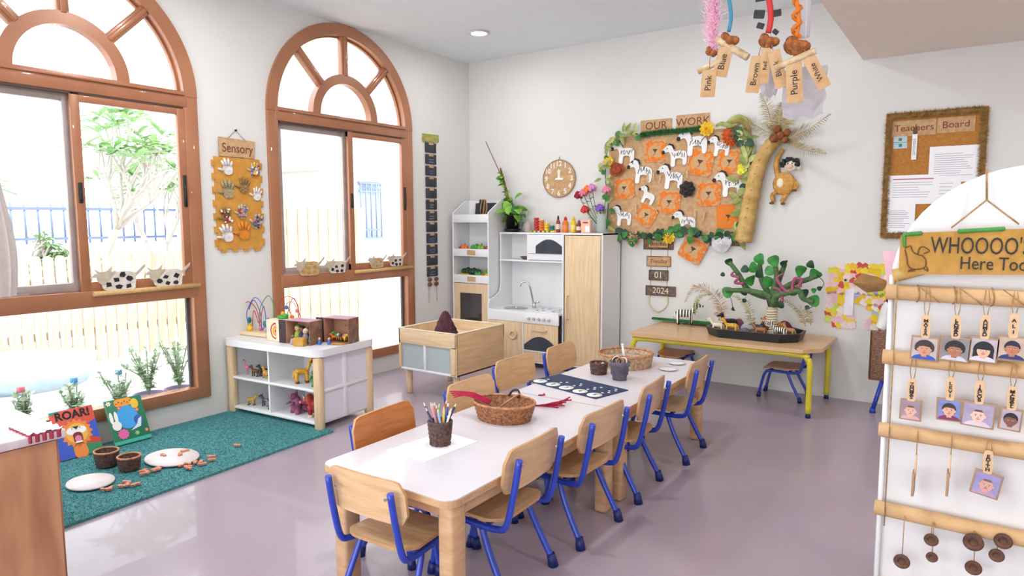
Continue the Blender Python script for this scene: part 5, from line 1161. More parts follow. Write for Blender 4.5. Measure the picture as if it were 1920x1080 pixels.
def cow(y, label, patch, seed, s=1, z=.905, off=.035, headless=False, c2=None):
    random.seed(seed); t = thing('paper_cow', label, 'paper animal', (XL+off, y, z), PI/2, 'paper cows along the window ledges'); t.scale = (s, 1, s)
    body = sm2([(-.10, .02), (-.085, .0), (-.06, -.005), (.07, -.005), (.085, .02), (.09, .07), (.07, .10), (.0, .105), (-.06, .095), (-.1, .07)], 3)
    ob('body_card', MB().prism(body, .004, 0), c2 or COWW, t)
    hd = [(-.165, .075), (-.135, .10), (-.125, .095), (-.14, .125), (-.11, .105), (-.075, .11), (-.04, .14), (-.05, .105), (-.02, .11), (-.05, .08), (-.07, .05), (-.10, .03), (-.125, .05), (-.13, .075)]
    ob('head_card', MB().prism(hd, .004, -.005), COWH, t)
    ob('tail_card', MB().prism([(.075, .085), (.10, .10), (.14, .135), (.15, .14), (.145, .12), (.11, .085), (.085, .065)], .003, -.0), COWH, t)
    for i, (cx, cz) in enumerate(((-.065, .03), (-.02, .055), (-.01, .015), (.05, .06), (.045, .015), (.015, .085))):
        if i == 5 and seed % 2: continue
        n = random.randint(4, 6); Q = [((.02+random.uniform(-.004, .006))*math.cos(2*PI*k/n+seed)+cx, (.016+random.uniform(-.003, .004))*math.sin(2*PI*k/n+seed)+cz) for k in range(n)]
        ob('patch', MB().prism(Q, .0012, -.0045), patch, t)
    return t
cow(-4.02, 'tan patched white paper cow at the far left on the near window ledge', SPTAN, 3, 1.15, .87, .03)
cow(-3.27, 'black patched paper cow on the near window rod, left of the pair', DK, 4, 1.0)
cow(-2.98, 'black patched paper cow on the near window rod, right of the pair', DK, 5, .95)
cow(-1.90, 'tan spotted paper cow at the left on the far window ledge', SPTAN, 6, .95, .895, .03, c2=mat('cow_tan_card', '#cdb48c', .85, c2='#b79a68', scale=30))
cow(-1.63, 'black patched white paper cow in the middle of the far window ledge', DK, 7, .85, .895, .03)
cow(-1.21, 'small tan paper cow at the left on the far window rod', SPTAN, 8, .75, .912, c2=mat('cow_tan_card2', '#c9b392', .85))
cow(-.98, 'small black spotted paper cow at the right on the far window rod', DK, 9, .8, .912)
DOW = mat('paper_dowel', '#d3ab72', .6, c2='#c39a60', stretch=(1, 9, 9))
for (a, b, lb) in ((-3.42, -2.78, 'long tan dowel rod fixed across the near window ledge'), (-1.45, -.78, 'tan dowel rod fixed across the far window ledge')):
    tag(ob('dowel_rod', MB().cyl((0, a, 0), (0, b, 0), .0145, n=16), DOW, None, (XL+.036, 0, .887)), lb, 'rod')

# ---------------------------------------------------------------- back wall: clock, work board, palm, dates, teachers board, toucan
t = W('B', 1.0, 1.672, .0, 'cardboard_clock', 'round brown cardboard clock with white numbers above the toy kitchen', 'clock')
ob('clock_face', MB().prism(ring2(.168, 48), .012, -.002), KRAFT, t); ob('rim', MB().tube([(.166*math.cos(a*PI/24), -.014, .166*math.sin(a*PI/24)) for a in range(48)], .005, 6, True), mat('clock_edge', '#a58a6a', .8), t)
WN = mat('number_white', '#efe8e0', .7)
for k in range(1, 13):
    a = PI/2-k*PI/6; text(str(k), .062, WN, t, (.132*math.cos(a), -.015, .132*math.sin(a)), (PI/2, 0, 0), off=.002, ext=.002)
ob('clock_hand', MB().prism([(-.012, -.01), (.012, -.01), (.012, .06), (.022, .06), (0, .088), (-.02, .06), (-.012, .06)], .003, -.015), WN, t); ob('clock_hand', MB().prism([(-.045, -.018), (-.03, -.01), (.04, -.014), (.05, -.006), (.045, .008), (-.03, .008)], .003, -.018), WN, t)
ob('hanging_loop', MB().tube([(-.008, -.008, .165), (0, -.004, .2), (.008, -.008, .165)], .0025, 5), STRING, t)

BX0, BX1, BZ0, BZ1 = 1.50, 2.68, 1.18, 2.0
t = thing('display_board', 'large brown kraft display board framed with leaves, full of zebras and lions', 'display board', (0, YB, 0))
ob('backing', MB().b2((BX0, -.012, BZ0), (BX1, -.001, BZ1)), KRAFT, t)
random.seed(2)
for i in range(4):
    for j in range(3):
        if (i, j) in ((0, 2),): continue
        x = BX0+.15+i*.29; z = BZ0+.14+j*.27; ob('kraft_sheet', MB().prism(rr(.27, .25, .01, 3, x, z), .002, -.012), KRAFT, t)
# title cards
for (lb, a, b, tx_) in (('kraft card lettered OUR above the display board', (1.782, 2.108), (2.052, 2.026), 'OUR'), ('kraft card lettered WORK above the display board', (2.09, 2.124), (2.362, 2.023), 'WORK')):
    w_ = b[0]-a[0]; h_ = a[1]-b[1]+.02; o = thing('title_card', lb, 'card', ((a[0]+b[0])/2, YB-.003, (a[1]+b[1])/2)); ob('card', MB().prism(rr(w_, h_, .004, 2), .004, 0), KRAFT, o); text(tx_, .085, mat('brown_ink'  , '#7a3c2c'), o, (0, -.005, 0), (PI/2, 0, 0), sx=1.05)
# lions
def lion_mat():
    m = mat('lion_card', '#c79f72', .8); n = m.node_tree.nodes; l = m.node_tree.links; b = n['Principled BSDF']
    tc = n.new('ShaderNodeTexCoord'); ns = n.new('ShaderNodeTexNoise'); ns.inputs['Scale'].default_value = 28; l.new(tc.outputs['Object'], ns.inputs[0])
    ln = n.new('ShaderNodeVectorMath'); ln.operation = 'LENGTH'; l.new(tc.outputs['Object'], ln.inputs[0])
    ab = n.new('ShaderNodeVectorMath'); ab.operation = 'ABSOLUTE'; l.new(tc.outputs['Object'], ab.inputs[0]); sp = n.new('ShaderNodeSeparateXYZ'); l.new(ab.outputs[0], sp.inputs[0])
    mxx = n.new('ShaderNodeMath'); mxx.operation = 'MAXIMUM'; l.new(sp.outputs[0], mxx.inputs[0]); l.new(sp.outputs[2], mxx.inputs[1]); mixd = n.new('ShaderNodeMath'); mixd.operation = 'MULTIPLY_ADD'; mixd.inputs[1].default_value = .85; l.new(mxx.outputs[0], mixd.inputs[0])
    l5 = n.new('ShaderNodeMath'); l5.operation = 'MULTIPLY'; l5.inputs[1].default_value = .25; l.new(ln.outputs['Value'], l5.inputs[0]); l.new(l5.outputs[0], mixd.inputs[2])
    ad = n.new('ShaderNodeMath'); ad.operation = 'MULTIPLY_ADD'; ad.inputs[1].default_value = .13; l.new(ns.outputs[0], ad.inputs[0]); l.new(mixd.outputs[0], ad.inputs[2])
    r = n.new('ShaderNodeValToRGB'); e = r.color_ramp.elements; e[0].position = .112; e[0].color = lin('#c79f72'); e[1].position = .122; e[1].color = lin('#e58428')
    q = e.new(.150); q.color = lin('#dd6f1e'); q = e.new(.160); q.color = lin('#c79f72')
    l.new(ad.outputs[0], r.inputs[0]); l.new(r.outputs[0], b.inputs['Base Color']); return m
LM = lion_mat(); LFULL = mat('lion_full_orange', '#e07a24', .8, c2='#c79460', scale=22, bias=(.25, .45)); NOSE = mat('lion_nose', '#5a3a30', .8)
def lion(x, z, s, rot, label, m=None, off=.016):
    t = thing('paper_lion', label, 'paper animal', (x, YB-off, z), 0, 'painted paper lions'); t.rotation_euler = (0, math.radians(rot), 0); t.scale = (s, 1, s)
    ob('lion_card', MB().prism(rr(.185, .185, .03, 5), .004, 0), m or LM, t); ob('nose', MB().prism([(-.022, .014), (.022, .014), (0, -.014)], .002, -.0045), NOSE, t)
    ob('muzzle_line', MB().tube([(0, -.0055, -.01), (0, -.0055, -.028), (-.012, -.0055, -.034)], .0015, 4), NOSE, t)
for (x, z, s, r, lb, m) in ((1.918, 1.864, 1, 3, 'painted lion card at the top left, right of the first zebra', None), (2.297, 1.754, 1.15, 12, 'large tilted lion card at the centre top of the board', None), (2.528, 1.746, 1, 2, 'lion card at the upper right under the patterned zebra', None), (1.645, 1.568, 1, -3, 'lion card at the left edge below the red brown disc', None),
    (2.047, 1.444, 1.05, 4, 'lion card in the middle of the board below a zebra', None), (2.372, 1.505, 1.05, 0, 'lion card right of the black crumpled disc', None), (2.532, 1.324, 1, -2, 'solid orange lion card at the bottom right of the board', LFULL), (1.848, 1.341, .95, 32, 'diamond tilted lion card at the bottom left of the board', None), (2.257, 1.064, 1.1, 28, 'tilted lion card hanging off the bottom edge of the board', None)):
    lion(x, z, s, r, lb, m, .016 if z > 1.2 else .018)
# zebras
ZB = mat('zebra_paper', '#efece9', .8); 
def zebra(x, z, s, label, seed, flip=1, stripes=True, rot=0, stripe=INK):
    random.seed(seed); t = thing('paper_zebra', label, 'paper animal', (x, YB-.024, z), 0, 'cut out paper zebras'); t.scale = (s*flip, 1, s); t.rotation_euler = (0, math.radians(rot), 0)
    body = sm2([(-.10, .03), (-.085, .055), (-.055, .075), (-.03, .065), (-.01, .03), (.04, .032), (.075, .02), (.085, -.01), (.08, -.07), (.055, -.07), (.05, -.03), (.0, -.03), (-.005, -.08), (-.035, -.08), (-.035, -.02), (-.05, .02), (-.075, .02), (-.095, .01)], 3)
    ob('body_card', MB().prism(body, .003, 0), ZB, t)
    ob('muzzle', MB().prism(ring2(.014, 12, .013, -.094, .022), .0015, -.003), INK, t)
    ob('mane', MB().prism([(-.065, .07), (-.05, .086), (-.02, .078), (-.004, .045), (-.012, .042), (-.028, .066), (-.05, .074)], .002, -.003), INK, t)
    ob('eye', MB().prism(ring2(.004, 8, .004, -.065, .05), .002, -.003), INK, t)
    if stripes:
        for k in range(8):
            cx = -.02+.012*k+random.uniform(-.003, .003); cz = random.uniform(-.01, .02); a = random.uniform(-.9, .9); dx, dz = math.sin(a)*.014, math.cos(a)*.016; w_ = .0022
            ob('stripe', MB().prism([(cx-dx-w_, cz-dz), (cx-dx+w_, cz-dz), (cx+dx+w_, cz+dz), (cx+dx-w_, cz+dz)], .001, -.0032), stripe, t)
for i, (x, z, s, lb, r) in enumerate(((1.641, 1.868, 1.15, 'paper zebra in the top left corner of the board', 4), (2.097, 1.82, 1.1, 'paper zebra left of the large tilted lion', 0), (2.241, 1.916, 1.3, 'large paper zebra at the top centre under the word card', 0), (2.45, 1.869, .95, 'black patched paper zebra at the top right behind the large one', 8), (1.798, 1.705, 1.2, 'paper zebra in the second row with pegs under it', 5),
    (2.06, 1.65, 1.2, 'paper zebra at the centre left of the black disc', 6), (2.529, 1.579, 1.2, 'paper zebra at the right edge of the board', 0), (1.629, 1.338, 1.05, 'paper zebra at the bottom left corner of the board', 3), (2.185, 1.291, 1.05, 'paper zebra at the bottom centre of the board', 2))):
    zebra(x, z, s, lb, 50+i, 1, True, r)
x, z = 1.859, 1.504; zebra(x, z, .85, 'plain white stripeless paper zebra left of the middle lion', 77, 1, False, 25)
# pegs
for i, (x, z, lb) in enumerate(((1.861, 1.649, 'left peg under the second row zebra'), (1.913, 1.656, 'right peg under the second row zebra'), (1.969, 1.628, 'peg beside the centre zebra'), (2.199, 1.662, 'peg under the large tilted lion'), (2.272, 1.342, 'left peg above the bottom leaves'), (2.342, 1.325, 'right peg above the bottom leaves'), (1.76, 1.395, 'peg holding the diamond tilted lion'))):
    t = thing('clothes_peg', 'small wooden clothes '+lb, 'peg', (x, YB-.0275, z), 0, 'wooden pegs on the display board'); t.rotation_euler = (0, .1*(i % 3)-.05, 0)
    for s in (-1, 1): ob('peg_half', MB().rbox((s*.0045, -.004, 0), (.007, .008, .07), .002), mat('peg_wood', '#dcb88c', .6), t)
    ob('spring', MB().cyl((-.009, -.005, .008), (.009, -.005, .008), .0035, n=8), CH, t)
# discs and flowers
def ruffle(name, label, x, z, r, mt, cat, layers=3, n=9, off=.03, depth=.03, core=None, ry=1, grp=None, amp=.09):
    t = thing(name, label, cat, (x, YB-off, z), 0, grp); random.seed(int(x*1000)); m = MB()
    for q in range(layers):
        rr_ = r*(1-q/(layers+.6)); y0 = -depth*q/layers
        def f(u, v, rr_=rr_, y0=y0, q=q):
            a = u*2*PI; w_ = 1-amp+amp*math.cos(n*a+q*1.3); rad = rr_*v*w_; return (rad*math.cos(a), y0-.012*math.sin(v*PI*.6)*(1+3*amp*math.cos(n*a+q))-.004, rad*math.sin(a)*ry)
        m.grid(f, n*5, 4, 0)
    ob('petals', m, mt, t)
    if core: ob('centre', MB().ball((0, -depth-.006, 0), (r*.2, .01, r*.2)), core, t)
    return t
RUST = mat('rust_felt', '#a8502c', .95, c2='#8a3c22', scale=60, bump=.8); ORF = mat('orange_feather', '#d9622a', .95, c2='#b3451c', scale=40, bump=.8)
x, z = 1.588, 1.727; ruffle('felt_disc', 'rust red felt disc clipped to the left edge of the board', x, z, .075, RUST, 'disc', 2, 3, ry=.85)
x, z = 1.745, 1.148; ruffle('felt_disc', 'mottled rust and cream disc at the bottom left corner of the board', x, z, .072, mat('mottled_rust', '#b5583c', .95, c2='#e0b8a0', scale=50, bump=.8), 'disc', 3, 11)
x, z = 2.551, 1.935; ruffle('feather_pompom', 'fluffy orange disc in the top right corner of the board', x, z, .085, ORF, 'disc', 4, 15, depth=.05)
x, z = 2.206, 1.543; ruffle('black_crumple', 'black crumpled paper disc in the middle of the board', x, z, .07, mat('crumpled_black', '#3a332f', .7, c2='#15110f', scale=60, bump=1), 'disc', 3, 7, depth=.04)
YP = mat('yellow_petal', '#f1cf24', .7, c2='#dba818', scale=30)
x, z = 2.358, 2.003; ruffle('yellow_flower', 'yellow flower on the top leaf garland', x, z, .06, YP, 'flower', 3, 10, off=.045, core=ORANGE)
x, z = 2.067, 1.157; ruffle('yellow_flower', 'yellow flower on the bottom leaf garland', x, z, .055, YP, 'flower', 3, 10, off=.045, core=ORANGE)
x, z = 1.507, 1.799; ruffle('yellow_flower', 'yellow leafy flower on the left edge of the board', x, z, .05, YP, 'flower', 2, 6, off=.035)
x, z = 2.647, 1.68; ruffle('yellow_flower', 'yellow flower on the right husk border', x, z, .055, mat('lemon_petal', '#e8dc3a', .7), 'flower', 2, 5, off=.035)
x, z = 2.492, 1.128; ruffle('white_rose', 'large white paper rose on the bottom edge of the board', x, z, .082, mat('rose_white', '#e6e4e6', .7, c2='#c4c2c8', scale=20), 'flower', 6, 5, off=.035, depth=.04, amp=.04)
# leaf garlands: leaves as parts
def garland(name, label, pts, lm, n, seed, spread=.035, s=.8, off=.05, twig=LEAFD):
    random.seed(seed); t = thing(name, label, 'garland', (0, YB-off, 0)); S = spline([(a, 0, b) for a, b in pts], 12); ob('twig', MB().tube(S, .004, 5), twig, t)
    for i in range(n):
        p = S[int(i*(len(S)-1)/n)]; a = random.uniform(0, 2*PI); o = link('leaf', random.choice(lm), t, (p.x+random.uniform(-spread, spread), p.y-random.uniform(.004, .03), p.z+random.uniform(-spread, spread)))
        o.rotation_euler = (PI/2+random.uniform(-.3, .3), a, random.uniform(-.3, .3)); k = s*random.uniform(.75, 1.25); o.scale = (k, k, k)
HL = [leafmesh(.11, .02, HUSK), leafmesh(.095, .018, mat('olive_leaf', '#9aa35a', .7, c2='#6f7c3c', scale=20)), leafmesh(.08, .024, mat('pale_olive', '#c3c684', .7, c2='#9aa35f', scale=20))]
GL = [LFS[1], LFS[3], LFS[1]]
garland('vine_garland', 'pale olive leaf garland down the left edge of the board', [(1.774, 2.009), (1.604, 1.994), (1.505, 1.903), (1.483, 1.677), (1.511, 1.449), (1.499, 1.219)], HL+[LFS[1]], 54, 1)
garland('bottom_garland', 'dark green leaf garland along the bottom edge of the board', [(1.581, 1.174), (1.691, 1.138), (1.885, 1.159), (2.079, 1.196), (2.25, 1.189), (2.423, 1.173), (2.638, 1.217)], GL+[LFS[3]], 56, 2, s=.9)
garland('husk_garland', 'dried husk and vine garland down the right edge of the board', [(2.615, 1.963), (2.672, 1.791), (2.658, 1.591), (2.665, 1.388), (2.663, 1.184)], HL+[HL[0], LFS[3]], 60, 3, s=1.0)
t = thing('tinsel_garland', 'thick dark green tinsel garland along the top edge of the board', 'garland', (0, YB-.03, 0)); random.seed(9); m = MB()
S = spline([(a, 0, b) for a, b in ((1.803, 1.998), (1.961, 2.008), (2.142, 2.007), (2.324, 2.013))], 30)
for p in S:
    for k in range(26):
        d = Vector((random.uniform(-1, 1), random.uniform(-1, .4), random.uniform(-1, 1))).normalized()*random.uniform(.025, .045); w_ = d.cross(Vector((0, 1, .3))).normalized()*.002; m.add([p-w_, p+w_, p+d], [(0, 1, 2)], 0, None, False)
ob('tinsel_core', MB().tube(S, .012, 6), LEAFD, t); ob('tinsel_blades', m, mat('tinsel_green', '#2c7a2e', .6, c2='#1a5422', scale=30), t)['kind'] = 'stuff'
# corner husk bow at the top right
t = thing('dried_leaf_bow', 'large curled dried leaf draped over the top right corner of the board', 'dried leaf', (0, YB-.03, 0))
def lf(P, w0, mt, nm='dried_leaf'):
    S = spline([(a, -.02-.02*math.sin(i), b) for i, (a, b) in enumerate(P)], 6); n = len(S); V = []; F = []
    for i, p in enumerate(S):
        d = (S[min(i+1, n-1)]-S[max(i-1, 0)]).normalized(); s_ = Vector((-d.z, 0, d.x)); w_ = w0*math.sin(PI*min(.97, .08+i/n))**.7
        V += [p-s_*w_, p+Vector((0, -.012, 0)), p+s_*w_]
    for i in range(n-1):
        for j in (0, 1): F.append((i*3+j, i*3+j+1, (i+1)*3+j+1, (i+1)*3+j))
    ob(nm, MB().add(V, F), mt, t)
lf([(2.425, 2.018), (2.475, 2.03), (2.545, 2.008), (2.613, 2.027)], .018, HUSK); lf([(2.507, 2.035), (2.583, 2.069), (2.652, 2.047), (2.724, 1.994)], .022, HUSK); lf([(2.524, 2.018), (2.596, 2.044), (2.661, 2.015), (2.694, 1.965)], .018, mat('brown_husk', '#a8904a', .8, c2='#7c6a34', scale=25)); lf([(2.625, 2.026), (2.616, 1.907), (2.669, 1.751), (2.649, 1.632)], .018, HL[2].materials[0])
# ---- palm tree of kraft paper
t = thing('paper_palm', 'golden brown paper palm tree right of the display board with dried fronds', 'paper palm tree', (0, YB-.025, 0))
TP = [(2.665, 1.135), (2.698, 1.347), (2.734, 1.568), (2.779, 1.745), (2.863, 1.866), (2.926, 1.908)]
S = spline([(a, -.05, b) for a, b in TP], 10); n = len(S); rad = [(.065-.022*abs(i/n-.0)*1.0)*(1+.06*math.sin(i*1.7)) for i in range(n)]
ob('trunk', MB().tube([(p.x, -.045, p.z) for p in S], rad, 16), KRAFTD, t)
random.seed(61)
for i in range(0, n, 3):
    p = S[i]; r = rad[i]; a = random.uniform(-.3, .3); ob('paper_fold', MB().tube([(p.x-r*.95, -.05, p.z+.01+a*.05), (p.x, -.05-r*.95, p.z-.005), (p.x+r*.95, -.05, p.z+.01-a*.05)], [.004, .007, .004], 6), KRAFTD, t)
c0 = (2.911, 1.902)
for P in ([2.859, 1.995, 2.828, 2.114, 2.794, 2.206], [2.945, 1.988, 2.994, 2.06, 3.066, 2.092], [2.993, 1.896, 3.119, 1.932, 3.259, 2.018], [2.996, 1.83, 3.106, 1.785, 3.242, 1.751], [2.823, 1.939, 2.724, 2.002, 2.637, 2.025], [2.908, 1.991, 2.931, 2.077, 2.955, 2.121]):
    V = [(c0[0], -.08, c0[1])]+[(P[i], -.09-.02*i, P[i+1]) for i in range(0, 6, 2)]
    frond(V, '', mt=STRAW, L=.085, dens=10, droop=.5, r=.005, parent=t, ys=.15)
for (px, r) in (((2.882, 1.888), .035), ((2.902, 1.949), .028), ((2.97, 1.921), .026), ((2.957, 1.868), .024), ((2.926, 1.901), .03)): ob('coconut', MB().ball((px[0], -.11, px[1]), r), mat('coconut', '#9a5a2c', .8, c2='#6f3c1c', scale=40, bump=.6), t)
# ---- monkey
t = thing('paper_monkey', 'tan cardboard monkey with black curly hair hanging from the paper palm', 'paper animal', (0, YB-.03, 0)); MK = mat('monkey_card', '#d3a050', .85, c2='#b9843a', scale=40, bump=.5)
def bz(*q): return [(q[i], -.0, q[i+1]) for i in range(0, len(q), 2)]
mb_ = (2.938, 1.562); ob('body', MB().ball((mb_[0], -.01, mb_[1]), (.078, .02, .085)), MK, t); ob('belly', MB().ball((mb_[0]-.022, -.026, mb_[1]+.005), (.026, .008, .036)), CREAM, t)
ob('arm', MB().tube(spline(bz(2.899, 1.602, 2.882, 1.669, 2.883, 1.74, 2.922, 1.816), 5), [.02]*12+[.015]*4, 8), MK, t); ob('arm', MB().tube(spline(bz(2.986, 1.599, 3.017, 1.559, 3.011, 1.52), 5), .016, 8), MK, t)
ob('leg', MB().tube(spline(bz(2.902, 1.512, 2.858, 1.481, 2.867, 1.433), 5), .015, 8), MK, t); ob('leg', MB().tube(spline(bz(2.97, 1.502, 2.949, 1.471, 2.924, 1.428), 5), .015, 8), MK, t)
for q in ((2.856, 1.422), (2.936, 1.416), (3.011, 1.512)): ob('paw', MB().ball((q[0], -.005, q[1]), (.018, .012, .01)), BRN, t)
h = (2.982, 1.692); ob('head', MB().ball((h[0], -.015, h[1]), (.05, .022, .042)), CREAM, t); ob('ear', MB().ball((h[0]+.055, -.01, h[1]-.012), (.02, .01, .022)), CREAM, t); ob('muzzle', MB().ball((h[0]-.005, -.035, h[1]-.008), (.028, .01, .018)), mat('muzzle_pink', '#d9b49c', .8), t)
for s in (-1, 1): ob('eye', MB().ball((h[0]+s*.015, -.038, h[1]+.014), .005), DK, t)
hm = MB(); random.seed(3)
for k in range(36): a = random.uniform(-.3, PI+.4); r = random.uniform(.035, .06); hm.ball((h[0]+r*math.cos(a)*1.05, -.03+random.uniform(-.01, .01), h[1]+.01+r*math.sin(a)*.75), .013, 0, None, 6, 4)
ob('curly_hair', hm, DK, t)
ob('tail', MB().tube(spline([(mb_[0]+.06, 0, mb_[1]-.05), (mb_[0]+.1, -.01, mb_[1]-.02), (mb_[0]+.085, -.01, mb_[1]+.01)], 4), .008, 7), MK, t)
# ---- date cards
t = thing('date_ladder', 'hanging ladder of date cards on strings under the display board', 'calendar', (0, YB-.004, 0))
def dcard(a, b, mt, txt, size, ink, nm='date_card', frame=True):
    cx, cz = (a[0]+b[0])/2, (a[1]+b[1])/2; w_, h_ = abs(b[0]-a[0]), abs(a[1]-b[1]); c = ob(nm, MB().prism(rr(w_, h_, .004, 2, cx, cz), .005, 0), mt, t)
    if frame:
        for (x0, z0, x1, z1) in ((-w_/2, h_/2, w_/2, h_/2), (-w_/2, -h_/2, w_/2, -h_/2), (-w_/2, -h_/2, -w_/2, h_/2), (w_/2, -h_/2, w_/2, h_/2)): ob('card_edge', MB().tube([(cx+x0, -.006, cz+z0), (cx+x1, -.006, cz+z1)], .0025, 4), BRN, c)
    text(txt, size, ink, c, (cx, -.0058, cz), (PI/2, 0, 0)); return c
dcard((1.828, 1.145), (2.087, 1.056), mat('date_brown', '#8a6a48', .8, c2='#5f4630', scale=40), '', .04, INK); o = dcard((1.871, 1.132), (2.046, 1.069), KRAFT, 'October', .045, INK)
o.location = (0, -.006, 0)
dcard((1.859, 0.997), (2.067, 0.915), KRAFT, 'Tuesday', .045, mat('brown_ink', '#7a3c2c')); dcard((1.88, 0.881), (2.047, 0.799), mat('date_grey', '#7d6a5c', .8, c2='#54463e', scale=40), '01', .075, CREAM); dcard((1.854, 0.749), (2.114, 0.67), mat('date_grey', '#7d6a5c'), '2024', .072, CREAM)
for s in (1.892, 0.774)[:1]+(2.038, 0.781)[:1]: ob('side_cord', MB().tube([(s, .002, 1.13), (s, .002, .66)], .002, 5), STRING, t)
ob('bottom_loop', MB().tube(spline([(1.885, -.004, .67), (1.89, -.006, .59), (1.965, -.008, .535), (2.04, -.006, .59), (2.045, -.004, .67)], 6), .006, 7), mat('rope_cream2', '#e0d2b0', .9), t)
x, z = 2.575, 1.134; tag(ob('dark_plaque', MB().rbox((x-.06, -.004, z), (.26, .008, .08), .002), mat('date_grey', '#7d6a5c'), None, (0, YB-.002, 0)), 'dark framed plaque partly behind the white paper rose', 'plaque')
# ---- teachers board
t = thing('teachers_board', 'cork notice board with shaggy raffia border on the back wall', 'notice board', (0, YB, 0))
TX0, TX1, TZ0, TZ1 = 3.60, 4.13, 1.19, 1.99
ob('cork_panel', MB().b2((TX0-.02, -.012, TZ0-.02), (TX1+.02, -.001, TZ1+.02)), CORK, t)
fr = MB(); random.seed(70)
def fringe(ax, az, bx, bz_, n):
    for k in range(n):
        u = random.random(); p = Vector((ax+(bx-ax)*u, -.016-random.random()*.012, az+(bz_-az)*u)); a = random.uniform(0, 2*PI); d = Vector((math.cos(a), random.uniform(-.6, 0), math.sin(a)))*random.uniform(.02, .038); w_ = d.cross(Vector((0, 1, .2))).normalized()*.0016
        fr.add([p-w_, p+w_, p+d], [(0, 1, 2)], 0, None, False)
for q in ((TX0, TZ1, TX1, TZ1), (TX0, TZ0, TX1, TZ0), (TX0, TZ0, TX0, TZ1), (TX1, TZ0, TX1, TZ1)): fringe(*q, 2600)
ob('raffia_fringe', fr, mat('raffia', '#a8804a', .9, c2='#7a5a2c', scale=30), t)['kind'] = 'stuff'
for (a, b, tx_, lb) in (((3.618, 1.955), (3.872, 1.854), 'Teachers', 'kraft card lettered Teachers at the top left of the cork board'), ((3.876, 1.957), (4.083, 1.859), 'Board', 'kraft card lettered Board at the top right of the cork board')):
    o = thing('title_card', lb, 'card', ((a[0]+b[0])/2, YB-.0125, (a[1]+b[1])/2)); ob('card', MB().prism(rr(b[0]-a[0], a[1]-b[1], .003, 2), .003, 0), KRAFT, o); text(tx_, .062, mat('brown_ink', '#7a3c2c'), o, (0, -.004, 0), (PI/2, 0, 0))
def sheet(a, b, lb, lines=10, k=0, head=None, y=.0135, nm='printed_notice'):
    cx, cz = (a[0]+b[0])/2, (a[1]+b[1])/2; w_, h_ = abs(b[0]-a[0]), abs(a[1]-b[1]); o = thing(nm, lb, 'paper', (cx, YB-y-.001*k, cz)); p = ob('paper_sheet', MB().prism(rr(w_, h_, .001, 1), .0008, 0), PAPER, o); m = MB(); random.seed(k)
    for i in range(lines): z = h_/2-.05-i*(h_-.08)/lines; L = w_*random.uniform(.5, .8); m.b2((-w_*.4, -.0012, z-.0015), (-w_*.4+L, -.0009, z+.0015))
    ob('print_lines', m, PAPERG, p)['kind'] = 'stuff'
    if head: ob('heading_rule', MB().b2((-w_*.4, -.0013, h_/2-.03), (w_*.4, -.0009, h_/2-.024)), head, p)
sheet((3.843, 1.773), (4.129, 1.54), 'white printed notice at the right of the cork board', 11, 1); sheet((3.61, 1.594), (3.904, 1.401), 'white notice with a magenta heading rule on the cork board', 7, 2, MAG); sheet((3.612, 1.405), (3.78, 1.202), 'white printed notice at the bottom left of the cork board', 10, 3)
sheet((3.895, 1.583), (4.028, 1.388), 'white printed notice behind the top of the arched name board', 5, 4)
for (a, b, lb) in (((3.63, 1.854), (3.71, 1.813), 'upper small pale blue label card under the Teachers card'), ((3.631, 1.815), (3.712, 1.774), 'lower small pale blue label card under the Teachers card')):
    tag(ob('label_card', MB().prism(rr(b[0]-a[0], a[1]-b[1], .001, 1), .002, 0).prism(rr((b[0]-a[0])*.25, (a[1]-b[1])*.5, .001, 1), .0005, -.002, 1), [mat('pale_blue_card', '#bccfd6', .6), TEAL], None, ((a[0]+b[0])/2, YB-.0125, (a[1]+b[1])/2)), lb, 'card')
x, z = 3.754, 1.8; o = thing('hanging_tag', 'long white tag hanging from a dark clip on the cork board', 'tag', (x, YB-.018, z)); ob('tag_strip', MB().rbox((0, 0, -.02), (.03, .002, .17), .0008), PAPER, o); ob('clip', MB().rbox((0, -.003, .085), (.024, .008, .045), .004), BRN, o); text('SEPTEMBER', .022, PAPERG, o, (0, -.002, -.02), (PI/2, -PI/2, 0))
# ---- toucan collage
t = thing('toucan_collage', 'toucan shaped collage of pastel paper squares low on the back wall', 'collage', (0, YB, 0))
BO = [(3.242, 0.725), (3.25, 0.881), (3.323, 0.973), (3.419, 0.999), (3.521, 0.98), (3.581, 0.971), (3.643, 1.017), (3.714, 1.012), (3.754, 0.831), (3.757, 0.647), (3.705, 0.532), (3.575, 0.512), (3.533, 0.554), (3.549, 0.65), (3.517, 0.697), (3.445, 0.719), (3.404, 0.697), (3.435, 0.622), (3.458, 0.578), (3.405, 0.519), (3.328, 0.528), (3.261, 0.589)]
BO = sm2(BO, 3); ob('collage_base', MB().prism(BO, .004, -.001), mat('collage_base', '#f3e6e2', .8), t)
def inside(p, P):
    c = False; j = len(P)-1
    for i in range(len(P)):
        if (P[i][1] > p[1]) != (P[j][1] > p[1]) and p[0] < (P[j][0]-P[i][0])*(p[1]-P[i][1])/(P[j][1]-P[i][1])+P[i][0]: c = not c
        j = i
    return c
CP = [mat('tissue_'+n_, c_, .8) for n_, c_ in (('yellow', '#f0d33c'), ('pink', '#efc3c8'), ('palepink', '#f3d9da'), ('blue', '#b0b9d6'), ('coral', '#cf4f48'), ('cream', '#f2ead0'), ('gold', '#ecc02a'), ('lime', '#d5de5a'))]
random.seed(91); x0_, x1_ = min(p[0] for p in BO), max(p[0] for p in BO); z0_, z1_ = min(p[1] for p in BO), max(p[1] for p in BO); nn = 0; SQ = {}
zz = z0_
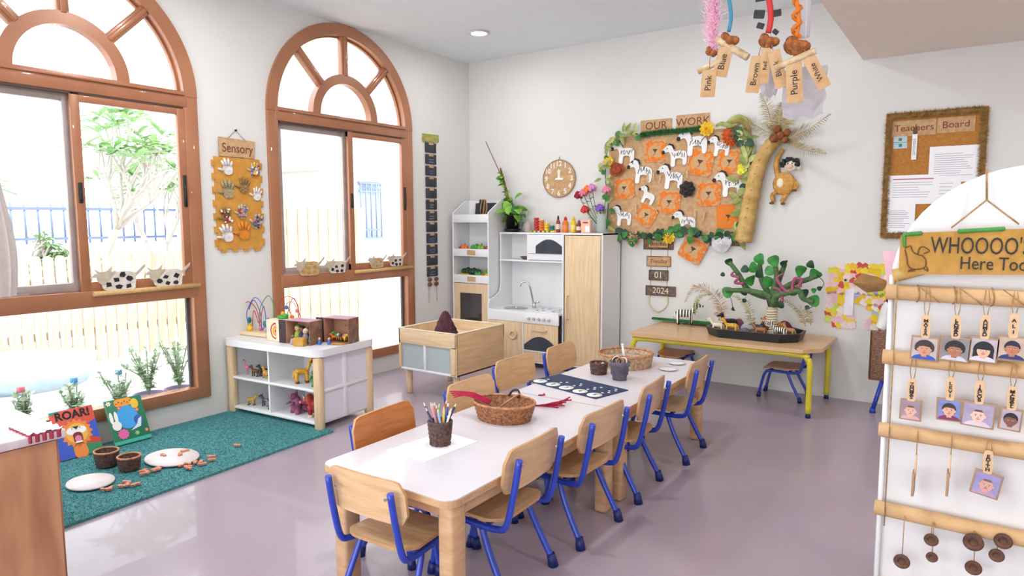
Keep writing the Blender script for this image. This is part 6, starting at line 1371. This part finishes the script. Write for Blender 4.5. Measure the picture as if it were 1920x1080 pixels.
while zz < z1_:
    xx = x0_
    while xx < x1_:
        p = (xx+random.uniform(-.006, .006), zz+random.uniform(-.006, .006))
        if inside(p, BO) and nn < 290:
            k = random.choice([0, 0, 0, 1, 1, 2, 2, 3, 4, 5, 6, 6, 7]); a = random.uniform(0, 1.5)
            if k not in SQ: SQ[k] = MB().prism(rr(.05, .045, .008, 2), .0012, 0).mesh('tissue_square', CP[k])
            link('tissue_square', SQ[k], t, (p[0], -.0055-.0003*(nn % 7), p[1]), (0, a, 0)); nn += 1
        xx += .037
    zz += .035
e = (3.376, 0.868); ob('eye', MB().prism(ring2(.018, 16, .018, *e), .002, -.009), CREAM, t); ob('pupil', MB().prism(ring2(.009, 12, .009, *e), .002, -.0112), DK, t)
bk = [(3.418, 0.851), (3.483, 0.922), (3.59, 0.897), (3.651, 0.863), (3.611, 0.805), (3.513, 0.788)]
def beak(u, v): 
    a = u*2*PI; c = (sum(p[0] for p in bk)/6, sum(p[1] for p in bk)/6); i = u*6 % 6; k = int(i); f_ = i-k; p = [bk[k][q]*(1-f_)+bk[(k+1) % 6][q]*f_ for q in (0, 1)]
    return (c[0]+(p[0]-c[0])*v, -.012-.035*(1-v**2), c[1]+(p[1]-c[1])*v)
ob('paper_beak', MB().grid(beak, 36, 6), mat('beak_paper', '#b58a58', .85, c2='#98703f', scale=10, bump=.5), t)
ob('tape_strip', MB().prism([(3.379, 0.803), (3.437, 0.806), (3.432, 0.614), (3.373, 0.617)], .001, -.013), mat('tape_white', '#efe9f0', .5), t)
# black and white plush hanging between collage and name board
x, z = 3.653, 0.627; m = MB().tube(spline([(.02, 0, .12), (0, 0, .05), (-.015, 0, -.03), (-.03, -.01, -.07)], 4), [.02, .028, .032, .035, .036, .036, .036, .035, .034, .034, .032, .03, .025], 12, m=0).ball((-.03, -.01, -.09), (.016, .016, .012), 1).ball((.03, 0, .11), (.035, .03, .06), 1)
o = ob('plush_toy', m, [WHT, DK], None, (x, -.06, z)); tag(o, 'white plush toy with black ends resting on the woven panel', 'plush toy')

# ---------------------------------------------------------------- ceiling strings with colour name tags
TW = mat('twig_wood', '#d9c3a0', .7, c2='#b8976a', scale=40); FL = mat('dried_orange', '#b06a2c', .7, c2='#7a3c18', scale=50, bump=.6)
def hang(px, cord, cmat, label, tags, fl=.032, spiral=False, r=.006):
    x, z, y = px; t = thing('colour_mobile', label, 'hanging decoration', (x, y, z)); top = HC-z if x < SX else SZ-z
    P = [(0.006*math.sin(k*1.3), 0, .03+k*(top-.03)/14) for k in range(15)]; P[-1] = (0, 0, top-.001)
    ob('cord', MB().tube(spline(P, 3), r, 8), cmat, t)
    if spiral: ob('cord_wrap', MB().tube([(.011*math.cos(k*.9), .011*math.sin(k*.9), .03+k*.006) for k in range(110)], .006, 6), cmat, t)
    m = MB()
    for k in range(5):
        a = k*1.26; m.ball((.016*math.cos(a), .012*math.sin(a), .008*math.sin(k*2)), (fl*.6, fl*.5, fl*.45), 0, RY(a*.3), 9, 6)
    ob('dried_flower', m, FL, t)
    for (dx, dz, w_, h_, a, tx_) in tags:
        c = link('name_tag', MB().prism(rr(w_, h_, .002, 1, 0, -h_/2), .0025, 0).mesh('name_tag', KRAFT), t, (dx, -.02-.004*len(tx_)*0, dz), (0, math.radians(a), .15)); 
        text(tx_, w_*.62, INK, c, (0, -.0032, -h_/2), (PI/2, -PI/2, 0))
        ob('tag_string', MB().tube([(dx*.3, -.01, 0), (dx*.8, -.022, dz*.5), (dx, -.018, dz-.006)], .0015, 4), STRING, t)
    return t
X1 = (3.454, 1.86); X2 = (3.575, 1.838); X3 = (3.656, 1.811); X0 = (3.406, 1.839)
t = hang((X1[0], X1[1], -3.0), None, mat('cord_blue', '#3f8fb0', .7), 'blue cord hanging from the ceiling with a tag lettered Blue', [(.0, -.022, .045, .09, 12, 'Blue')])
ob('twig_bar', MB().cyl((-.035, -.012, .01), (.065, -.012, -.06), .012, n=10), TW, t)
t = hang((X0[0], X0[1]-.01, -3.01), None, PINK, 'pink feather string hanging from the ceiling with a tag lettered Pink', [(-.0, -.055, .045, .085, 3, 'Pink')], .02)
ob('twig_bar', MB().cyl((-.04, -.012, -.055), (.04, -.012, -.028), .009, n=10), TW, t)
fm = MB(); random.seed(5)
for k in range(1500):
    z = random.uniform(.0, .38); w_ = .05*math.sin(PI*min(1, (z+.06)/.42))**.7; a = random.random()*6.28; p = Vector((random.gauss(0, .4)*w_*.6, random.gauss(0, .4)*w_*.6, z)); d = Vector((math.cos(a), math.sin(a)*.6, random.uniform(.2, 1.2))).normalized()*random.uniform(.012, .032); q = d.cross(Vector((0, 1, .1))).normalized()*.0012; fm.add([p-q, p+q, p+d], [(0, 1, 2)], 0, None, False)
ob('feather_boa', fm, mat('feather_pink', '#f0b4cc', .9), t)['kind'] = 'stuff'
t = hang((X2[0], X2[1], -3.0), None, mat('cord_red', '#cf3434', .7), 'red cord hanging from the ceiling with dark paper squares and two tags', [(-.022, -.04, .04, .11, 8, 'Brown'), (.022, -.03, .036, .115, -14, 'Black'), (0, -.02, .026, .105, 1, 'Red')], r=.009)
random.seed(8)
for k, (dx, dz, s, a) in enumerate(((-.03, .09, .032, 8), (.022, .085, .026, -5), (-.025, .055, .022, 20), (.02, .03, .018, 40), (-.028, .14, .03, -4), (.02, .15, .028, 6), (.0, .22, .034, 12), (.01, .29, .03, -10))): ob('paper_square', MB().prism(rr(s, s*.8, .002, 1), .001, 0), DK, t, (dx, .004, dz), (0, math.radians(a), .2))
t = hang((X3[0], X3[1], -3.0), None, mat('cord_orange', '#e07a1c', .7), 'orange wrapped cord hanging from the ceiling with tags lettered Purple and White', [(.0, -.045, .045, .12, -4, 'Purple'), (.04, -.035, .036, .105, -28, 'White')], .045, True)
ob('twig_bar', MB().cyl((-.05, -.02, -.055), (.06, -.02, -.02), .010, n=10), TW, t)
def plastic(x, y, z, w_, h_, lb, sd, top=None):
    random.seed(sd); ph = [random.uniform(0, 6) for _ in range(6)]
    def f(u, v): return (w_*(u-.5)*(1+.05*math.sin(v*11+ph[0])), .010*math.sin(u*9+ph[1]+v*4)+.006*math.sin(v*15+ph[2]), -h_*v+.006*math.sin(u*13+ph[3]))
    t = thing('plastic_sheet', lb, 'plastic sheet', (x, y, z)); ob('crumpled_sheet', MB().grid(f, 26, 30), frost('crinkled_plastic', '#cfcad2', .1), t)
    ob('hanging_thread', MB().tube([(0, 0, 0), (0, 0, (HC if x < SX else SZ)-z-.001)], .0015, 5), WHT, t)
a = (3.672, 1.756); plastic(a[0], -2.95, a[1], .125, .145, 'large grey white crumpled plastic sheet hanging below the orange cord', 1)
a = (3.569, 1.788); plastic(a[0], -2.95, a[1], .05, .105, 'narrow crumpled plastic sheet hanging behind the red cord', 3)
a = (3.656, 1.863); tag(ob('paper_roll', MB().cyl((0, 0, 0), (0, 0, (HC if a[0] < SX else SZ)-a[1]-.001), .018, n=20), frost('white_tube', '#e9e6ea', .15), None, (a[0]+.0, -2.90, a[1])), 'white translucent tube hanging right of the orange cord', 'tube')

# ---------------------------------------------------------------- arched name board at right
PY_ = -3.10; PX0 = 3.955
W_ = .60; PCX = PX0+W_/2
t = thing('name_board', 'white arched board standing at the right with rolled paper tubes across it', 'board', (PCX, PY_, 0))
zt = 1.425; P = [(-W_/2, 0.02), (W_/2, 0.02)]+[(W_/2*math.cos(PI*i/24), zt-.29+.29*math.sin(PI*i/24)) for i in range(25)]
ob('board_panel', MB().prism(P, .018, .018), mat('board_white', '#dedadb', .5, var=.01), t)
ob('edge_trim', MB().tube([(p[0], .009, p[1]) for p in P], .0095, 6, True), WHITE, t)
for s in (-1, 1): ob('stand_foot', MB().rbox((s*.22, .0, .012), (.04, .36, .024), .006), WHITE, t)
ob('left_rail', MB().cyl((-W_/2-.004, -.012, .03), (-W_/2-.004, -.012, 1.15), .007, n=8), WHITE, t)
ROLLS = (1.105, .927, .723, .50, .27)
for i, z in enumerate(ROLLS): 
    m = MB().cyl((-W_/2-.015, -.028, z), (W_/2+.02, -.028, z-.004), .02 if i else .021, n=20)
    ob('paper_roll', m, KRAFTL, t)
ob('corner_wrap', MB().cyl((-W_/2+.0, -.022, 1.148), (-W_/2+.085, -.024, 1.172), .018, .012, 16), KRAFTD, t)
tw = MB().tube([(-W_/2+.012, -.05, 1.14), (-W_/2+.012, -.05, .46)], .0018, 5); ob('twine', tw, STRING, t)
for x in (-.24, -.16, -.08, .0, .08, .17): ob('twine_wrap', MB().tube([(x+.003*math.cos(a), -.028+.0225*math.cos(a*PI/6), 1.104+.0225*math.sin(a*PI/6)) for a in range(12)], .0018, 5, True), STRING, t)
for i in range(3): ob('twine_wrap', MB().tube([(-.24+.09*i, -.05, 1.126), (-.19+.09*i, -.052, 1.085)], .0015, 5), STRING, t)
hk = PCX; ys = PY_-.045
s0 = 4.149, 1.347; s1 = 4.089, 1.273; s2 = 4.206, 1.283; s3 = 4.145, 1.423
sg = thing('welcome_sign', 'golden cardboard sign asking who is here today on the white arched board', 'sign', (0, PY_, 0))
sa = (3.968, 1.263); sb = (3.98, 1.155); sc_x = sa[0]+.43
ob('sign_board', MB().prism([(sa[0]+.006, sa[1]), (sc_x, sa[1]+.022), (sc_x, sb[1]+.016), (sb[0]+.006, sb[1]), (sa[0], sb[1]+.01), (sa[0], sa[1]-.01)], .006, -.045), mat('sign_gold', '#b98a3e', .75, c2='#a87a30', scale=30, bump=.2), sg)
ob('hanging_twine', MB().tube([(s3[0], -.022, s3[1]), (s0[0], -.03, s0[1])], .003, 6).tube([(s0[0], -.03, s0[1]), (s1[0]-.01, -.05, s1[1]+.004)], .0022, 5).tube([(s0[0], -.03, s0[1]), (s2[0]+.01, -.05, s2[1]+.004)], .0022, 5), STRING, sg)
a = (4.037, 1.231); tt_ = text('WHOOOO\'S', .060, INK, sg, (a[0], -.0525, a[1]), (PI/2, 0, 0), align='LEFT', sx=.60); a = (4.101, 1.188); text('Here Today', .046, INK, sg, (a[0], -.0525, a[1]), (PI/2, 0, 0), align='LEFT', sx=.74)
gd = MB(); random.seed(4)
def lf_line(a, b, n):
    for k in range(n): u = k/n; p = (a[0]*(1-u)+b[0]*u, -.054, a[1]*(1-u)+b[1]*u); gd.ball(p, (.0045, .003, .006), 0, None, 6, 4)
lf_line((3.978, 1.26), (4.018, 1.264), 9); lf_line((3.976, 1.257), (3.979, 1.227), 6); lf_line((4.097, 1.269), (4.19, 1.276), 22); ob('leaf_trim', gd, LEAF, sg)['kind'] = 'stuff'
PN_ = mat('pen_brown', '#6b4420', .8)
def pen(pts, r=.0016): return MB().tube(spline([(p[0], -.0525, p[1]) for p in pts], 5), r, 5)
for i, L in enumerate(([(3.98, 1.221), (3.986, 1.198), (3.989, 1.18), (4.001, 1.17), (4.025, 1.174), (4.029, 1.191), (4.021, 1.205), (4.01, 1.208), (3.998, 1.216), (3.992, 1.23), (3.98, 1.224)], [(4.01, 1.208), (4.013, 1.225), (4.023, 1.228), (4.035, 1.218), (4.023, 1.211)], [(4, 1.17), (3.99, 1.164), (4.005, 1.166)], [(4.022, 1.174), (4.034, 1.166), (4.031, 1.177)])): ob('drawn_line', pen(L), PN_, sg)
# photo tags
PF = mat('photo_frame_wood', '#a98668', .6); TG = mat('birch_tag', '#dcb892', .6, c2='#caa27a', scale=20)
def skin(c): return mat('photo_skin_'+c[1:], c, .5, var=.03)
def portrait(par, w_, h_, sk, hair, shirt, bgc, style, x=0, z=0):
    m = MB(); mats = [mat('photo_bg_'+bgc[1:], bgc, .5, scale=30, var=.12), skin(sk), mat('photo_hair_'+hair[1:], hair, .6, scale=60, var=.15), mat('photo_shirt_'+shirt[1:], shirt, .6), DK, mat('photo_lips', '#a8524e', .5), mat('photo_white', '#efeaea', .5)]
    m.prism([(-w_/2, -h_/2), (w_/2, -h_/2), (w_/2, h_/2), (-w_/2, h_/2)], .0006, 0, 0)
    def clip(P): return [(max(-w_/2, min(w_/2, a)), max(-h_/2, min(h_/2, b))) for a, b in P]
    r = h_*.30; cx, cz = x, z-.02*h_
    L = 0
    def lay(P, mi):
        nonlocal L; L += 1; m.prism(clip(P), .0002, -.0006-.0002*L, mi)
    if style == 'long': lay(ring2(r*1.35, 24, r*1.3, cx, cz+.05*r), 2); lay([(cx-r*1.3, cz-r*1.1), (cx+r*1.3, cz-r*1.1), (cx+r*1.25, cz+.2*r), (cx-r*1.25, cz+.2*r)], 2)
    lay(ring2(r*.95, 20, r*1.7, cx, cz-r*1.75), 3)
    lay([(cx-r*.35, cz-r*1.2), (cx+r*.35, cz-r*1.2), (cx+r*.35, cz-.5*r), (cx-r*.35, cz-.5*r)], 1)
    if style == 'curly':
        for k in range(11): a = -.2+k*(PI+.4)/10; lay(ring2(r*.42, 10, r*.42, cx+r*.92*math.cos(a), cz+.25*r+r*.85*math.sin(a)), 2)
    elif style != 'bald': lay(ring2(r*1.08, 24, r*1.02, cx, cz+.22*r), 2)
    for s in (-1, 1):
        if style != 'long': lay(ring2(r*.2, 10, r*.15, cx+s*r*.86, cz-.05*r), 1)
    lay(ring2(r*.98, 24, r*.82, cx, cz-.05*r), 1)
    if style == 'long': lay([(cx-r*.8, cz+.15*r), (cx+r*.8, cz+.15*r), (cx+r*.75, cz+.75*r), (cx, cz+1.05*r), (cx-r*.75, cz+.75*r)], 2)
    elif style == 'bald': lay([(cx-r*.6, cz+.6*r), (cx+r*.6, cz+.6*r), (cx+r*.4, cz+.9*r), (cx-r*.4, cz+.9*r)], 2)
    else: lay([(cx-r*.8, cz+.4*r), (cx-.2*r, cz+.55*r), (cx+r*.8, cz+.4*r), (cx+r*.6, cz+1.0*r), (cx-r*.6, cz+1.0*r)], 2)
    for s in (-1, 1): lay(ring2(r*.085, 10, r*.14, cx+s*r*.33, cz+.02*r), 6); lay(ring2(r*.08, 8, r*.075, cx+s*r*.33, cz+.02*r), 4); lay([(cx+s*r*.33-r*.17, cz+.17*r), (cx+s*r*.33+r*.17, cz+.17*r), (cx+s*r*.33+r*.12, cz+.22*r), (cx+s*r*.33-r*.12, cz+.22*r)], 2)
    lay(ring2(r*.06, 8, r*.1, cx, cz-.22*r), 5 if False else 3 if False else 5)
    lay(ring2(r*.07, 10, r*.24, cx, cz-.48*r), 5)
    o = ob('photo_print', m, mats, par, (0, -.0045, 0)); return o
def ptag(px, py, wpx, hpx, topz, name, sk, hair, shirt, bgc, style, label, tilt=0, y=PY_-.052, tagpx=None):
    c = PTC[(px, py)]; w_ = wpx*.001216*1.0; h_ = hpx*.00128
    t = thing('photo_tag', label, 'photo tag', (c[0], y, c[1]), 0, 'name and photo tags on the white board')
    f = ob('photo_frame', MB().rbox((0, 0, 0), (w_, .006, h_), .001), PF, t); f.rotation_euler = (0, math.radians(tilt), 0); portrait(f, w_-.008, h_-.008, sk, hair, shirt, bgc, style)
    tz = h_/2; th = .058 if name else .04
    g = ob('wooden_tag', MB().prism(sm2([(-.009, 0), (.009, 0), (.010, th*.8), (.006, th), (-.006, th), (-.010, th*.8)], 2), .003, -.001), TG, t); g.location = (0, 0, tz-.002)
    n = len(name); 
    for i, ch in enumerate(name): text(ch, .0115, INK, g, (0, -.0048, th*.82-(i+.5)*th*.74/n), (PI/2, PI/2*0, 0), sx=1.2, off=.0004)
    for s in (-1, 1): ob('string', MB().tube(spline([(s*.002, -.002, tz+th-.006), (s*.006, -.001, (tz+th+topz-c[1])/2), (s*.003, .002, topz-c[1]+.018)], 4), .0011, 5), STRING, t)
    return t
PTC = {(1734, 653): (4.037, 0.963), (1790, 655): (4.103, 0.968), (1844, 656): (4.163, 0.973), (1898, 653): (4.22, 0.983), (1708, 768): (4.014, 0.795), (1780, 768): (4.099, 0.809), (1834, 777): (4.161, 0.806), (1895, 786): (4.227, 0.805), (1850, 907): (4.188, 0.63)}
ptag(1734, 653, 52, 50, ROLLS[0], 'MAYSA', '#c98a68', '#3a2a24', '#2a4fa8', '#bfb0ae', 'curly', 'framed photo of a child in a blue top, first in the top row', 2)
ptag(1790, 655, 54, 50, ROLLS[0], 'LEONARD', '#a8684a', '#231b1a', '#c9c3cc', '#8a8288', 'curly', 'framed photo of a curly haired child, second in the top row', 3)
ptag(1844, 656, 50, 50, ROLLS[0], 'AHMED', '#dba88c', '#15121a', '#cfc8d2', '#b9adb4', 'long', 'framed photo of a child with a long black fringe, third in the top row', 3)
ptag(1898, 653, 50, 48, ROLLS[0], 'ALI', '#b5714f', '#1c1a3c', '#232c66', '#c3a894', 'short', 'framed photo of a child in a navy top, fourth in the top row', 1)
ptag(1708, 768, 42, 44, ROLLS[1], 'THOMAS', '#d9a893', '#6a4a3c', '#c9a0a0', '#9a8490', 'bald', 'framed photo of a fair toddler, first in the second row', 1)
ptag(1780, 768, 46, 46, ROLLS[1], 'LEVI', '#d9a28a', '#3c2a28', '#7a2c50', '#7a86c0', 'short', 'framed photo of a child in a maroon top, second in the second row', -1)
ptag(1834, 777, 58, 50, ROLLS[1], 'JACOB', '#dfb8a8', '#5f4a44', '#cfc0cc', '#a89ab4', 'bald', 'wide framed photo of a baby, third in the second row', 3)
ptag(1895, 786, 38, 44, ROLLS[1], 'MICHAEL', '#7d4a3a', '#1a1418', '#b9a8a8', '#b8a4b0', 'short', 'narrow framed photo of a child, fourth in the second row', 4)
ptag(1850, 907, 50, 50, ROLLS[2], 'EDITH', '#cf9a90', '#7a5a54', '#b090b0', '#9a90c0', 'bald', 'single framed photo of a smiling baby in the third row', 10)
# turned tags and slices lower down
for (a, b, lb) in (((4.033, 0.708), (4.034, 0.569), 'tag turned edge on hanging left in the third row'), ((4.109, 0.723), (4.112, 0.587), 'second tag turned edge on hanging in the third row')):
    t = thing('turned_tag', lb, 'photo tag', (a[0], PY_-.055, 0)); ob('string', MB().tube([(0, .006, ROLLS[2]+.018), (0, 0, a[1]-.03)], .0012, 5), STRING, t); ob('wooden_tag', MB().rbox((0, 0, a[1]-.06), (.004, .018, .06), .001), TG, t); ob('photo_frame', MB().rbox((-.003, 0, b[1]+.03), (.006, .05, .06), .001), PF, t)
SLI = mat('dried_slice', '#6f4a38', .8, c2='#3f2820', scale=30)
for i, (px, rr_, lb) in enumerate((((4.014, 0.375), .02, 'dark dried fruit slice hanging lowest at the left of the board'), ((4.078, 0.454), .017, 'dark dried slice second from the left under the fourth tube'), ((4.082, 0.407), .014, 'dark narrow pod slice under the second dried slice'), ((4.169, 0.473), .023, 'large dark dried slice in the middle of the lower board'), ((4.173, 0.405), .019, 'dark slice at the bottom middle of the board'), ((4.23, 0.493), .02, 'dark dried slice at the right of the lower board'), ((4.219, 0.452), .017, 'tilted dark slice under the right hand one'))):
    t = thing('dried_slice', lb, 'dried slice', (px[0], PY_-.058, px[1]), 0, 'dried slices on the name board'); ob('slice', MB().tube([(rr_*.7*math.cos(k*PI/9), 0, rr_*.7*math.sin(k*PI/9)) for k in range(18)], rr_*.32, 7, True).prism(ring2(rr_*.65, 14), .003, .0015), SLI, t); ob('string', MB().tube([(0, .008, ROLLS[3]-px[1]+.0), (0, 0, rr_)], .0012, 5), STRING, t)
pk_ = (3.929, 1.159); tag(ob('pink_card', MB().prism([(0, -.08), (.03, -.08), (.01, .05), (-.02, .05)], .002, 0), mat('pink_card', '#ecb8c4', .6), None, (pk_[0], -2.95, pk_[1])), 'pink card poking out behind the upper left of the arched board', 'card')
